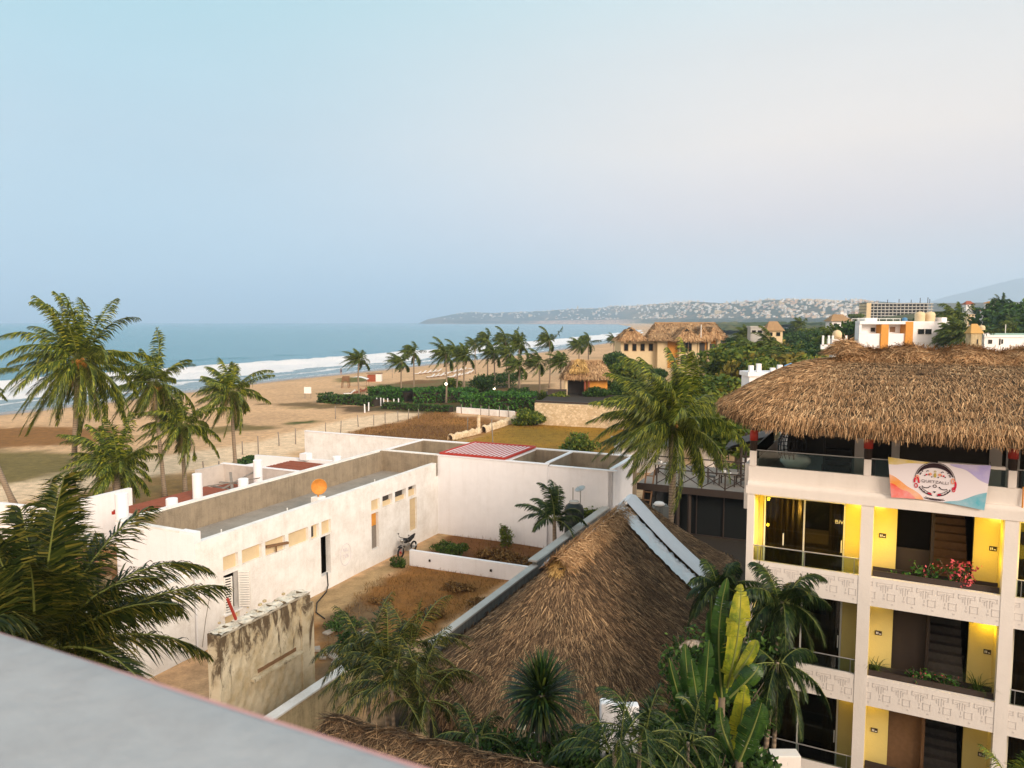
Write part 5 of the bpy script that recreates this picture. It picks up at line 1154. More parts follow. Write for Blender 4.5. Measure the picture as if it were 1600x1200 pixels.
# banner with sugar skull emblem
bn = thing('banner', 'white watercolour banner with a sugar skull emblem and the word QUETZALLI', 'banner', (4.7, -.06, 8.4), 'H')
BT, BB_ = [(3.55, 9.47), (5.83, 9.45)], [(3.66, 8.40), (5.74, 8.30)]
def bp(u, v, d=0.0):
    xt, zt = BT[0][0] + (BT[1][0] - BT[0][0]) * u, BT[0][1] + (BT[1][1] - BT[0][1]) * u - .05 * math.sin(math.pi * u); xb, zb = BB_[0][0] + (BB_[1][0] - BB_[0][0]) * u, BB_[0][1] + (BB_[1][1] - BB_[0][1]) * u + .06 * math.sin(math.pi * u)
    return (xt + (xb - xt) * v, -.10 - .012 * math.sin(u * 7 + v * 2) - .01 * math.sin(v * 5) - d, zt + (zb - zt) * v)
def sheet_shape(fn, nu, nv, d): q = MB(); q.grid(lambda a, c: bp(*fn(a, c), d), nu, nv); return q
b = sheet_shape(lambda a, c: (a, c), 40, 20, 0); b.build('cloth', sheet('banner_cloth', (.74, .68, .70)), bn, True)
def wash(name, fn, col, d=.003):
    m, nt2, bs_ = nodes('wash_' + name); v = mapped(nt2, (1, 1, 1)); f = ramp(nt2, noise(nt2, v, 2.2, 5, .6), [(.35, .55), (.65, 1.0)])
    nt2.links.new(mix(nt2, f, (.72, .64, .66), col), bs_.inputs['Base Color']); bs_.inputs['Roughness'].default_value = .8
    sheet_shape(fn, 24, 12, d).build('watercolour_' + name, m, bn, True)
wash('yellow', lambda a, c: (.42 * a, (.17 * (1 - a) ** .8 + .015 * math.sin(a * 9)) * c + .002), (.62, .46, .04))
wash('lilac', lambda a, c: (1 - .38 * a, (.40 * (1 - a) ** 1.0 + .03 * math.sin(a * 8)) * c + .002), (.34, .30, .62))
wash('orange', lambda a, c: (.36 * a, 1 - (.58 * (1 - a) ** .75 + .02 * math.sin(a * 9)) * c - .002), (.78, .30, .06))
wash('red', lambda a, c: (.28 * a, 1 - (.36 * (1 - a) ** .7 + .02 * math.sin(a * 11)) * c - .002), (.75, .07, .03), .006)
wash('teal', lambda a, c: (1 - .42 * a, 1 - (.40 * (1 - a) ** 1.1 + .02 * math.sin(a * 8)) * c - .002), (.08, .38, .48))
CU, CV = .475, .50; RU, RV = .205, .49
def em(pts, d=.012): return [bp(CU + x * RU, CV - y * RV, d) for x, y in pts]
ink, red_, pk, gd = sheet('emblem_black', (.035, .02, .025)), sheet('emblem_red', (.55, .02, .05)), sheet('emblem_peach', (.75, .32, .2)), sheet('emblem_gold', (.45, .35, .08))
q = MB()                                           # dark lunette on top
n = 24
for k in range(n):
    a0, a1 = math.radians(160 - 140 * k / n), math.radians(160 - 140 * (k + 1) / n)
    def lun(a, k_): return (math.cos(a) * .95, math.sin(a) * 1.0) if k_ else (math.cos(a) * .95, max(.335, math.sin(a) * .75) )
    q.poly(em([lun(a0, 1), lun(a1, 1), lun(a1, 0), lun(a0, 0)]))
def arc(q, r0x, r0y, a0, a1, w_, cx=0, cy=0, n=16):
    for k in range(n):
        s0_, s1_ = math.radians(a0 + (a1 - a0) * k / n), math.radians(a0 + (a1 - a0) * (k + 1) / n)
        q.poly(em([(cx + math.cos(s0_) * r0x, cy + math.sin(s0_) * r0y), (cx + math.cos(s1_) * r0x, cy + math.sin(s1_) * r0y), (cx + math.cos(s1_) * (r0x - w_), cy + math.sin(s1_) * (r0y - w_)), (cx + math.cos(s0_) * (r0x - w_), cy + math.sin(s0_) * (r0y - w_))]))
arc(q, 1.02, 1.05, 10, 170, .03); arc(q, .6, .12, 200, 340, .05, 0, -.86); arc(q, .5, .1, 190, 350, .04, 0, -.82)
arc(q, .86, .62, 200, 262, .05, 0, -.14); arc(q, .86, .62, 278, 340, .05, 0, -.14); arc(q, .74, .5, 205, 255, .03, 0, -.14); arc(q, .74, .5, 285, 335, .03, 0, -.14)
for s_ in (-1, 1):
    arc(q, .10, .11, -20 if s_ > 0 else 90, 90 if s_ > 0 else 200, .05, s_ * .66, .34); arc(q, .07, .07, 20, 200, .03, s_ * .36, .52); arc(q, .22, .14, 190, 330, .045, s_ * .45, -.24)
    for x, y in ((.30, .36), (.50, .30), (.16, .26), (.24, -.26), (.62, .52)): arc(q, .035, .035, 0, 360, .034, s_ * x, y, 8)
q.poly(em([(-.09, -.50), (.09, -.50), (.0, -.60)])); arc(q, .10, .09, 0, 360, .035, 0, -.22)
for k in range(11):
    a = math.radians(200 + 14 * k)
    if not 4 <= k <= 6: arc(q, .03, .03, 0, 360, .029, math.cos(a) * .80, -.14 + math.sin(a) * .56, 6)
q.build('emblem', ink, bn)
q = MB()
for s_ in (-1, 1):
    arc(q, .16, .26, 90 if s_ > 0 else -20, 200 if s_ < 0 else -90, .10, s_ * .92, -.06); arc(q, .10, .14, 0, 360, .05, s_ * .95, -.28, 8); arc(q, .3, .2, 225 if s_ < 0 else 270, 270 if s_ < 0 else 315, .08, s_ * .15, -.50)
    arc(q, .05, .05, 0, 360, .045, s_ * .42, .36, 8)
q.build('emblem_flowers', red_, bn)
q = MB()
for s_ in (-1, 1): arc(q, .10, .16, 0, 360, .06, s_ * .88, .14, 10); arc(q, .09, .08, 0, 360, .07, s_ * .24, .40, 8)
q.build('emblem_petals', pk, bn); q = MB(); arc(q, .07, .13, 0, 360, .065, 0, .36, 10); arc(q, .06, .05, 0, 360, .03, 0, .56, 8); q.build('emblem_crown', gd, bn)
me = text_mesh('QUETZALLI', .118, 'word'); me.materials.clear(); me.materials.append(sheet('letter_ink', (.10, .07, .075)))
for v_ in me.vertices: v_.co.x *= 1.02
for v_ in me.vertices:
    u_ = CU + v_.co.x / 2.2; p = bp(u_, CV + .0 * RV - v_.co.y * .95 / 1.08, .016); v_.co = p
o = bpy.data.objects.new('lettering', me); COL.objects.link(o); o.parent = bn; o.location = tuple(-c for c in bn['_o'])
b = MB()
for u in (.0, 1.0): b = MB(); b.tube([bp(u, 0.01, .0), (bp(u, 0, 0)[0], .12, 9.5)], .006, 4); b.build('tie_cord', M['black'], bn)
# plants in the troughs
def trough_plant(name, label, x, z, w_, h, seed, mat='hedge', flowers=0, blades=0, cat='plant', sc=.05):
    t = thing(name, label, cat, (x, .34, z), 'H'); rr = np.random.default_rng(seed)
    if blades:
        n = blades; az = rr.uniform(0, 6.28, n); l = h * rr.uniform(.6, 1.2, n); cur = np.zeros((n, 3)) + np.array((x, .34, z)) + rr.normal(0, .05, (n, 3)); d = np.c_[np.cos(az) * .5, np.sin(az) * .5, np.ones(n)]; d = nrm(d); sd_ = np.c_[-np.sin(az), np.cos(az), az * 0] * .012; qs = []
        for k in range(5):
            d = nrm(d + np.array((0, 0, -.42)) * (k > 0)); nx = cur + d * (l / 4)[:, None]; qs.append(np.stack([cur - sd_ * (1 - k * .2), cur + sd_ * (1 - k * .2), nx + sd_ * (.8 - k * .2), nx - sd_ * (.8 - k * .2)], 1)); cur = nx
        soup('blades', np.concatenate(qs), M['greenweed'], t)
    else:
        st_ = MB(); pts_ = []
        for k in range(12):
            a = rr.uniform(0, 6.28); tip = (x + w_ * rr.uniform(-.5, .5), .34 + .12 * rr.uniform(-1, 1), z + h * rr.uniform(.5, 1)); st_.tube([(x + .3 * (tip[0] - x), .34, z), ((x + tip[0]) / 2 + .04 * math.sin(a), .33, (z + tip[2]) / 2), tip], .006, 4)
            for j in range(14): f = rr.random(); pts_.append((x + .3 * (tip[0] - x) + f * .7 * (tip[0] - x) + rr.normal(0, .06), .34 + rr.normal(0, .06), z + f * (tip[2] - z) + rr.normal(0, .05)))
        st_.build('stems', M['bark'], t); pts_ = np.array(pts_); soup('leaves', leafcloud(pts_, rr.normal(0, 1, pts_.shape), sc, rr), M[mat], t)
        if flowers:
            fp_ = np.c_[rr.normal(x + .12, w_ * .22, flowers), rr.normal(.26, .08, flowers), z + h * rr.uniform(.05, 1.1, flowers)]; soup('blossoms', leafcloud(fp_, rr.normal(0, 1, fp_.shape), .05, rr), M['flower'], t)
trough_plant('bougainvillea', 'pink blossoming bush in the upper planter before the stairs', 5.25, 6.15, .8, .62, 1, flowers=150, cat='flowering bush')
trough_plant('planter_shrub', 'small leggy shrub with one pink bloom left of the pink bush', 4.55, 6.15, .9, .5, 2, flowers=7)
trough_plant('planter_shrub', 'low green creeper at the left end of the upper planter', 3.9, 6.12, .7, .15, 3)
trough_plant('spider_plant', 'arching grassy plant at the left end of the middle planter', 3.45, 3.4, .5, .55, 4, blades=46)
trough_plant('spider_plant', 'arching grassy plant at the right end of the middle planter', 5.85, 3.4, .5, .6, 5, blades=46)
trough_plant('planter_shrub', 'thin shrub with tiny flowers in the middle planter, nearer the left', 4.5, 3.38, .9, .42, 6, flowers=6)
trough_plant('planter_shrub', 'leafy shrub in the middle planter, nearer the right', 5.15, 3.38, .7, .38, 7, flowers=3)
# ------------------------------------------------------------------ restaurant deck and dark glass pavilion beyond the palapa
dk_ = thing('timber_deck', 'raised timber deck with crossed railings above a dark glass pavilion', 'deck', (-7.5, 46, 0), 'G')
b = MB(); b.box(-12.1, 1.5, 44.4, 51.5, 2.82, 3.0); b.build('platform', M['greywood'], dk_)
b = MB(); b.box(-12.1, 1.5, 44.32, 44.4, 2.62, 3.04); b.build('fascia', M['dark'], dk_)
def xrail(y, xa, xb, n, z):
    q = MB(); 
    for k in range(n + 1): x = xa + (xb - xa) * k / n; q.tube([(x, y, z), (x, y, z + 1.02)], .045, 6)
    q.tube([(xa, y, z + 1.02), (xb, y, z + 1.02)], .045, 6)
    for k in range(n): x, x2 = xa + (xb - xa) * k / n, xa + (xb - xa) * (k + 1) / n; q.tube([(x, y, z + .1), (x2, y, z + .95)], .03, 5); q.tube([(x, y, z + .95), (x2, y, z + .1)], .03, 5)
    q.build('railing', M['dark'], dk_)
xrail(44.5, -10.9, 1.4, 9, 3.0); xrail(48.6, -12.0, 1.4, 10, 3.0)
q = MB()
for s_ in (-.25, .25): q.bar((-11.6 + s_, 44.2, .8), (-11.3 + s_, 44.6, 3.9), .08)
for k in range(6): q.bar((-11.85 + .05 * k, 44.25 + .06 * k, 1.0 + .5 * k), (-11.3 + .05 * k, 44.25 + .06 * k, 1.0 + .5 * k), .06)
tag(q.build('wooden_ladder', M['wood'], None, fr='G'), 'short wooden ladder leaning at the left end of the timber deck', 'ladder')
for k, (a, bb, lab) in enumerate([(-6.9, 46.2, 'dark square table on the timber deck beside the railing middle'), (-4.6, 46.6, 'dark table with pale plates on the deck near the hotel corner'), (-11.2, 47.6, 'dark table at the left end of the timber deck')]):
    t = thing('deck_table', lab, 'table', (a, bb, 3.0), 'G', 'tables on the timber deck')
    q = MB(); q.box(a - .55, a + .55, bb - .5, bb + .5, 3.70, 3.76); q.build('tabletop', M['greywood'], t, bevel=.01)
    for s1 in (-.45, .45):
        for s2 in (-.4, .4): q = MB(); q.box(a + s1 - .04, a + s1 + .04, bb + s2 - .04, bb + s2 + .04, 3.0, 3.70); q.build('leg', M['dark'], t)
    q = MB(); q.lathe([(.1, 0), (.11, .02)], (a + .1, bb - .1, 3.765), 12); q.lathe([(.07, 0), (.09, .12)], (a - .2, bb + .05, 3.765), 12)
    tag(q.build('tableware', M['cushion'], None, fr='G'), ['white plate and cup on the middle deck table', 'white plate and cup on the deck table near the hotel', 'white plate and cup on the deck table at the left end'][k], 'tableware')
CHL = ['dark wooden chair left of the middle deck table', 'dark wooden chair right of the middle deck table', 'dark wooden chair left of the plated deck table', 'dark wooden chair right of the plated deck table']
ch0 = None
for k, (a, bb) in enumerate([(-7.9, 46.2), (-5.95, 46.3), (-5.55, 46.9), (-3.6, 46.6)]):
    t = thing('deck_chair', CHL[k], 'chair', (a, bb, 3.0), 'G', 'chairs on the timber deck')
    q = MB(); q.box(a - .22, a + .22, bb - .22, bb + .22, 3.42, 3.47); q.build('seat', M['dark'], t); s_ = -1 if k % 2 == 0 else 1
    q = MB(); q.box(a + s_ * .2 - .02, a + s_ * .2 + .02, bb - .22, bb + .22, 3.47, 3.95); q.build('backrest', M['dark'], t)
    for s1 in (-.19, .19):
        for s2 in (-.19, .19): q = MB(); q.box(a + s1 - .02, a + s1 + .02, bb + s2 - .02, bb + s2 + .02, 3.0, 3.42); q.build('leg', M['dark'], t)
gp = thing('glass_pavilion', 'dark glazed pavilion under the timber deck reflecting trees', 'building', (-5, 47, 0), 'G')
b = MB(); b.box(-11.9, 1.5, 45.2, 51.4, -.3, 2.6); b.build('dark_body', M['interior'], gp)
b = MB(); b.box(-11.8, 1.4, 44.98, 45.02, 0, 2.6); b.build('glass_front', M['glass_dark'], gp)
b = MB()
for k in range(9): b.box(-11.8 + 1.62 * k, -11.74 + 1.62 * k, 44.9, 44.98, 0, 2.62)
b.box(-11.8, 1.4, 44.9, 44.97, -.05, .06); b.build('mullions', M['dark'], gp)
b = MB(); b.tube([(-9.6, 44.6, -.2), (-9.6, 44.6, 2.65)], .12, 8); b.tube([(-8.9, 44.6, -.2), (-8.9, 44.6, 2.65)], .12, 8); b.tube([(-3, 44.6, -.2), (-3, 44.6, 2.65)], .12, 8); b.build('posts', M['dark'], gp)
b = MB(); b.box(-11.9, 1.4, 35.4, 44.2, -.1, .02); tag(b.build('patio', M['soil'], None, fr='G'), kind='structure')
pv_ = thing('dark_gazebo', 'dark timber gazebo frame with a sloping roof at the deck end beside the hotel', 'gazebo', (-4.5, 49.5, 3), 'G')
q = MB()
for a in (-6.5, -5.2, -3.2):
    for bb in (48.8, 51.0): q.tube([(a, bb, 3.0), (a, bb, 5.6)], .08, 6)
q.tube([(-6.5, 48.8, 4.4), (-3.2, 48.8, 4.4)], .06, 6); q.tube([(-6.5, 48.8, 5.0), (-3.2, 48.8, 5.0)], .06, 6); q.build('frame', M['dark'], pv_)
q = MB(); q.grid(lambda u, v: (-7.4 + 5.5 * u, 48 + 4 * v, 5.0 + 2.0 * u + .15 * math.sin(3.1 * v)), 10, 6); q.grid(lambda u, v: (-7.4 + 5.5 * u, 48 + 4 * v, 4.85 + 2.0 * u), 10, 2); q.build('roof', M['dark'], pv_)
t = thing('red_parasol', 'small folded red and white parasol beside the palm at the far roof slope', 'parasol', (-8.3, 34.4, -.1), 'G')
q = MB(); q.tube([(-8.3, 34.4, -.1), (-8.3, 34.4, 3.7)], .03, 6); q.build('pole', M['metal'], t); q = MB(); q.lathe([(.34, 3.2), (.18, 3.5), (.02, 3.72)], (-8.3, 34.4, 0), 8); q.build('canopy', M['redpaint'], t)
_s = D(1030, 790, 33.6); q = MB(); q.lathe([(.2, 0), (.28, .06), (.2, .16), (.05, .2)], _s, 10); tag(q.build('white_sack', M['cushion'], None, True), 'white bundle beside the leaning palm trunk behind the thatched ridge', 'sack')
q = MB(); q.box(_s.x - .25, _s.x + .4, _s.y - .2, _s.y + .4, -.2, _s.z); tag(q.build('brick_base', M['greywall'], None), 'grey block base under the white bundle behind the ridge', 'wall')
# ------------------------------------------------------------------ beach garden: hedges, bushes, walls, fences
def gp2(u, v, z=0.0): return P(u, v, z)
BG = 1
hedge('low dark hedge strip at the seaward end of the garden, nearest the water', gp2(505, 628), gp2(592, 634), 3.0, 1.3, 'leafdark', 1, .22, 26)
hedge('bright green clipped hedge behind the second beach palm', gp2(590, 620), gp2(648, 626), 5.0, 1.8, 'hedge', 2, .22, 26)
hedge('long green hedge running behind the fourth to sixth beach palms', gp2(645, 628), gp2(745, 626), 5.0, 2.0, 'hedge', 3, .22, 24)
hedge('tall dense green hedge above the pale low wall of the brown field', gp2(722, 640), gp2(838, 641), 5.0, 2.4, 'hedge', 4, .22, 30)
hedge('thin dark hedge along the white picket posts', gp2(600, 638), gp2(705, 644), 1.5, .9, 'leafdark', 5, .18, 36)
for u, v, rx, rz, lab, mat, sd_ in [(755, 618, 3.2, 2.6, 'round dark bush between the beach palms and the hedge', 'leafdark', 3), (790, 606, 4.2, 2.0, 'dark bush behind the dense middle clump of beach palms', 'leafdark', 4), (705, 612, 2.2, 1.8, 'spiky green bush at the end of the long hedge', 'leaf', 5),
        (828, 664, 2.5, 1.3, 'yellow green bush at the left end of the rubble stone wall', 'leaf', 6), (812, 634, 2.6, 1.8, 'dark leafy bush above the left end of the rubble stone wall', 'leafdark', 16), (392, 728, 1.6, .55, 'dark scrubby bush by the fence posts next to the white wall block', 'leafdark', 7), (850, 630, 2.0, 1.4, 'pale agave clump on the terrace left of the thatched pavilion', 'leaf', 17)]:
    bush('bush', lab, 'bush', mat, gp2(u, v), rx, rx, rz, 2400, .2 if rx > 2 else .13, sd_)
bush('shrub', 'feathery green shrub growing on the ochre lawn', 'shrub', 'leaf', gp2(903, 707), 2.1, 2.1, 1.25, 1700, .16, 8, n=10)
bush('shrub', 'low dark tufts at the foot of the feathery shrub on the lawn', 'shrub', 'leafdark', gp2(880, 713), 1.6, 1.4, .5, 900, .13, 9)
bush('flowering_shrub', 'dense green shrub dotted with pale flowers behind the deck railing', 'shrub', 'leaf', G(-8.2, 54, .0), 2.0, 2.0, 2.0, 2600, .14, 10)
t = thing('stone_wall', 'long rubble stone retaining wall at the back of the ochre lawn', 'wall', (18, 91, 0), 'W')
b = MB(); p0, p1 = gp2(838, 662), gp2(1080, 676); b.wall((p1.x, p1.y), (p0.x, p0.y), -.3, 2.75, .6); b.build('wall', M['stone'], t)
b = MB(); b.wall((p1.x + .1, p1.y + .45), (p0.x, p0.y + .45), 2.75, 3.0, .5); b.build('timber_edge', M['dark'], t)
q0, q1 = p0 + Vector((0, .6, 0)), p1 + Vector((0, .6, 0)); tb = MB(); tb.prism([(q0.x, q0.y), (q1.x, q1.y), (q1.x + 3, q1.y + 14), (q0.x + 3, q0.y + 14)], 0.0, 2.6); tag(tb.build('terrace', M['soil']), kind='structure')
for k, (pa, pb, lab) in enumerate([((703, 688), (748, 677), 'low rubble wall segment nearer the white house, left of the gap'), ((755, 676), (804, 659), 'low rubble wall segment beyond the gap, reaching the yellow green bush')]):
    a, c = gp2(*pa), gp2(*pb); q = MB(); n = 40; d = c - a; dl = d.normalized(); nx = Vector((-dl.y, dl.x, 0))
    q.grid(lambda u, v: a + d * u + nx * (.35 * math.cos(math.pi * v)) + Vector((0, 0, (.85 if k else .7) * math.sin(math.pi * v) ** .5 * (.85 + .25 * math.sin(u * 43) * math.sin(u * 17 + 1)))), n, 8); q.grid(lambda u, v: a + d * u + nx * .35 * (1 - 2 * v) + Vector((0, 0, -.2)), 2, 1)
    t = thing('rubble_wall', lab, 'wall', a.lerp(c, .5)); q.build('stones', M['stone'], t)
a, c = gp2(715, 645), gp2(805, 652); q = MB(); q.wall((c.x, c.y), (a.x, a.y), -.2, .85, .3); tag(q.build('field_wall', M['white']), 'low pale wall below the tall dense hedge behind the brown field', 'wall')
fp0 = None
posts = [(404, 711, 1.9), (436, 697, 1.5), (462, 694, 1.7), (509, 676, 1.2), (532, 677, 1.5), (560, 667, 1.5), (584, 665, 1.4), (602, 661, 1.4), (622, 659, 1.4), (638, 655, 1.4), (654, 654, 1.3), (524, 655, 1.8), (379, 710, 1.3), (721, 646, 1.3), (736, 646, 1.4), (751, 649, 1.4), (764, 650, 1.4), (780, 652, 1.5), (795, 652, 1.5), (731, 673, 1.6), (770, 692, 2.6), (321, 757, 1.9), (342, 757, 1.9), (178, 775, 1.6), (210, 785, 1.4), (112, 780, 1.4)]
for u, v, h in posts:
    p = gp2(u, v)
    if fp0 is None:
        q = MB(); q.tube([(0, 0, -.3), (.02, 0, .5), (0, .02, 1.0)], [.06, .055, .05], 6); fp0 = tag(q.build('fence_post', M['greywood'], None, True), 'weathered wooden fence post standing along the sandy road and brown field', 'fence post', 'weathered fence posts'); o = fp0
    else: o = fp0.copy(); COL.objects.link(o)
    o.location = p; o.scale = (1.1, 1.1, h); o.rotation_euler = (R.uniform(-.06, .06), R.uniform(-.06, .06), R.uniform(0, 6))
wp0 = None
for u, v in [(570, 645), (576, 642), (589, 634), (595, 634), (600, 635), (606, 635), (616, 636), (623, 635)]:
    p = gp2(u, v)
    if wp0 is None:
        q = MB(); q.tube([(0, 0, -.2), (0, 0, 1.25)], .09, 8); wp0 = tag(q.build('white_post', M['white_clean'], None), 'short white post of the picket row at the end of the sandy road', 'post', 'white picket posts'); o = wp0
    else: o = wp0.copy(); COL.objects.link(o)
    o.location = p; o.rotation_euler = (0, R.uniform(-.05, .05), 0)
p = gp2(748, 677); q = MB(); q.tube([(p.x, p.y, -.2), (p.x, p.y, 2.2)], .2, 10); tag(q.build('stone_post', M['stone']), 'thick stone post in the gap between the two low rubble walls', 'post')
p = gp2(1073, 741); q = MB(); q.box(p.x - .35, p.x + .35, p.y - .3, p.y + .3, -.2, 2.7); tag(q.build('stone_pillar', M['stone'], bevel=.04), 'upright pale stone pillar behind the leaning palm trunk and deck railing', 'pillar')
t = thing('flat_shed', 'low grey shed with a flat dusty roof left of the stone pillar', 'shed', (11, 66, 0))
q = MB(); q.box(9.5, 17.5, 63, 68, -.2, 2.2); q.build('wall', M['white'], t); q = MB(); q.box(9.2, 17.8, 62.7, 68.3, 2.2, 2.4); q.build('roof', M['roof_slab'], t)
# garden lamps on palm trunks
for u, v, lab in [(772, 607, 'round lamp glowing at the trunk of a beach palm behind the hedge'), (697, 600, 'small lamp glowing on the fourth beach palm')]:
    p = D(u, v, P(u, 617 if u == 772 else 630).y - .5); q = MB(); q.lathe([(.02, -.22), (.18, -.14), (.22, 0), (.18, .14), (.02, .22)], p, 10); t = thing('garden_lamp', lab, 'lamp', p); q.build('globe', glow('lamp_globe', (1, .86, .62), 3.0), t, True); q = MB(); q.tube([p, (p.x, p.y, 0)], .03, 5); q.build('pole', M['dark'], t)
# ------------------------------------------------------------------ beach furniture
L0 = thing('sun_lounger', 'white cushioned sun lounger in the rows on the beach sand', 'sun lounger', (0, 0, 0), 'W', 'sun loungers in rows on the beach')
q = MB(); q.grid(lambda u, v: (-1.0 + 1.35 * u, -.36 + .72 * v, .40 + .03 * math.sin(v * 3.1)), 4, 3); q.bar((.32, 0, .43), (1.0, 0, .98), .72, .10); q.bar((-1.0, 0, .38), (.33, 0, .38), .72, .10); q.build('cushion', M['cushion'], L0)
q = MB(); q.bar((-1.05, -.36, .28), (1.0, -.36, .28), .06); q.bar((-1.05, .36, .28), (1.0, .36, .28), .06); q.bar((.95, 0, .3), (.95, 0, .9), .05); q.build('frame', M['wood'], L0)
for sx in (-.95, .9):
    for sy in (-.36, .36): q = MB(); q.bar((sx, sy, -.02), (sx, sy, .28), .06); q.build('leg', M['wood'], L0)
lo_px = [(652, 586), (660, 585), (668, 584), (676, 583), (684, 582), (673, 591), (680, 590), (688, 589), (695, 588), (702, 584), (709, 583), (716, 581), (723, 580), (706, 591), (713, 590), (720, 588), (729, 586), (734, 584), (737, 578)]
for k, (u, v) in enumerate(lo_px):
    o = L0 if k == 0 else copy_tree(L0); o.location = gp2(u, v); o.rotation_euler.z = math.radians(20 + R.uniform(-8, 8))
RL = copy_tree(L0); tag(RL, 'low lounger with a dark red cover beside the lone beach palm', 'sun lounger', 'red loungers by the lone palm')
for ch in RL.children:
    if ch.name.startswith('cushion'): ch.data = ch.data.copy(); ch.data.materials.clear(); ch.data.materials.append(M['redslat'])
for k, (u, v) in enumerate([(556, 616), (566, 614), (574, 612)]): o = RL if k == 0 else copy_tree(RL); o.location = gp2(u, v); o.rotation_euler.z = math.radians(25)
o = copy_tree(L0); tag(o, 'white lounger lying left of the red covered loungers', 'sun lounger'); o['group'] = 'loungers beside the lone beach palm'; o.location = gp2(546, 618); o.rotation_euler.z = .4
p = gp2(560, 604); t = thing('beach_canopy', 'low white cloth shade on the sand behind the lone beach palm', 'sun shade', p); q = MB(); q.grid(lambda u, v: (p.x - 2 + 4 * u, p.y - 1.2 + 2.4 * v, 1.5 + .5 * math.sin(u * 3.14)), 10, 4); q.build('cloth', M['cushion'], t)
for sx in (-1.9, 1.9):
    for sy in (-1.1, 1.1): q = MB(); q.tube([(p.x + sx, p.y + sy, -.1), (p.x + sx, p.y + sy, 1.5)], .04, 5); q.build('pole', M['wood'], t)
p = gp2(540, 606); t = thing('lookout_chair', 'tall dark wooden lookout chair standing on the open beach', 'lifeguard chair', p)
q = MB(); [q.bar((p.x + a, p.y + c, -.1), (p.x + a * .7, p.y + c * .7, 2.2), .12) for a in (-.7, .7) for c in (-.6, .6)]; q.build('legs', M['wood'], t); q = MB(); q.box(p.x - .7, p.x + .7, p.y - .6, p.y + .6, 1.3, 1.42); q.box(p.x - .7, p.x + .7, p.y + .5, p.y + .6, 1.42, 2.3); q.build('seat', M['wood'], t)
p = gp2(585, 596); t = thing('beach_stall', 'small red and white beach stall near the waterline', 'stall', p)
q = MB(); q.box(p.x - 1.4, p.x + .4, p.y - .7, p.y + .7, 0, 1.5); q.build('counter', M['redslat'], t); q = MB(); q.box(p.x + .42, p.x + 1.6, p.y - .7, p.y + .7, 0, 1.7); q.build('white_box', M['cushion'], t); q = MB(); q.box(p.x - 1.6, p.x + 1.8, p.y - .9, p.y + .9, 1.75, 1.85); q.build('top', M['wood'], t)
p = gp2(481, 623); t = thing('notice_board', 'white notice board on two legs standing alone on the sand', 'sign', p); q = MB(); q.box(p.x - .6, p.x + .6, p.y - .04, p.y + .04, .9, 2.0); q.build('board', M['cushion'], t)
for a in (-.5, .5): q = MB(); q.bar((p.x + a, p.y + .08, -.1), (p.x + a, p.y + .08, 1.9), .08); q.build('leg', M['greywood'], t)
q = MB(); p = gp2(613, 591); q.tube([(p.x, p.y, 0), (p.x, p.y, 3.6)], .05, 6); tag(q.build('flag_pole', M['greywood']), 'thin bare pole on the beach in front of the surf', 'pole')
def small_person(name, label, p, shirt, rz):
    t = thing(name, label, 'person', p, 'W', None, rz)
    me = bpy.data.meshes.new('body'); vs = [(0,0,.92),(0,0,1.15),(0,0,1.42),(0,0,1.52),(0,0,1.60),(0,.01,1.72),(-.18,0,1.40),(-.26,.02,1.12),(-.24,.08,.88),(.18,0,1.40),(.27,.0,1.13),(.25,.1,.9),(-.10,0,.86),(-.12,.06,.48),(-.12,-.05,.06),(-.12,.10,.02),(.10,0,.86),(.13,-.05,.48),(.13,-.15,.06),(.13,-.02,.02)]
    es = [(0,1),(1,2),(2,3),(3,4),(4,5),(2,6),(6,7),(7,8),(2,9),(9,10),(10,11),(0,12),(12,13),(13,14),(14,15),(0,16),(16,17),(17,18),(18,19)]
    me.from_pydata(vs, es, []); me.materials.append(plain('skin', (.32, .18, .11), .6)); o = link('body', me, t); o.location = (0, 0, 0)
    o.modifiers.new('skin', 'SKIN'); sk = me.skin_vertices.data if me.skin_vertices else me.skin_vertices
    rad = [.15,.14,.16,.06,.09,.085,.06,.045,.035,.06,.045,.035,.09,.065,.045,.04,.09,.065,.045,.04]
    if not me.skin_vertices: me.attributes
    for v, r in zip(me.skin_vertices[0].data, rad): v.radius = (r, r)
    me.skin_vertices[0].data[0].use_root = True; s = o.modifiers.new('sub', 'SUBSURF'); s.levels = 1; s.render_levels = 2
    q = MB(); q.lathe([(.16, .80), (.185, .95), (.17, 1.15), (.20, 1.38), (.10, 1.47)], (0, 0, 0), 12); q.build('clothes', plain('cloth_' + name, shirt, .9), t, True)
    q = MB(); q.lathe([(.06, 1.66), (.105, 1.70), (.09, 1.79), (.02, 1.82)], (0, .02, 0), 10); q.build('hair', M['black'], t, True)
try:
    small_person('person', 'tiny person in dark clothes walking at the edge of the surf', gp2(533, 586, -.6), (.05, .06, .10), .5)
    small_person('person', 'tiny distant person in pale shirt on the far beach right of the broken palm', gp2(936, 541, -.4), (.5, .5, .5), 2.0)
except Exception as e: print('person failed', e)
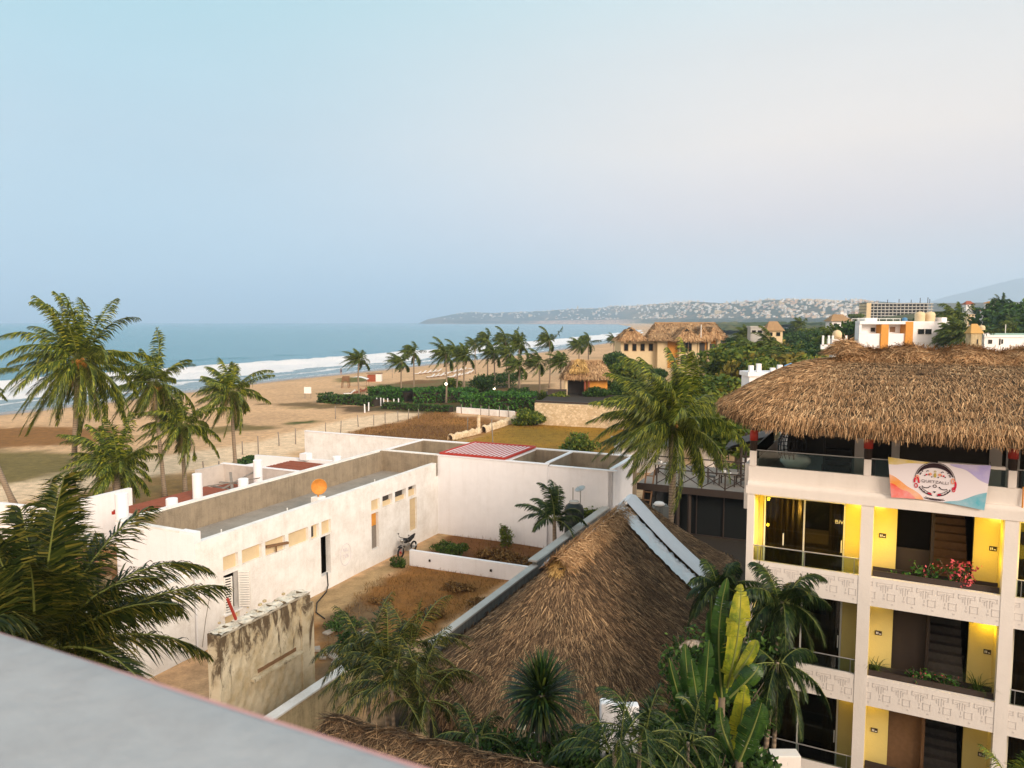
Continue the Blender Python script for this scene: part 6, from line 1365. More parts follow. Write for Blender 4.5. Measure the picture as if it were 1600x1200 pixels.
# ------------------------------------------------------------------ thatched pavilion and thatched hotel
def hip_roof(par, x0, x1, y0, y1, ez, rz, ri, seed, mat='thatch_far', fringe=True, along='x', n=5000, sw=.12, sl=.9):
    """hipped thatch with short ridge; local coordinates of the thing frame"""
    cy, cx = (y0 + y1) / 2, (x0 + x1) / 2
    if along == 'x': r0, r1 = (x0 + ri, cy, rz), (x1 - ri, cy, rz)
    else: r0, r1 = (cx, y0 + ri, rz), (cx, y1 - ri, rz)
    A_, B2, C_, D_ = (x0, y0, ez), (x1, y0, ez), (x1, y1, ez), (x0, y1, ez)
    fs = [(r0, r1, B2, A_), (r1, r0, D_, C_), (r0, r0, A_, D_), (r1, r1, C_, B2)] if along == 'x' else [(r0, r0, B2, A_), (r1, r1, D_, C_), (r1, r0, A_, D_), (r0, r1, C_, B2)]
    q = MB(); rg_ = np.random.default_rng(seed); qs = []
    for f in fs:
        pf = patch(*f); q.grid(lambda u, v: tuple(pf(np.array(u), np.array(v)).reshape(3) + np.array((0, 0, .12 * math.sin(3.14 * v)))), 10, 6); qs.append(straw(pf, n // 4, sl, sw, rg_, .12, .3, .12))
    q.poly([(x0, y0, ez - .15), (x0, y1, ez - .15), (x1, y1, ez - .15), (x1, y0, ez - .15)])
    for a, c in ((A_, B2), (B2, C_), (C_, D_), (D_, A_)): q.poly([a, c, (c[0], c[1], ez - .18), (a[0], a[1], ez - .18)])
    rr_ = q.build('roof', M['thatch_far'], par); ss_ = soup('straw', np.concatenate(qs), M['thatch'], rr_); 
    q = MB(); q.tube([(r0[0] - .15, r0[1] - .15, rz + .02), (r1[0] + .15, r1[1] + .15, rz + .02)], .22, 7); q.build('ridge_cap', M['thatch_far'], rr_)
    return rr_
def gable_vent(par, x, y, z, s): q = MB(); q._add([(x - s, y, z), (x + s, y, z), (x, y, z + s * .9), (x, y + s, z + s * .9)], [(0, 1, 2), (0, 2, 3), (1, 3, 2)]); q.build('roof_vent', M['soil'], par)
pd = 104.0; px0 = lambda u: (u - 800) / FPX * pd
t = thing('thatched_pavilion', 'small pavilion with a golden brown thatched roof and orange timber wall above the stone wall', 'pavilion', (px0(920), pd + 2.5, 2.4))
r_ = hip_roof(t, px0(881), px0(960), pd, pd + 6.4, 5.0, 7.3, 1.4, 3, n=6000, sw=.09, sl=.6)
soup('golden_thatch', straw(patch((px0(902), pd + 2.0, 7.6), (px0(914), pd + 2.3, 7.5), (px0(920), pd + .7, 6.0), (px0(892), pd + .6, 5.9)), 900, .6, .08, np.random.default_rng(4), .2, .4, .3), M['thatch_gold'], r_)
gable_vent(t, px0(903.5), pd + .9, 6.55, .45)
q = MB(); q.box(px0(918), px0(951), pd + 1.0, pd + 5.4, 2.4, 5.0); q.build('timber_wall', M['orangewood'], t); q = MB(); q.box(px0(892), px0(918), pd + 3.5, pd + 5.4, 2.4, 5.0); q.build('back_wall', M['interior'], t)
for u in (885, 915, 921): q = MB(); q.tube([(px0(u), pd + .6, 1.5), (px0(u), pd + .6, 5.2)], .22 if u == 885 else .14, 8); q.build('post', M['cream'] if u == 885 else M['redslat'], t)
q = MB(); q.box(px0(886), px0(950), pd + .7, pd + 5.6, 0, 2.4); q.build('plinth', M['greycap'], t); q = MB(); q.box(px0(856), px0(886), pd + .2, pd + 5, 2.55, 2.75); q.box(px0(856), px0(886), pd + .2, pd + .3, 2.75, 3.5); q.build('terrace_deck', M['dark'], t)
for u in (857, 871): q = MB(); q.tube([(px0(u), pd + .5, 0), (px0(u), pd + .5, 2.6)], .12, 6); q.build('deck_post', M['dark'], t)
bush('bush', 'dark leafy bush covering the grey plinth of the thatched pavilion', 'bush', 'leafdark', (px0(932), pd - 1.0, 2.4), 2.4, 1.0, 1.0, 2200, .16, 71); bush('bush', 'green plants below the dark terrace left of the pavilion', 'bush', 'leaf', (px0(874), pd - .6, 2.0), 1.8, 1.0, .8, 1500, .15, 72)
# the large thatched hotel behind the big palm
hd = 160.0; X = lambda u, y=hd: (u - 800) / FPX * y
Z = lambda v, y=hd: CAMH + (503 - v) / FPX * y
t = thing('thatched_hotel', 'three storey cream hotel with stepped thatched roofs and orange shutters behind the big palm', 'hotel', (X(1070), hd + 6, 0))
q = MB()
def blk(u0, u1, y0, y1, vt): q.box(X(u0), X(u1), y0, y1, -.5, Z(vt))
blk(972, 1030, hd + 2, hd + 12, 532); blk(1028, 1043, hd + .5, hd + 12, 532); blk(1060.5, 1088, hd - .5, hd + 12, 530); blk(1043, 1060.5, hd + .8, hd + 12, 532); blk(1088, 1128, hd + 1.2, hd + 14, 530)
for u in (1091, 1107, 1121): q.box(X(u), X(u + 5), hd + .6, hd + 1.2, -.5, Z(529))
q.build('wall', M['cream'], t); 
q = MB(); [q.box(X(1044.5 + k * 1.55), X(1045.9 + k * 1.55), hd + .68, hd + .8, Z(559), Z(533)) for k in range(10)]; q.box(X(1044), X(1060), hd + .72, hd + .79, Z(559), Z(533)); q.build('orange_shutter', M['orangewood'], t)
for (u0, u1) in ((1097.5, 1106), (1113, 1120)): q = MB(); q.box(X(u0), X(u1), hd + 1.05, hd + 1.2, Z(546), Z(530)); q.build('orange_shutter', M['orangewood'], t)
q = MB(); q.box(X(1044), X(1060), hd + .5, hd + .8, Z(561.5), Z(560)); q.build('balcony_slab', M['white_clean'], t)
q = MB(); q.box(X(1044.5), X(1060), hd + .7, hd + .8, Z(575), Z(563)); q.build('brick_panel', M['orangewood'], t)
for v0, v1 in ((532, 549), (555, 571)):
    for k in range(3):
        u0 = 1063 + 5.8 * k; q = MB(); q.box(X(u0), X(u0 + 5.2), hd - .62, hd - .5, Z(v1), Z(v0)); w_ = q.build('window', M['wood'], t); q = MB(); q.box(X(u0 + .6), X(u0 + 4.6), hd - .66, hd - .62, Z(v1 - .8), Z(v0 + .8)); q.build('pane', M['glass_dark'], w_)
for u, v0, v1 in ((1096, 536, 552), (1112, 537, 551)):
    q = MB(); c = Vector((X(u + 2), hd + .58, Z(v1))); q.prism([(c.x - .6, c.y), (c.x + .6, c.y), (c.x + .6, c.y + .1), (c.x - .6, c.y + .1)], Z(v1), Z(v0)); q.build('arched_opening', M['interior'], t)
q = MB(); q.box(X(1128), X(1139), hd + 2, hd + 9, Z(545), Z(535)); q.build('dark_balcony', M['interior'], t); q = MB(); q.box(X(1127), X(1140), hd + 1.6, hd + 1.9, Z(548), Z(542)); q.build('balustrade', M['orangewood'], t)
hip_roof(t, X(1028), X(1144), hd + 4, hd + 16, Z(527), Z(505), 1.2, 1, n=5000, sw=.16)
hip_roof(t, X(1012), X(1052), hd - .6, hd + 9, Z(531.5), Z(517), 1.6, 2, n=2600, sw=.14)
hip_roof(t, X(1052), X(1094), hd - 2.0, hd + 9, Z(531), Z(513), 2.6, 3, n=3200, sw=.14, along='y'); gable_vent(t, X(1072), hd - .6, Z(517), .6)
hip_roof(t, X(1088), X(1112), hd - .6, hd + 9, Z(529), Z(512), 1.6, 4, n=2000, sw=.14, along='y'); hip_roof(t, X(1106), X(1128), hd - .4, hd + 9, Z(527.5), Z(512), 1.6, 5, n=2000, sw=.14, along='y')
hip_roof(t, X(968), X(1013), hd + .6, hd + 10, Z(531), Z(513), 2.2, 6, n=2800, sw=.14, along='y'); gable_vent(t, X(988), hd + 1.6, Z(517), .6)
for u0 in (977, 990, 1003, 1016): q = MB(); q.box(X(u0), X(u0 + 7), hd + 1.9, hd + 2.0, Z(549), Z(537)); w_ = q.build('window', M['wood'], t); q = MB(); q.box(X(u0 + .8), X(u0 + 6.2), hd + 1.85, hd + 1.9, Z(548), Z(538)); q.build('pane', M['glass_dark'], w_)
q = MB(); q.tube([(X(1092), hd - 1.5, Z(527)), (X(1092), hd - 1.5, Z(507))], .09, 6); q.build('white_pipe', M['white_metal'], t)
# ------------------------------------------------------------------ houses to the right
hd2 = 122.0
X2 = lambda u: (u - 800) / FPX * hd2
Z2_ = lambda v: CAMH + (503 - v) / FPX * hd2
t = thing('white_house', 'white flat roofed modern house with two wood panels above the hotel thatch', 'house', (X2(1415), hd2 + 4, 0))
q = MB(); q.prism([(X2(1342), hd2 + 1.5), (X2(1488), hd2 + 1.5), (X2(1488) + 5, hd2 + 10), (X2(1342) + 5, hd2 + 10)], -.5, Z2_(503.5)); q.box(X2(1424), X2(1488.5), hd2, hd2 + 1.5, -.5, Z2_(502)); q.box(X2(1341), X2(1424), hd2 - .2, hd2 + 1.5, Z2_(506.5), Z2_(501.8)); q.box(X2(1341), X2(1374), hd2, hd2 + 1.5, -.5, Z2_(521)); q.box(X2(1386), X2(1412), hd2, hd2 + 1.5, -.5, Z2_(521)); q.box(X2(1341), X2(1344.5), hd2 - .05, hd2 + 1.5, Z2_(521), Z2_(506)); q.box(X2(1480), X2(1488.2), hd2 + 2, hd2 + 10, Z2_(504), Z2_(496)); q.box(X2(1424), X2(1488), hd2 - .05, hd2, Z2_(534.5), Z2_(533)); q.build('wall', M['white_clean'], t)
for u0, u1 in ((1374.2, 1385.8), (1412.2, 1423.8)): q = MB(); q.box(X2(u0), X2(u1), hd2 - .28, hd2 + 1.6, -.5, Z2_(502.5 if u0 > 1400 else 507)); q.build('wood_panel', M['orangewood'], t)
for u0, u1, v0, v1, yy in ((1432, 1442.5, 513.5, 522.5, 0), (1443.3, 1454, 513.5, 522.5, 0), (1365, 1373, 511.5, 519, 1.5), (1346.5, 1350, 509, 520, 1.5), (1473, 1475.5, 513, 523, 0)):
    q = MB(); q.box(X2(u0), X2(u1), hd2 + yy - .06, hd2 + yy, Z2_(v1), Z2_(v0)); w_ = q.build('window', M['white_metal'], t); q = MB(); q.box(X2(u0 + .5), X2(u1 - .5), hd2 + yy - .1, hd2 + yy - .06, Z2_(v1 - .6), Z2_(v0 + .6)); q.build('pane', M['glass_dark'], w_)
q = MB(); q.box(X2(1396), X2(1404), hd2 + 1.4, hd2 + 1.5, Z2_(519), Z2_(511)); q.build('wooden_shutter', M['wood'], t); q = MB(); q.box(X2(1462), X2(1466), hd2 - .5, hd2, Z2_(522), Z2_(519)); q.build('air_conditioner', M['metal'], t)
q = MB(); q.tube([(X2(1342), hd2 + 3, Z2_(498)), (X2(1420), hd2 + 3, Z2_(498))], .05, 5); [q.tube([(X2(1342 + 11 * k), hd2 + 3, Z2_(502)), (X2(1342 + 11 * k), hd2 + 3, Z2_(498))], .05, 5) for k in range(8)]; q.box(X2(1372), X2(1392), hd2 + 5, hd2 + 8, Z2_(503), Z2_(496.5)); q.build('roof_rail', M['white_metal'], t)
tank_prof = lambda r, h: [(r * .96, 0), (r, .05 * h), (r * .97, .3 * h), (r, .33 * h), (r * .97, .55 * h), (r, .58 * h), (r, .75 * h), (r * .75, .93 * h), (r * .35, .97 * h), (r * .33, h), (.02, h)]
for u, lab in ((1453, 'left cream roof tank of the pair on the white modern house'), (1469, 'right cream roof tank of the pair on the white modern house')):
    q = MB(); q.lathe(tank_prof(.82, 1.7), (X2(u), hd2 + 3.5, Z2_(503.5) + .1), 18); t = thing('water_tank', lab, 'water tank', (X2(u), hd2 + 3.5, Z2_(503.5)), 'W', 'cream roof water tanks'); q.build('tank', M['cream'], t, True); q = MB(); q.box(X2(u) - .9, X2(u) + .9, hd2 + 2.6, hd2 + 4.4, Z2_(503.5), Z2_(503.5) + .12); q.build('base', M['white_clean'], t)
q = MB(); q.lathe(tank_prof(.4, .8), (X2(1426.5), hd2 + 3, Z2_(503.5)), 14); tag(q.build('blue_barrel', plain('blue_plastic', (.07, .2, .36), .5)), 'small blue barrel on the roof of the white modern house', 'barrel')
# concrete skeleton building
cd = 480.0; X3 = lambda u: (u - 800) / FPX * cd; Z3 = lambda v: CAMH + (503 - v) / FPX * cd
t = thing('concrete_frame', 'long unfinished four storey concrete building skeleton on the hillside', 'building', (X3(1403), cd, 15))
q = MB(); zb, zt = Z3(498), Z3(474.5)
for k in range(6): z = zb + (zt - zb) * k / 5; q.box(X3(1351), X3(1455), cd, cd + 12, z - .28, z + .28)
q.build('slabs', M['greycap'], t); q = MB(); [q.box(X3(1357 + 6.0 * k) - .22, X3(1357 + 6.0 * k) + .22, cd + .4, cd + .9, 6, zt) for k in range(17)]; q.build('columns', M['greycap'], t)
q = MB(); q.box(X3(1351), X3(1358), cd - .3, cd + 10, 6, zt + .5); q.build('stair_tower', M['cream'], t); q = MB(); q.box(X3(1358), X3(1454), cd + 6, cd + 6.3, 6, zt); q.build('inner_dark', M['interior'], t)
q = MB(); [q.bar((X3(u), cd + 3, zt), (X3(u), cd + 3, zt + h_), .3) for u, h_ in ((1352, 1.5), (1387, 2.6), (1405, 3), (1424, 2.5), (1438, 3.6), (1450, 4), (1453, 3))]; q.build('rebar_stubs', M['dark'], t)
# smaller houses, each its own shape
def small_house(label, u0, u1, vt, vb, dep, roof='flat', mat='white_clean', wins=(), name='house', cat='house', z0=None, roofm='thatch_far', rv=None, rw=2.0):
    XX = lambda u: (u - 800) / FPX * dep; ZZ = lambda v: CAMH + (503 - v) / FPX * dep
    base = gz((XX(u0) + XX(u1)) / 2, dep) - 1.0 if z0 is None else z0
    t = thing(name, label, cat, ((XX(u0) + XX(u1)) / 2, dep, base)); wd = XX(u1) - XX(u0)
    q = MB(); q.box(XX(u0), XX(u1), dep, dep + wd * .8, min(base, ZZ(vb)), ZZ(vt)); q.build('wall', M[mat], t)
    if roof == 'flat': q = MB(); q.box(XX(u0) - .15, XX(u1) + .15, dep - .15, dep + wd * .8 + .15, ZZ(vt), ZZ(vt) + .35); q.build('roof', M[mat], t)
    else:
        ov = wd * .12; ez, rz = ZZ(vt) + .02, ZZ(rv); x0, x1, y0, y1 = XX(u0) - ov, XX(u1) + ov, dep - ov, dep + wd * .8 + ov; ri = min(wd * .35, (y1 - y0) / 2 - .1)
        q = MB(); cy = (y0 + y1) / 2; A_ = [(x0, y0, ez), (x1, y0, ez), (x1, y1, ez), (x0, y1, ez), (x0 + ri, cy, rz), (x1 - ri, cy, rz)]; q._add(A_, [(0, 1, 5, 4), (1, 2, 5), (2, 3, 4, 5), (3, 0, 4), (3, 2, 1, 0)]); q.build('roof', M[roofm], t)
    for (a, c, d, e_) in wins:
        q = MB(); q.box(XX(a), XX(c), dep - .08, dep + .02, ZZ(e_), ZZ(d)); q.build('window', M['glass_dark'], t)
    return t
small_house('pale house with an orange hipped roof among trees left of the dome tank', 1198, 1222, 517, 535, 150, 'hip', 'cream', [(1201, 1206, 519, 525), (1212, 1218, 519, 525)], rv=502, roofm='thatch_far')
small_house('grey terraced house with a dark roof at the left edge of the tree belt', 1172, 1192, 512, 530, 158, 'flat', 'greycap', [(1174, 1180, 516, 520), (1183, 1190, 516, 520)])
small_house('white house with a thatched top floor left of the dark round tree', 1298, 1326, 502, 516, 190, 'hip', 'white_clean', [(1301, 1306, 505, 510), (1314, 1319, 505, 510)], rv=491)
small_house('white crenellated wall house with a small dark window beside the thatched roof', 1172, 1222, 588, 600, 62, 'flat', 'white_clean', [(1197, 1204, 590, 594)], z0=0)
for k, (u, h_) in enumerate([(1172, .9), (1186, .8), (1206, .4), (1216, 1.1)]):
    pass
q = MB(); XX = lambda u: (u - 800) / FPX * 62
for u, h_ in [(1174, .55), (1186, .7), (1208, .35), (1219, .6)]: z = CAMH + (503 - 588) / FPX * 62 + .36; q.box(XX(u) - .1, XX(u) + .25, 62.0, 62.4, z, z + h_)
q.build('battlement', M['white_clean'], bpy.data.objects['house.003'] if 'house.003' in bpy.data.objects else None)
dp = 75.0; XX = lambda u: (u - 800) / FPX * dp; zt = CAMH + (503 - 567) / FPX * dp
t = thing('blue_parasol', 'blue and white parasol just above the slope of the hotel thatch', 'parasol', (XX(1236), dp, zt - 3)); q = MB(); q.lathe([(.85, -.75), (.6, -.25), (.02, 0)], (XX(1236), dp, zt), 12); q.build('canopy', plain('blue_cloth', (.16, .36, .62), .8, scale=3, var=.5), t); q = MB(); q.tube([(XX(1236), dp, -.2), (XX(1236), dp, zt)], .04, 6); q.build('pole', M['metal'], t)
# dome tank on a stand
dt = 105.0; XX = lambda u: (u - 800) / FPX * dt; ZZ = lambda v: CAMH + (503 - v) / FPX * dt
t = thing('tank_tower', 'domed cream water tank on a small white block tower in the trees', 'water tank', (XX(1308), dt, 0)); q = MB(); q.lathe([(.62, 0), (.65, .5), (.6, .8), (.4, 1.1), (.02, 1.25)], (XX(1307), dt, ZZ(529)), 18); q.build('tank', M['cream'], t, True); q = MB(); q.box(XX(1297), XX(1318), dt - .9, dt + 1.2, -.2, ZZ(529) - .05); q.build('block_tower', M['white'], t)
q = MB(); [q.box(XX(u) - .12, XX(u) + .12, dt - 1, dt - .8, ZZ(540), ZZ(524)) for u in (1281, 1290, 1296, 1317)]; q.box(XX(1278), XX(1298), dt - 1, dt - .7, ZZ(545), ZZ(538)); q.build('post', M['white_clean'], t)
small_house('white flat roofed house with a glass roof fence at the right edge', 1537, 1640, 527, 545, 118, 'flat', 'white_clean', [(1543, 1549, 530.5, 537), (1560, 1562, 529, 539), (1563.5, 1566, 530, 537)], z0=0)
XX = lambda u: (u - 800) / FPX * 118; ZZ = lambda v: CAMH + (503 - v) / FPX * 118
q = MB(); q.lathe(tank_prof(.52, 1.15), (XX(1541), 119.5, ZZ(519.5)), 16); t = thing('water_tank', 'single cream roof tank on the white house at the right edge', 'water tank', (XX(1541), 119.5, ZZ(519.5)), 'W', 'cream roof water tanks'); q.build('tank', M['cream'], t, True); q = MB(); q.box(XX(1535.5), XX(1547), 118.2, 121, ZZ(527), ZZ(519.6)); q.build('base', M['white_clean'], t)
q = MB(); q.box(XX(1547.5), XX(1640), 118.1, 118.16, ZZ(526), ZZ(520.5)); tag(q.build('roof_fence', plain('green_glass', (.22, .36, .33), .3)), 'greenish glass fence along the roof of the right edge house', 'fence')
q = MB(); q.tube([(XX(1573), 118.6, ZZ(526.5)), (XX(1573), 118.6, ZZ(507))], .06, 6); tag(q.build('mast', M['white_metal']), 'thin white mast on the roof of the right edge house', 'mast')
small_house('small ochre hut under the brown palm at the right', 1516, 1533, 521, 540, 112, 'hip', 'stained', [(1525, 1527, 530, 538)], rv=506, roofm='thatch_gold')
hs = [('white villa with a dark red roof on the ridge at the far right', 1506, 1518, 476, 482, 330, 470.5, 'redslat'), ('long white villa with terracotta roofs in the middle of the right hillside', 1534, 1562, 492, 496, 260, 489.5, 'thatch_far'), ('orange roofed house on the ridge near the tall spire tree', 1540, 1553, 474, 479, 320, 471, 'orangewood'), ('house with a rusty red roof below the ridge house', 1534, 1546, 485.5, 490, 290, 482.5, 'redpaint'), ('wide terracotta roofed house beneath the big dark tree', 1560, 1592, 487.5, 494, 230, 481, 'thatch_far'), ('pale flat grey house at the left foot of the right hillside', 1509, 1520, 491, 500, 250, 490, 'greycap'), ('orange tiled low house behind the brown palm', 1517, 1530, 507.5, 513, 190, 504, 'orangewood')]
for lab, u0, u1, vt, vb, dep, rv, rm in hs: small_house(lab, u0, u1, vt, vb, dep, 'hip', 'cream' if 'pale' in lab else 'white_clean', [(u0 + 2, u0 + 4, vt + 1, vt + 3), (u1 - 4, u1 - 2, vt + 1, vt + 3)], rv=rv, roofm=rm)
small_house('pinkish white gable wall cut by the right picture edge under the big tree', 1592, 1612, 486, 502, 210, 'flat', 'cream', [])
# ------------------------------------------------------------------ trees
TP = [tree_proto('leafy_tree', m_, 6, 3.0, 2.0, 3200, .24, sd_) for m_, sd_ in (('leafdark', 1), ('leafdark', 2), ('leaf', 3), ('leaf', 4), ('leafyellow', 5), ('leafyellow', 6))]
used_p = set()
def tree(u, vt, dep, k, label, ws=1.0, group='trees right of the beach'):
    x = (u - 800) / FPX * dep; zt = CAMH + (503 - vt) / FPX * dep; zb = gz(x, dep); h = max(1.5, zt - zb)
    o = TP[k] if k not in used_p else copy_tree(TP[k]); used_p.add(k)
    s = h / 6.1; o.location = (x, dep, zb); o.scale = (s * ws, s * ws, s); o.rotation_euler.z = R.uniform(0, 6.28); tag(o, label, 'tree', group)
def fpalm(u, vt, dep, label, k=0, sc=1.0):
    x = (u - 800) / FPX * dep; zt = CAMH + (503 - vt) / FPX * dep; zb = gz(x, dep); o = copy_tree(ROW[k % 5]); s = max(.4, (zt - zb) / 6.6); o.location = (x, dep, zb); o.scale = (sc, sc, s); o.rotation_euler.z = R.uniform(-.4, .4); tag(o, label, 'palm tree', 'palms among the trees')
TL = [(1098, 604, 92, 4, 'yellowish feathery tree right of the big leaning palm', 1.1), (1130, 600, 84, 4, 'wide yellow green tree between the big palm and the hotel thatch', 1.2), (1075, 610, 80, 2, 'green tree right behind the big leaning palm crown', 1.1), (1160, 610, 76, 2, 'green tree touching the left tip of the hotel thatch', 1.2), (1115, 625, 70, 5, 'low yellow flowering tree above the deck railing', 1.4),
 (1126, 572, 130, 0, 'dark tree in front of the right end of the thatched hotel', .7), (1150, 520, 175, 0, 'dark tree right of the thatched hotel roof', .9), (1168, 545, 140, 2, 'mid green tree between thatched hotel and grey terraced house', 1.0), (1185, 553, 110, 2, 'bushy green tree above the crenellated white house', 1.2), (1150, 590, 100, 4, 'yellowish tree left of the crenellated white house', 1.2),
 (1210, 532, 135, 0, 'dark tree in front of the orange hipped house', 1.0), (1228, 548, 110, 4, 'olive tree right of the orange hipped house', 1.1), (1240, 515, 200, 1, 'tall dark tree in the middle of the tree belt', .9), (1262, 512, 215, 0, 'dark tree left of the dome tank', 1.0), (1250, 540, 120, 1, 'very dark spreading tree below the dome tank', 1.5), (1275, 555, 95, 0, 'dark leafy tree along the hotel thatch slope', 1.4), (1278, 506, 240, 2, 'pale distant tree behind the dome tank', 1.1), (1297, 545, 88, 2, 'green bush tree just above the hotel thatch ridge end', 1.2),
 (1338, 493, 135, 1, 'dense round dark tree left of the white modern house', .72), (1322, 512, 170, 0, 'dark tree between dome tank and round dark tree', 1.0), (1292, 520, 150, 0, 'shadowy tree behind the tank tower', 1.0),
 (1215, 508, 260, 1, 'far dark tree on the skyline of the tree belt', 1.2), (1190, 508, 260, 0, 'far dark tree above the grey terraced house', 1.2), (1585, 458, 175, 1, 'big dark spreading tree on the skyline at the right edge', 1.0), (1612, 470, 160, 0, 'dark tree cut off by the right picture edge', 1.0), (1575, 500, 150, 1, 'large dark green tree below the terracotta roofs', 1.5), (1600, 505, 145, 0, 'dark tree at the right edge above the glass fence house', 1.4), (1548, 505, 165, 4, 'dry brownish tree below the long white villa', 1.3), (1555, 478, 310, 0, 'hill tree between the orange and red roofs', 1.5), (1530, 478, 330, 1, 'hill tree right of the ridge villa', 1.5), (1526, 490, 300, 0, 'hill tree below the ridge villa', 1.5), (1570, 474, 310, 1, 'hill tree left of the big skyline tree', 1.2), (1500, 480, 360, 0, 'hill tree at the left end of the right ridge', 1.5), (1552, 514, 130, 1, 'dark tree behind the single cream tank', 1.5), (1585, 517, 128, 4, 'brownish tree right of the white mast', 1.3), (1470, 492, 300, 0, 'tree behind the cream tanks of the modern house', 1.3), (1335, 488, 420, 2, 'faint tree left of the concrete skeleton', 1.4), (1440, 494, 330, 1, 'tree at the foot of the concrete skeleton', 1.5), (1380, 497, 380, 0, 'tree line below the concrete skeleton left part', 1.8), (1410, 497, 370, 1, 'tree line below the concrete skeleton middle part', 1.8),
 (1032, 572, 140, 0, 'dark shrub tree at the left foot of the thatched hotel', .8), (965, 545, 150, 0, 'dark tree left of the thatched hotel', .8), (985, 560, 120, 2, 'bushy tree left of the big leaning palm crown', 1.1), (965, 590, 108, 0, 'dark tree right of the small thatched pavilion', .9), (1000, 600, 100, 2, 'green tree behind the big leaning palm crown', 1.1), (955, 622, 100, 0, 'dark bushy tree by the pavilion plinth', 1.0)]
for u, vt, dep, k, lab, ws in TL: tree(u, vt, dep, k, lab, ws)
for n_, (u, vt, dep, sc, lab) in enumerate([(1110, 568, 128, 1.0, 'dark palm before the thatched hotel shutters'), (1143, 562, 125, 1.0, 'palm at the right end of the thatched hotel'), (1175, 532, 130, 1.4, 'palm in front of the grey terraced house'), (1205, 520, 118, 1.4, 'palm standing before the orange hipped house'), (1225, 540, 100, 1.3, 'low palm above the blue parasol'), (1165, 512, 170, 1.3, 'palm on the skyline right of the thatched hotel'), (1492, 478, 128, 1.5, 'tall dark palm right of the white modern house'), (1503, 500, 118, 1.6, 'bushy brownish palm beside the ochre hut'), (1486, 505, 120, 1.3, 'dark palm touching the corner of the white modern house'), (1556, 464, 315, 1.5, 'lone palm on the skyline near the spire tree'), (1300, 512, 120, 1.1, 'palm beside the dome tank'), (1250, 498, 250, 1.6, 'skyline palm in the middle of the tree belt'), (1580, 500, 140, 1.4, 'palm before the terracotta roofs')]): fpalm(u, vt, dep, lab, n_, sc)
x = (1563 - 800) / FPX * 312; t = thing('spire_tree', 'slender spire shaped conifer on the skyline at the right', 'tree', (x, 312, gz(x, 312))); zt = CAMH + (503 - 459) / FPX * 312; zb = gz(x, 312)
soup('crown', blob_leaves([((x, 312, zb + (zt - zb) * f), (1.8 * (1 - f) + .3,) * 2 + (1.2,)) for f in np.linspace(.25, .97, 9)], 1500, .35, 6), M['leafdark'], t); q = MB(); q.tube([(x, 312, zb), (x, 312, zt - 1)], .3, 6); q.build('trunk', M['bark'], t)
tree(1158, 618, 57, 2, 'green tree close against the crenellated house and the thatch tip', 1.3); tree(1182, 626, 56, 3, 'leafy tree under the left tip of the hotel thatch', 1.2)
rt = random.Random(12)
for i in range(46):
    u = rt.uniform(1092, 1345); dep = rt.uniform(85, 260); lim = 506 + 3600 / dep * rt.uniform(.9, 1.35); x = (u - 800) / FPX * dep
    if lim > 640 or (1290 < u < 1325 and dep < 190): continue
    k = rt.choice((0, 1, 2, 3, 3, 4, 5)); tree(u, max(512 if u > 1148 else 585, lim), dep, k, ('dark', 'dark', 'mid green', 'mid green', 'yellow green', 'yellow green')[k] + ' tree within the dense tree belt behind the hotel thatch', rt.uniform(1.0, 1.5), ('dark', 'dark', 'mid green', 'mid green', 'yellow green', 'yellow green')[k] + ' trees of the tree belt')
# ------------------------------------------------------------------ houses on the far headland
HV = []
for k in range(5):
    q = MB()
    w_, d_, h_ = [(11, 9, 7), (15, 10, 5), (9, 9, 11), (20, 10, 8), (12, 12, 9)][k]
    q.box(-w_/2, w_/2, -d_/2, d_/2, -6, h_); q.box(-w_/2, 0, -d_/2 + .5, d_/2 - .5, h_, h_ + 2.5)
    m_ = [plain('pale_house', (.68, .62, .55), .9, var=.15, scale=.02, bmp=0), plain('cream_house', (.62, .48, .34), .9, var=.15, scale=.02, bmp=0), plain('white_house_far', (.74, .72, .70), .9, var=.1, scale=.02, bmp=0), plain('pink_house', (.62, .48, .44), .9, var=.15, scale=.02, bmp=0), plain('tile_house', (.56, .40, .30), .9, var=.15, scale=.02, bmp=0)][k]
    q.cur = 0
    b2 = MB(); b2.v, b2.f, b2.mi = q.v, q.f, q.mi; b2.cur = 1
    for r_ in range(int(h_ / 3)):
        for c_ in range(int(w_ / 3)): x = -w_/2 + 1 + c_ * 3; b2.box(x, x + 1.5, -d_/2 - .08, -d_/2, r_ * 3 + .8, r_ * 3 + 2.2)
    HV.append(b2.build('hillside_house', [m_, M['glass_dark']]))
kinds = ['pale low', 'cream long', 'small white tower like', 'pinkish long', 'terracotta coloured']; usedh = set(); rr = random.Random(5)
for i in range(225):
    u = 700 + 640 * rr.random() ** .75; t_ = rr.uniform(.16, .70) if u > 860 else rr.uniform(.35, .7)
    if u < 900 and rr.random() < .55: continue
    p = hill_at(u, t_); k = rr.choices(range(5), (6, 3, 8, 1, 1))[0]
    o = HV[k] if k not in usedh else HV[k].copy()
    if k in usedh: COL.objects.link(o)
    usedh.add(k); s = rr.uniform(.6, 1.3) * (1.0 if p.y > 3500 else .8); o.location = p; o.scale = (s, s, s * rr.uniform(.8, 1.2)); o.rotation_euler.z = rr.uniform(-.6, .6)
    tag(o, kinds[k] + ' house among many on the distant headland', 'house', kinds[k] + ' houses on the headland')
qd = MB()
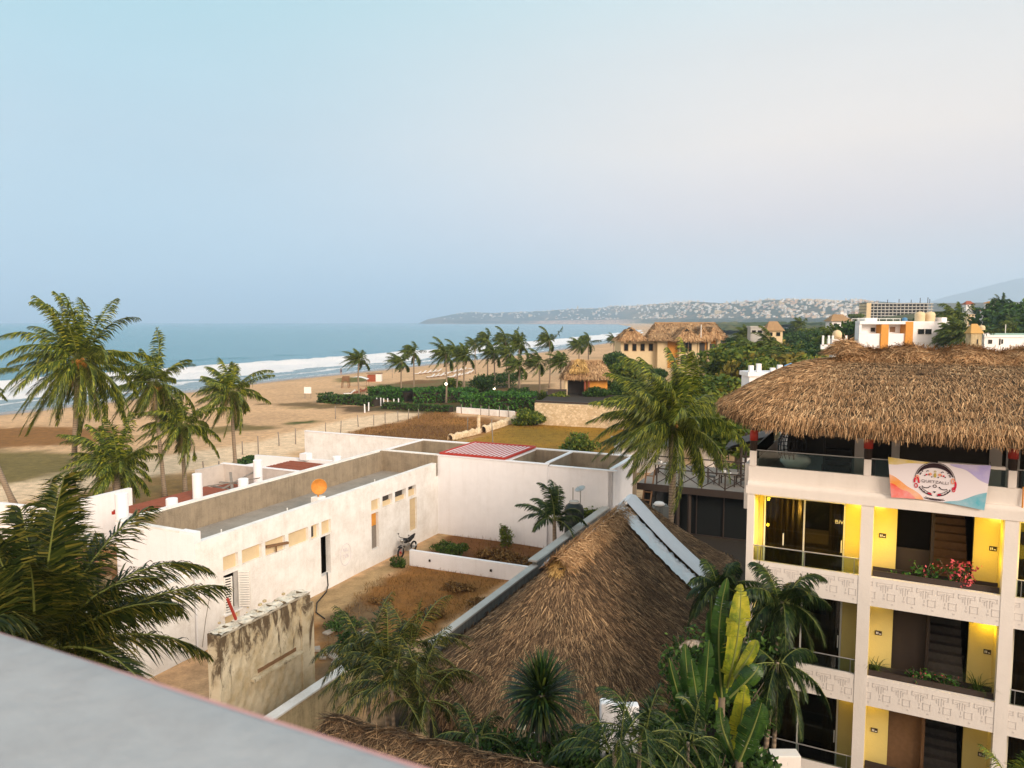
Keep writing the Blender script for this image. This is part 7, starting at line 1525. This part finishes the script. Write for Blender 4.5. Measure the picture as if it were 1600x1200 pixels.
for i in range(1500):
    u = 690 + 680 * rr.random() ** .8; t_ = rr.uniform(.13, .74) if u > 840 else rr.uniform(.3, .72)
    if vnoise(np.array([u / 14]), np.array([t_ * 9]), 61)[0] < -.04 or (u < 900 and rr.random() < .5): continue
    p = hill_at(u, t_); a_, c_, h_ = rr.uniform(3, 8), rr.uniform(3, 6), rr.uniform(3, 7); qd.cur = rr.choice((0, 0, 1, 2, 3)); qd.box(p.x - a_, p.x + a_, p.y - c_, p.y + c_, p.z - 5, p.z + h_)
tag(qd.build('hillside_town', [HV[0].data.materials[0], HV[1].data.materials[0], HV[2].data.materials[0], HV[4].data.materials[0]]), kind='stuff')
for i in range(85):
    ii = rr.randrange(3, 110); jj = rr.randrange(120, 330); 
    if dp_[ii, jj] < 90: continue
    k = rr.choices(range(5), (6, 3, 8, 1, 1))[0]; o = HV[k].copy(); COL.objects.link(o); s = rr.uniform(.6, 1.1); o.location = (Xp[ii, jj], Yp[ii, jj], Zp[ii, jj] + 2); o.scale = (s, s, s); o.rotation_euler.z = rr.uniform(-.6, .6)
    tag(o, kinds[k] + ' house among the trees of the coastal plain below the hills', 'house', kinds[k] + ' houses of the coastal plain')
for u, t_, sx, sz, lab in [(829, .38, 2.6, 1.6, 'large cream hotel block standing alone on the headland'), (902, .62, 1.0, 2.2, 'single pale tower on the headland skyline'), (1120, .30, 2.8, 1.6, 'large cream block above the thatched hotel roof'), (1218, .45, 1.8, 1.5, 'pale block on the town slope above the tree belt')]:
    o = HV[4].copy() if u != 902 else HV[2].copy(); o.data = o.data.copy(); o.data.materials[0] = M['cream']; COL.objects.link(o); o.location = hill_at(u, t_); o.scale = (sx, 1.2, sz); o.rotation_euler.z = 0; tag(o, lab, 'building'); o['group'] = 'large blocks on the headland'
# ------------------------------------------------------------------ courtyard things
# motorcycle against the white wall
mo = thing('motorcycle', 'black motorcycle parked against the long white wall', 'motorcycle', (-22.45, 34.2, 0), 'G')
ma, mb0, mb1 = -22.42, 33.55, 34.85
def wheel(bc):
    q = MB(); q.grid(lambda u, v: (ma + .055 * math.cos(6.283 * v), bc + (.27 + .05 * math.sin(6.283 * v)) * math.cos(6.283 * u), .31 + (.27 + .05 * math.sin(6.283 * v)) * math.sin(6.283 * u)), 24, 8); w_ = q.build('wheel', M['rubber'], mo, True)
    q = MB(); q.tube([(ma - .07, bc, .31), (ma + .07, bc, .31)], .05, 8)
    for k in range(8): a = k * math.pi / 4; q.tube([(ma, bc, .31), (ma, bc + .24 * math.cos(a), .31 + .24 * math.sin(a))], .012, 4)
    q.build('spokes', M['redpaint'] if bc == mb0 else M['metal'], w_)
wheel(mb0); wheel(mb1)
q = MB(); q.tube([(ma - .07, mb0, .31), (ma - .07, mb0 + .22, .95)], .03, 6); q.tube([(ma + .07, mb0, .31), (ma + .07, mb0 + .22, .95)], .03, 6); q.build('fork', M['metal'], mo)
q = MB(); q.tube([(ma - .34, mb0 + .34, 1.08), (ma - .15, mb0 + .26, 1.06), (ma + .15, mb0 + .26, 1.06), (ma + .34, mb0 + .34, 1.08)], .018, 6); q.build('handlebar', M['black'], mo)
q = MB(); q.tube([(ma, mb0 + .25, .86), (ma, mb0 + .4, .88), (ma, mb0 + .6, .82), (ma, mb0 + .68, .78)], [.06, .15, .14, .05], 10); q.build('fuel_tank', M['black'], mo, True)
q = MB(); q.tube([(ma, mb0 + .6, .80), (ma, mb0 + .85, .80), (ma, mb0 + 1.2, .90), (ma, mb0 + 1.45, 1.0)], [.08, .13, .11, .04], 10); q.build('seat', M['rubber'], mo, True)
q = MB(); q.box(ma - .13, ma + .13, mb0 + .42, mb0 + .78, .30, .62); q.tube([(ma, mb0 + .22, .8), (ma, mb0 + .45, .4), (ma, mb0 + .85, .35), (ma, mb1, .32)], .035, 6); q.tube([(ma, mb0 + .65, .75), (ma, mb1, .32)], .03, 6); q.build('engine', M['metal'], mo, bevel=.02)
q = MB(); q.tube([(ma + .12, mb0 + .5, .3), (ma + .14, mb0 + .9, .3), (ma + .16, mb1 + .1, .42)], [.025, .03, .05], 8); q.build('exhaust', M['metal'], mo)
q = MB(); q.lathe([(.02, -.09), (.09, -.05), (.1, .05), (.04, .1)], (ma, mb0 + .12, .95), 10); q.build('headlight', M['metal'], mo, True)
q = MB(); q.grid(lambda u, v: (ma - .07 + .14 * v, mb0 + .40 * math.cos(.5 + 1.7 * u), .31 + .40 * math.sin(.5 + 1.7 * u)), 10, 2); q.build('mudguard', M['black'], mo)
for s_ in (-.3, .3): q = MB(); q.tube([(ma + s_, mb0 + .32, 1.08), (ma + s_ * 1.15, mb0 + .3, 1.24)], .01, 4); q.lathe([(.02, 0), (.06, .03), (.02, .06)], (ma + s_ * 1.15, mb0 + .3, 1.22), 8); q.build('mirror', M['black'], mo)
# black water tank, small dish
tk = D(897, 800, 39.5); t = thing('water_tank', 'black plastic water tank standing beside the block wall and young palm', 'water tank', (tk.x, tk.y, -.2))
q = MB(); q.lathe([(.50, 0), (.53, .06), (.52, .5), (.535, .53), (.52, .56), (.52, 1.0), (.535, 1.03), (.52, 1.06), (.53, 1.75), (.46, 1.95), (.26, 2.1)], (tk.x, tk.y, 1.1), 28); q.build('tank', M['blackplastic'], t, True)
q = MB(); q.lathe([(.27, 0), (.27, .1), (.24, .12), (.02, .12)], (tk.x, tk.y, 3.2), 18); q.build('lid', M['greycap'], t); q = MB(); q.box(tk.x - .6, tk.x + .6, tk.y - .6, tk.y + .6, -.3, 1.1); q.build('block_base', M['greywall'], t); q = MB(); q.tube([(tk.x - .05, tk.y + .2, 3.2), (tk.x - .05, tk.y + .2, 4.0)], .025, 6); q.build('vent_pipe', M['greywood'], t)
dsp = D(907, 765, 40.0); t = thing('satellite_dish', 'small grey satellite dish on a thin pole behind the black tank', 'satellite dish', (dsp.x, dsp.y, 1)); q = MB(); q.tube([(dsp.x, dsp.y, -.2), (dsp.x, dsp.y, dsp.z)], .03, 6); q.build('pole', M['metal'], t)
nd = Vector((-.35, -.25, .9)).normalized(); xx = nd.cross(Vector((0, 1, 0))).normalized(); yy = xx.cross(nd); q = MB(); q.grid(lambda u, v: dsp + (xx * math.cos(6.283 * u) + yy * math.sin(6.283 * u)) * (.30 * v + .001) + nd * .07 * v * v, 24, 5); q.tube([dsp, dsp + nd * .25 + xx * .1], .012, 4); q.build('dish', M['metal'], t, True)
# yard plants
bush('bush', 'low bright green bush between the motorcycle and the low white wall', 'bush', 'greenweed', G(-20.1, 35.0, 0), 1.25, .8, .5, 2400, .07, 21)
bush('bush', 'small green tuft at the left end of the low white wall', 'bush', 'greenweed', G(-21.7, 32.2, 0), .5, .4, .4, 900, .06, 22)
bush('shrub', 'tall sparse weed shrub against the white annex wall', 'shrub', 'leaf', G(-18.0, 37.6, 0), .55, .45, .95, 700, .07, 23, stems=True)
bush('shrub', 'green feathery shrub right of the black tank', 'shrub', 'leaf', D(930, 808, 40.5) * 1.0 - Vector((0, 0, .6)), 1.2, .8, .8, 1500, .08, 24)
for k, (a, bb, rx, rz_) in enumerate([(-17.5, 35.6, 1.4, .45), (-15.6, 34.6, 1.3, .5), (-14.3, 36.4, 1.2, .55)]): bush('dry_bush', ['brown dry bush in the middle behind the low white wall', 'brown dry bush close behind the low white wall', 'brown dry bush at the foot of the young palm'][k], 'bush', 'dryweed', G(a, bb, 0), rx, 1.0, rz_, 1500, .08, 25 + k)
for k, (a, bb, rx, rz_, m_, lab) in enumerate([(-17.2, 30.6, .9, .22, 'dryweed', 'flat brown weed clump near the low white wall in the front yard'), (-15.0, 29.0, 1.0, .3, 'dryweed', 'brown weed clump beside the grey block wall in the front yard'), (-16.6, 27.2, .8, .2, 'dryweed', 'low dry weed clump in the middle of the front yard'), (-14.2, 26.0, .9, .35, 'greenweed', 'green weed clump against the grey block wall in the front yard'), (-19.6, 27.6, .6, .18, 'dryweed', 'small dry weed clump on the pale path edge in the front yard'), (-19.4, 24.6, .9, .35, 'leafdark', 'dark weed bush by the broken slabs in the yard corner')]): bush('weed_clump', lab, 'weeds', m_, G(a, bb, 0), rx, rx * .8, rz_, 1300, .055, 90 + k)
weeds('dry_grass', [(560, 925), (640, 880), (800, 900), (690, 985), (600, 1010), (500, 1020)], 4200, .2, 'dryweed', 3, w_=.012)
weeds('dry_grass', [(690, 845), (760, 812), (870, 820), (900, 860), (800, 888), (665, 868)], 2400, .26, 'dryweed', 4, w_=.014)
weeds('dry_grass', [(530, 682), (575, 669), (640, 656), (668, 642), (700, 642), (720, 652), (790, 666), (755, 677), (705, 692)], 6000, .26, 'dryweed', 5, w_=.035)
weeds('lawn_grass', [(710, 692), (760, 680), (800, 662), (945, 668), (1060, 690), (1060, 725), (900, 715), (810, 705)], 4000, .12, 'dryweed', 6, w_=.03)
# ---- palms in the courtyard
def stem_palm(name, label, stems, L_, seed, nf=9, leafmat='palm', **kw):
    x0, y0, _ = stems[0][0]; t = thing(name, label, 'palm tree', (x0, y0, -.3)); qs = []; stl = []; rr_ = np.random.default_rng(seed)
    for k, (bs_, tp) in enumerate(stems):
        q = MB(); pts = trunk_pts(bs_, tp, (rr_.uniform(-.08, .08), rr_.uniform(-.08, .08), 0), 6); q.tube(pts, [.085 - .05 * i / 6 for i in range(7)], 8); q.build('trunk', M['trunk'], t, True)
        c_, s_ = crown(nf, L_, seed * 7 + k, **kw); qs.append(c_ + np.array(tp)); stl += [p + np.array(tp) for p in s_]
    soup('crown', np.concatenate(qs), M[leafmat], t); q = MB(); [q.tube([Vector(x) for x in p[::2]], [.016 * (1 - .8 * i / 7) for i in range(len(p[::2]))], 4, False) for p in stl]; q.build('leaf_stalks', M['rachis'], t); return t
def st(u, v, dep, du=0, dd_=0): tp = D(u, v, dep); return ((tp.x + du, tp.y + dd_, -.4), tuple(tp))
stem_palm('areca_palm', 'clump of feathery green palms between the yard wall and the large thatched roof', [st(600, 1035, 17.6, .05), st(640, 1010, 18.2, -.15), st(570, 1020, 18.4, .2), st(655, 1060, 17.2, -.2), st(612, 1075, 16.8, .05)], 1.8, 4, 14, 'areca', elev=(-5, 82), droop=1.5, wind=.1, nl=46, leaf=.48, lw=.022, hang=.45)
stem_palm('areca_palm', 'drooping olive palm at the left foot of the thatched roof', [st(668, 1095, 16.6)], 1.5, 6, 13, 'areca', elev=(-35, 70), droop=1.8, wind=.1, nl=44, leaf=.42, lw=.022, hang=.7)
stem_palm('bushy_palm', 'full crowned palm before the hotel corner, under the balcony frieze', [st(1222, 940, 18.6, -.4)], 1.6, 8, 22, 'palm_dark', elev=(-45, 75), droop=1.7, wind=.0, nl=110, leaf=.55, lw=.028, hang=.5, fan=1.0)
stem_palm('bushy_palm', 'dark palm with hanging fronds against the lower hotel balconies', [st(1215, 1035, 17.6, -.2)], 1.75, 9, 16, 'palm_dark', elev=(-75, 50), droop=2.2, wind=.0, nl=110, leaf=.50, lw=.028, hang=.7, fan=1.0)
stem_palm('bushy_palm', 'grey green palm between the metal flashing and the hotel corner', [st(1125, 915, 21.0, .1)], 1.35, 10, 20, 'palm_dark', elev=(-45, 78), droop=1.6, wind=.05, nl=100, leaf=.50, lw=.028, hang=.5, fan=1.0)
stem_palm('feather_palm', 'dark palm with long open fronds before the white L shaped wall at the bottom', [st(1000, 1150, 12.4, .0), st(960, 1175, 12.0, .0)], 1.5, 11, 14, 'palm_dark', elev=(-15, 80), droop=1.6, wind=.05, nl=40, leaf=.42, lw=.02, hang=.35)
stem_palm('feather_palm', 'dark palm beneath the banana leaves at the bottom centre right', [st(1075, 1160, 13.2)], 1.2, 12, 11, 'palm_dark', elev=(-10, 80), droop=1.7, wind=.05, nl=40, leaf=.36, lw=.02, hang=.5)
stem_palm('feather_palm', 'palm fronds rising at the bottom right corner before the last balcony', [st(1590, 1235, 13.5)], 1.2, 14, 9, 'palm', elev=(5, 80), droop=1.6, wind=.05, nl=40, leaf=.36, lw=.018, hang=.4)
stem_palm('feather_palm', 'low palm in the dark gap under the thatch canopy ridge', [st(745, 1150, 15.2)], 1.1, 15, 9, 'palm_dark', elev=(5, 70), droop=1.6, wind=.05, nl=36, leaf=.34, lw=.02, hang=.4)
# spiky rosette palm
def rosette(name, label, u, v, dep, L_, n, seed):
    c = D(u, v, dep); t = thing(name, label, 'palm tree', (c.x, c.y, -.3)); q = MB(); q.tube(trunk_pts((c.x + .1, c.y, -.4), c, (.05, 0, 0), 6), .10, 8); q.build('trunk', M['trunk'], t, True)
    rr_ = np.random.default_rng(seed); az = rr_.uniform(0, 6.283, n); el = np.radians(rr_.uniform(-50, 88, n)); d = np.c_[np.cos(az) * np.cos(el), np.sin(az) * np.cos(el), np.sin(el)]; cur = np.repeat(np.array(c)[None], n, 0) + d * .08; sd_ = nrm(np.cross(d, np.array((0, 0, 1.0)) + 1e-3)); l = L_ * rr_.uniform(.75, 1.1, (n, 1)); qs = []; w_ = [.014, .03, .026, .018, .002]
    for k in range(4): nx = cur + d * l / 4; qs.append(np.stack([cur - sd_ * w_[k], cur + sd_ * w_[k], nx + sd_ * w_[k + 1], nx - sd_ * w_[k + 1]], 1)); cur = nx; d = nrm(d + np.array((0, 0, -.10 - .10 * k)))
    soup('crown', np.concatenate(qs), M['palm_dark'], t)
rosette('spiky_palm', 'dark green spiky rosette palm in front of the large thatched roof', 846, 1088, 14.6, .88, 420, 3)
# banana plants
def banana(label, base, leaves, seed, z0=-.4):
    t = thing('banana_plant', label, 'banana plant', (base[0], base[1], z0)); rr_ = random.Random(seed)
    q = MB(); top = Vector(leaves[0][0]); q.tube([(base[0], base[1], z0), (base[0] * .5 + top.x * .5, base[1] * .5 + top.y * .5, top.z * .6), tuple(top)], [.16, .12, .07], 10); q.build('stem', M['bark'], t, True)
    for k, (p0, p1, wd, bend, mat, nrm_) in enumerate(leaves):
        p0, p1 = Vector(p0), Vector(p1); n = 36; L_ = (p1 - p0).length; rib = []
        for i in range(n + 1): s = i / n; rib.append(p0.lerp(p1, s) + Vector(bend) * math.sin(math.pi * s) + Vector((0, 0, 1)) * 0)
        fn = Vector(nrm_).normalized(); quads = []; gap = [rr_.random() < .28 for _ in range(n)]; dl_ = [0, 0]
        for side in (-1, 1):
            flop = rr_.uniform(-.1, .25)
            for i in range(n):
                s0_, s1_ = i / n, (i + 1) / n
                if gap[i]: flop = rr_.uniform(-.35, .75)
                tn = (rib[i + 1] - rib[i]).normalized(); sd_ = tn.cross(fn).normalized() * side
                def wv(s): return wd * min(1, math.sin(math.pi * min(1, .06 + s * .94)) ** .55 + .02)
                a0, a1 = rib[i], rib[i + 1] - (rib[i + 1] - rib[i]) * (.12 if gap[i] else 0); prev0, prev1 = a0, a1
                for j in range(3):
                    f = (j + 1) / 3; dn = fn * (.20 * f - (flop + .18) * f * f * 1.3) + tn * .22 * f
                    b0_, b1_ = a0 + sd_ * wv(s0_) * f + dn * wv(s0_), a1 + sd_ * wv(s1_) * f + dn * wv(s1_); quads.append([prev0, prev1, b1_, b0_]); prev0, prev1 = b0_, b1_
        vs_ = [p for qd in quads for p in qd]; me = MB(); me._add(vs_, [(4 * i, 4 * i + 1, 4 * i + 2, 4 * i + 3) for i in range(len(quads))]); lf = me.build('leaf', M[mat], t, True)
        q = MB(); q.tube(rib[::3], [.028 - .022 * i / 12 for i in range(len(rib[::3]))], 6); q.build('midrib', M['rachis'], lf)
    return t
def bl(u0, v0, u1, v1, dep, wd, bend=(0, 0, 0), mat='banana', nv=(0, -1, .25), d2=0.0): return (tuple(D(u0, v0, dep)), tuple(D(u1, v1, dep + d2)), wd, bend, mat, nv)
c = D(1120, 1180, 15.2)
banana('tall banana plant with a lamp yellow folded leaf before the hotel corner', (c.x, c.y), [bl(1128, 1090, 1136, 903, 15.2, .17, (-.12, 0, .15), 'banana', (-.3, -1, .1)), bl(1136, 1075, 1158, 912, 15.0, .22, (.05, -.1, .1), 'banana_lamp_tint', (.1, -1, .15)), bl(1148, 1060, 1182, 1000, 14.8, .13, (.1, 0, .12), 'banana_lamp_tint', (-.2, -1, .3)), bl(1128, 1095, 1112, 930, 15.4, .15, (-.1, 0, 0), 'banana', (.6, -1, 0)), bl(1140, 1090, 1186, 1040, 14.6, .18, (.1, -.1, .15), 'banana', (0, -1, .4)), bl(1122, 1110, 1150, 960, 15.6, .18, (.0, 0, 0), 'banana_lamp_tint', (.4, -1, .1))], 5)
c = D(1090, 1190, 14.6)
banana('green banana plant with upright leaves in front of the large thatched roof edge', (c.x, c.y), [bl(1098, 1130, 1108, 1000, 14.6, .17, (.0, 0, 0), 'banana', (.1, -1, .2)), bl(1090, 1140, 1070, 1005, 14.5, .17, (-.05, 0, 0), 'banana', (.3, -1, .1)), bl(1085, 1150, 1045, 1028, 14.4, .10, (-.05, 0, 0), 'banana', (-.3, -1, .1)), bl(1096, 1140, 1080, 1030, 14.2, .15, (0, 0, 0), 'banana', (0, -1, .2)), bl(1090, 1120, 1055, 1090, 14.2, .12, (0, 0, .15), 'banana', (0, -1, .5))], 6)
c = D(1168, 1215, 13.6)
banana('banana plant with a broad torn olive leaf at the bottom beside the hotel', (c.x, c.y), [bl(1155, 1190, 1190, 1098, 13.4, .24, (.06, 0, .1), 'banana', (-.1, -1, .5)), bl(1150, 1190, 1164, 1070, 13.8, .18, (0, 0, 0), 'banana_lamp_tint', (.2, -1, .2)), bl(1150, 1190, 1125, 1105, 13.6, .15, (-.1, 0, .1), 'banana', (.2, -1, .4))], 7)
c = D(1098, 1003, 15.6); t = thing('dry_frond', 'curled pale dried frond caught between the thatch and the banana leaves', 'dried leaf', c)
_p, _q = frond((-.75, -.1, .35), .55, 1.3, WIND * .1, 30, .22, .035, np.random.default_rng(8), .5); soup('leaflets', _q + np.array(c), island('bleached_leaf', [(0, (.16, .12, .08)), (1, (.50, .43, .36))], .8), t)
q = MB(); q.tube([Vector(x) + c for x in _p[::2]], .014, 5, False); q.build('leaf_stalk', M['bark'], t)
# understorey so the courtyard floor is planted
for k, (u, v, dep, rx, rz_, lab) in enumerate([(1150, 1090, 16.6, 1.0, .9, 'dark undergrowth bush behind the banana stems'), (1030, 1150, 14.6, 1.1, .7, 'dark undergrowth bush below the thatch edge at the bottom'), (900, 1170, 14.4, .9, .5, 'dark low bush beside the spiky palm foot'), (560, 1010, 19.5, .8, .7, 'dark green bush in the yard corner left of the palm clump'), (1200, 1000, 19.6, .8, 1.2, 'dark bush against the hotel corner behind the palms'), (1090, 1040, 17.8, 1.3, 1.6, 'tall dark bush between the thatch eave and the banana plants'), (1160, 1010, 18.4, 1.1, 1.6, 'tall dark bush behind the yellow banana leaf'), (960, 1185, 13.6, 1.0, .6, 'dark undergrowth around the white L shaped wall'), (1120, 1190, 13.8, 1.2, .8, 'dark undergrowth at the foot of the banana plants'), (760, 1165, 16.0, 1.3, .5, 'dark low plants under the front edge of the large thatch')]):
    p = D(u, v, dep); bush('undergrowth', lab, 'bush', 'leafdark', (p.x, p.y, max(-.3, p.z - rz_)), rx, rx * .8, rz_, 2200, .075, 60 + k)
# white L-shaped wall, ladder and posts under the thatch
p = D(952, 1120, 13.6); t = thing('garden_wall', 'white L shaped garden wall end peeking out between thatch and palm fronds', 'wall', (p.x, p.y, -.3)); q = MB(); z = D(952, 1100, 13.6).z; q.box(p.x - .16, p.x + .10, p.y, p.y + .25, -.3, z); q.box(p.x + .10, p.x + .58, p.y + .02, p.y + .22, -.3, z - .06); q.build('wall', M['white_clean'], t, bevel=.03)
p = D(815, 1175, 16.0); z = D(815, 1140, 16.0).z; q = MB(); q.box(p.x - .10, p.x + .10, p.y, p.y + .2, -.4, z); tag(q.build('thatch_post', M['cream']), 'square grey post holding the front of the large thatched roof', 'post')
t = thing('metal_ladder', 'thin white metal ladder standing in the dark beside the grey thatch post', 'ladder', (p.x + .3, p.y, -.3)); q = MB(); [q.tube([(p.x + s_, p.y + .05, -.4), (p.x + s_, p.y + .05, z)], .013, 6) for s_ in (.20, .46)]; [q.tube([(p.x + .20, p.y + .05, z - .28 * k - .1), (p.x + .46, p.y + .05, z - .28 * k - .1)], .011, 6) for k in range(16)]; q.build('rails', M['white_metal'], t)
p = D(1215, 1198, 15.0); t = thing('planter_wall', 'cream terrace wall corner at the bottom left of the hotel', 'wall', (p.x, p.y, -.3)); q = MB(); z = D(1200, 1182, 15.0).z; q.box(p.x - .12, p.x + .5, p.y, p.y + .3, -.3, z); q.build('wall', M['hotel'], t, bevel=.02)
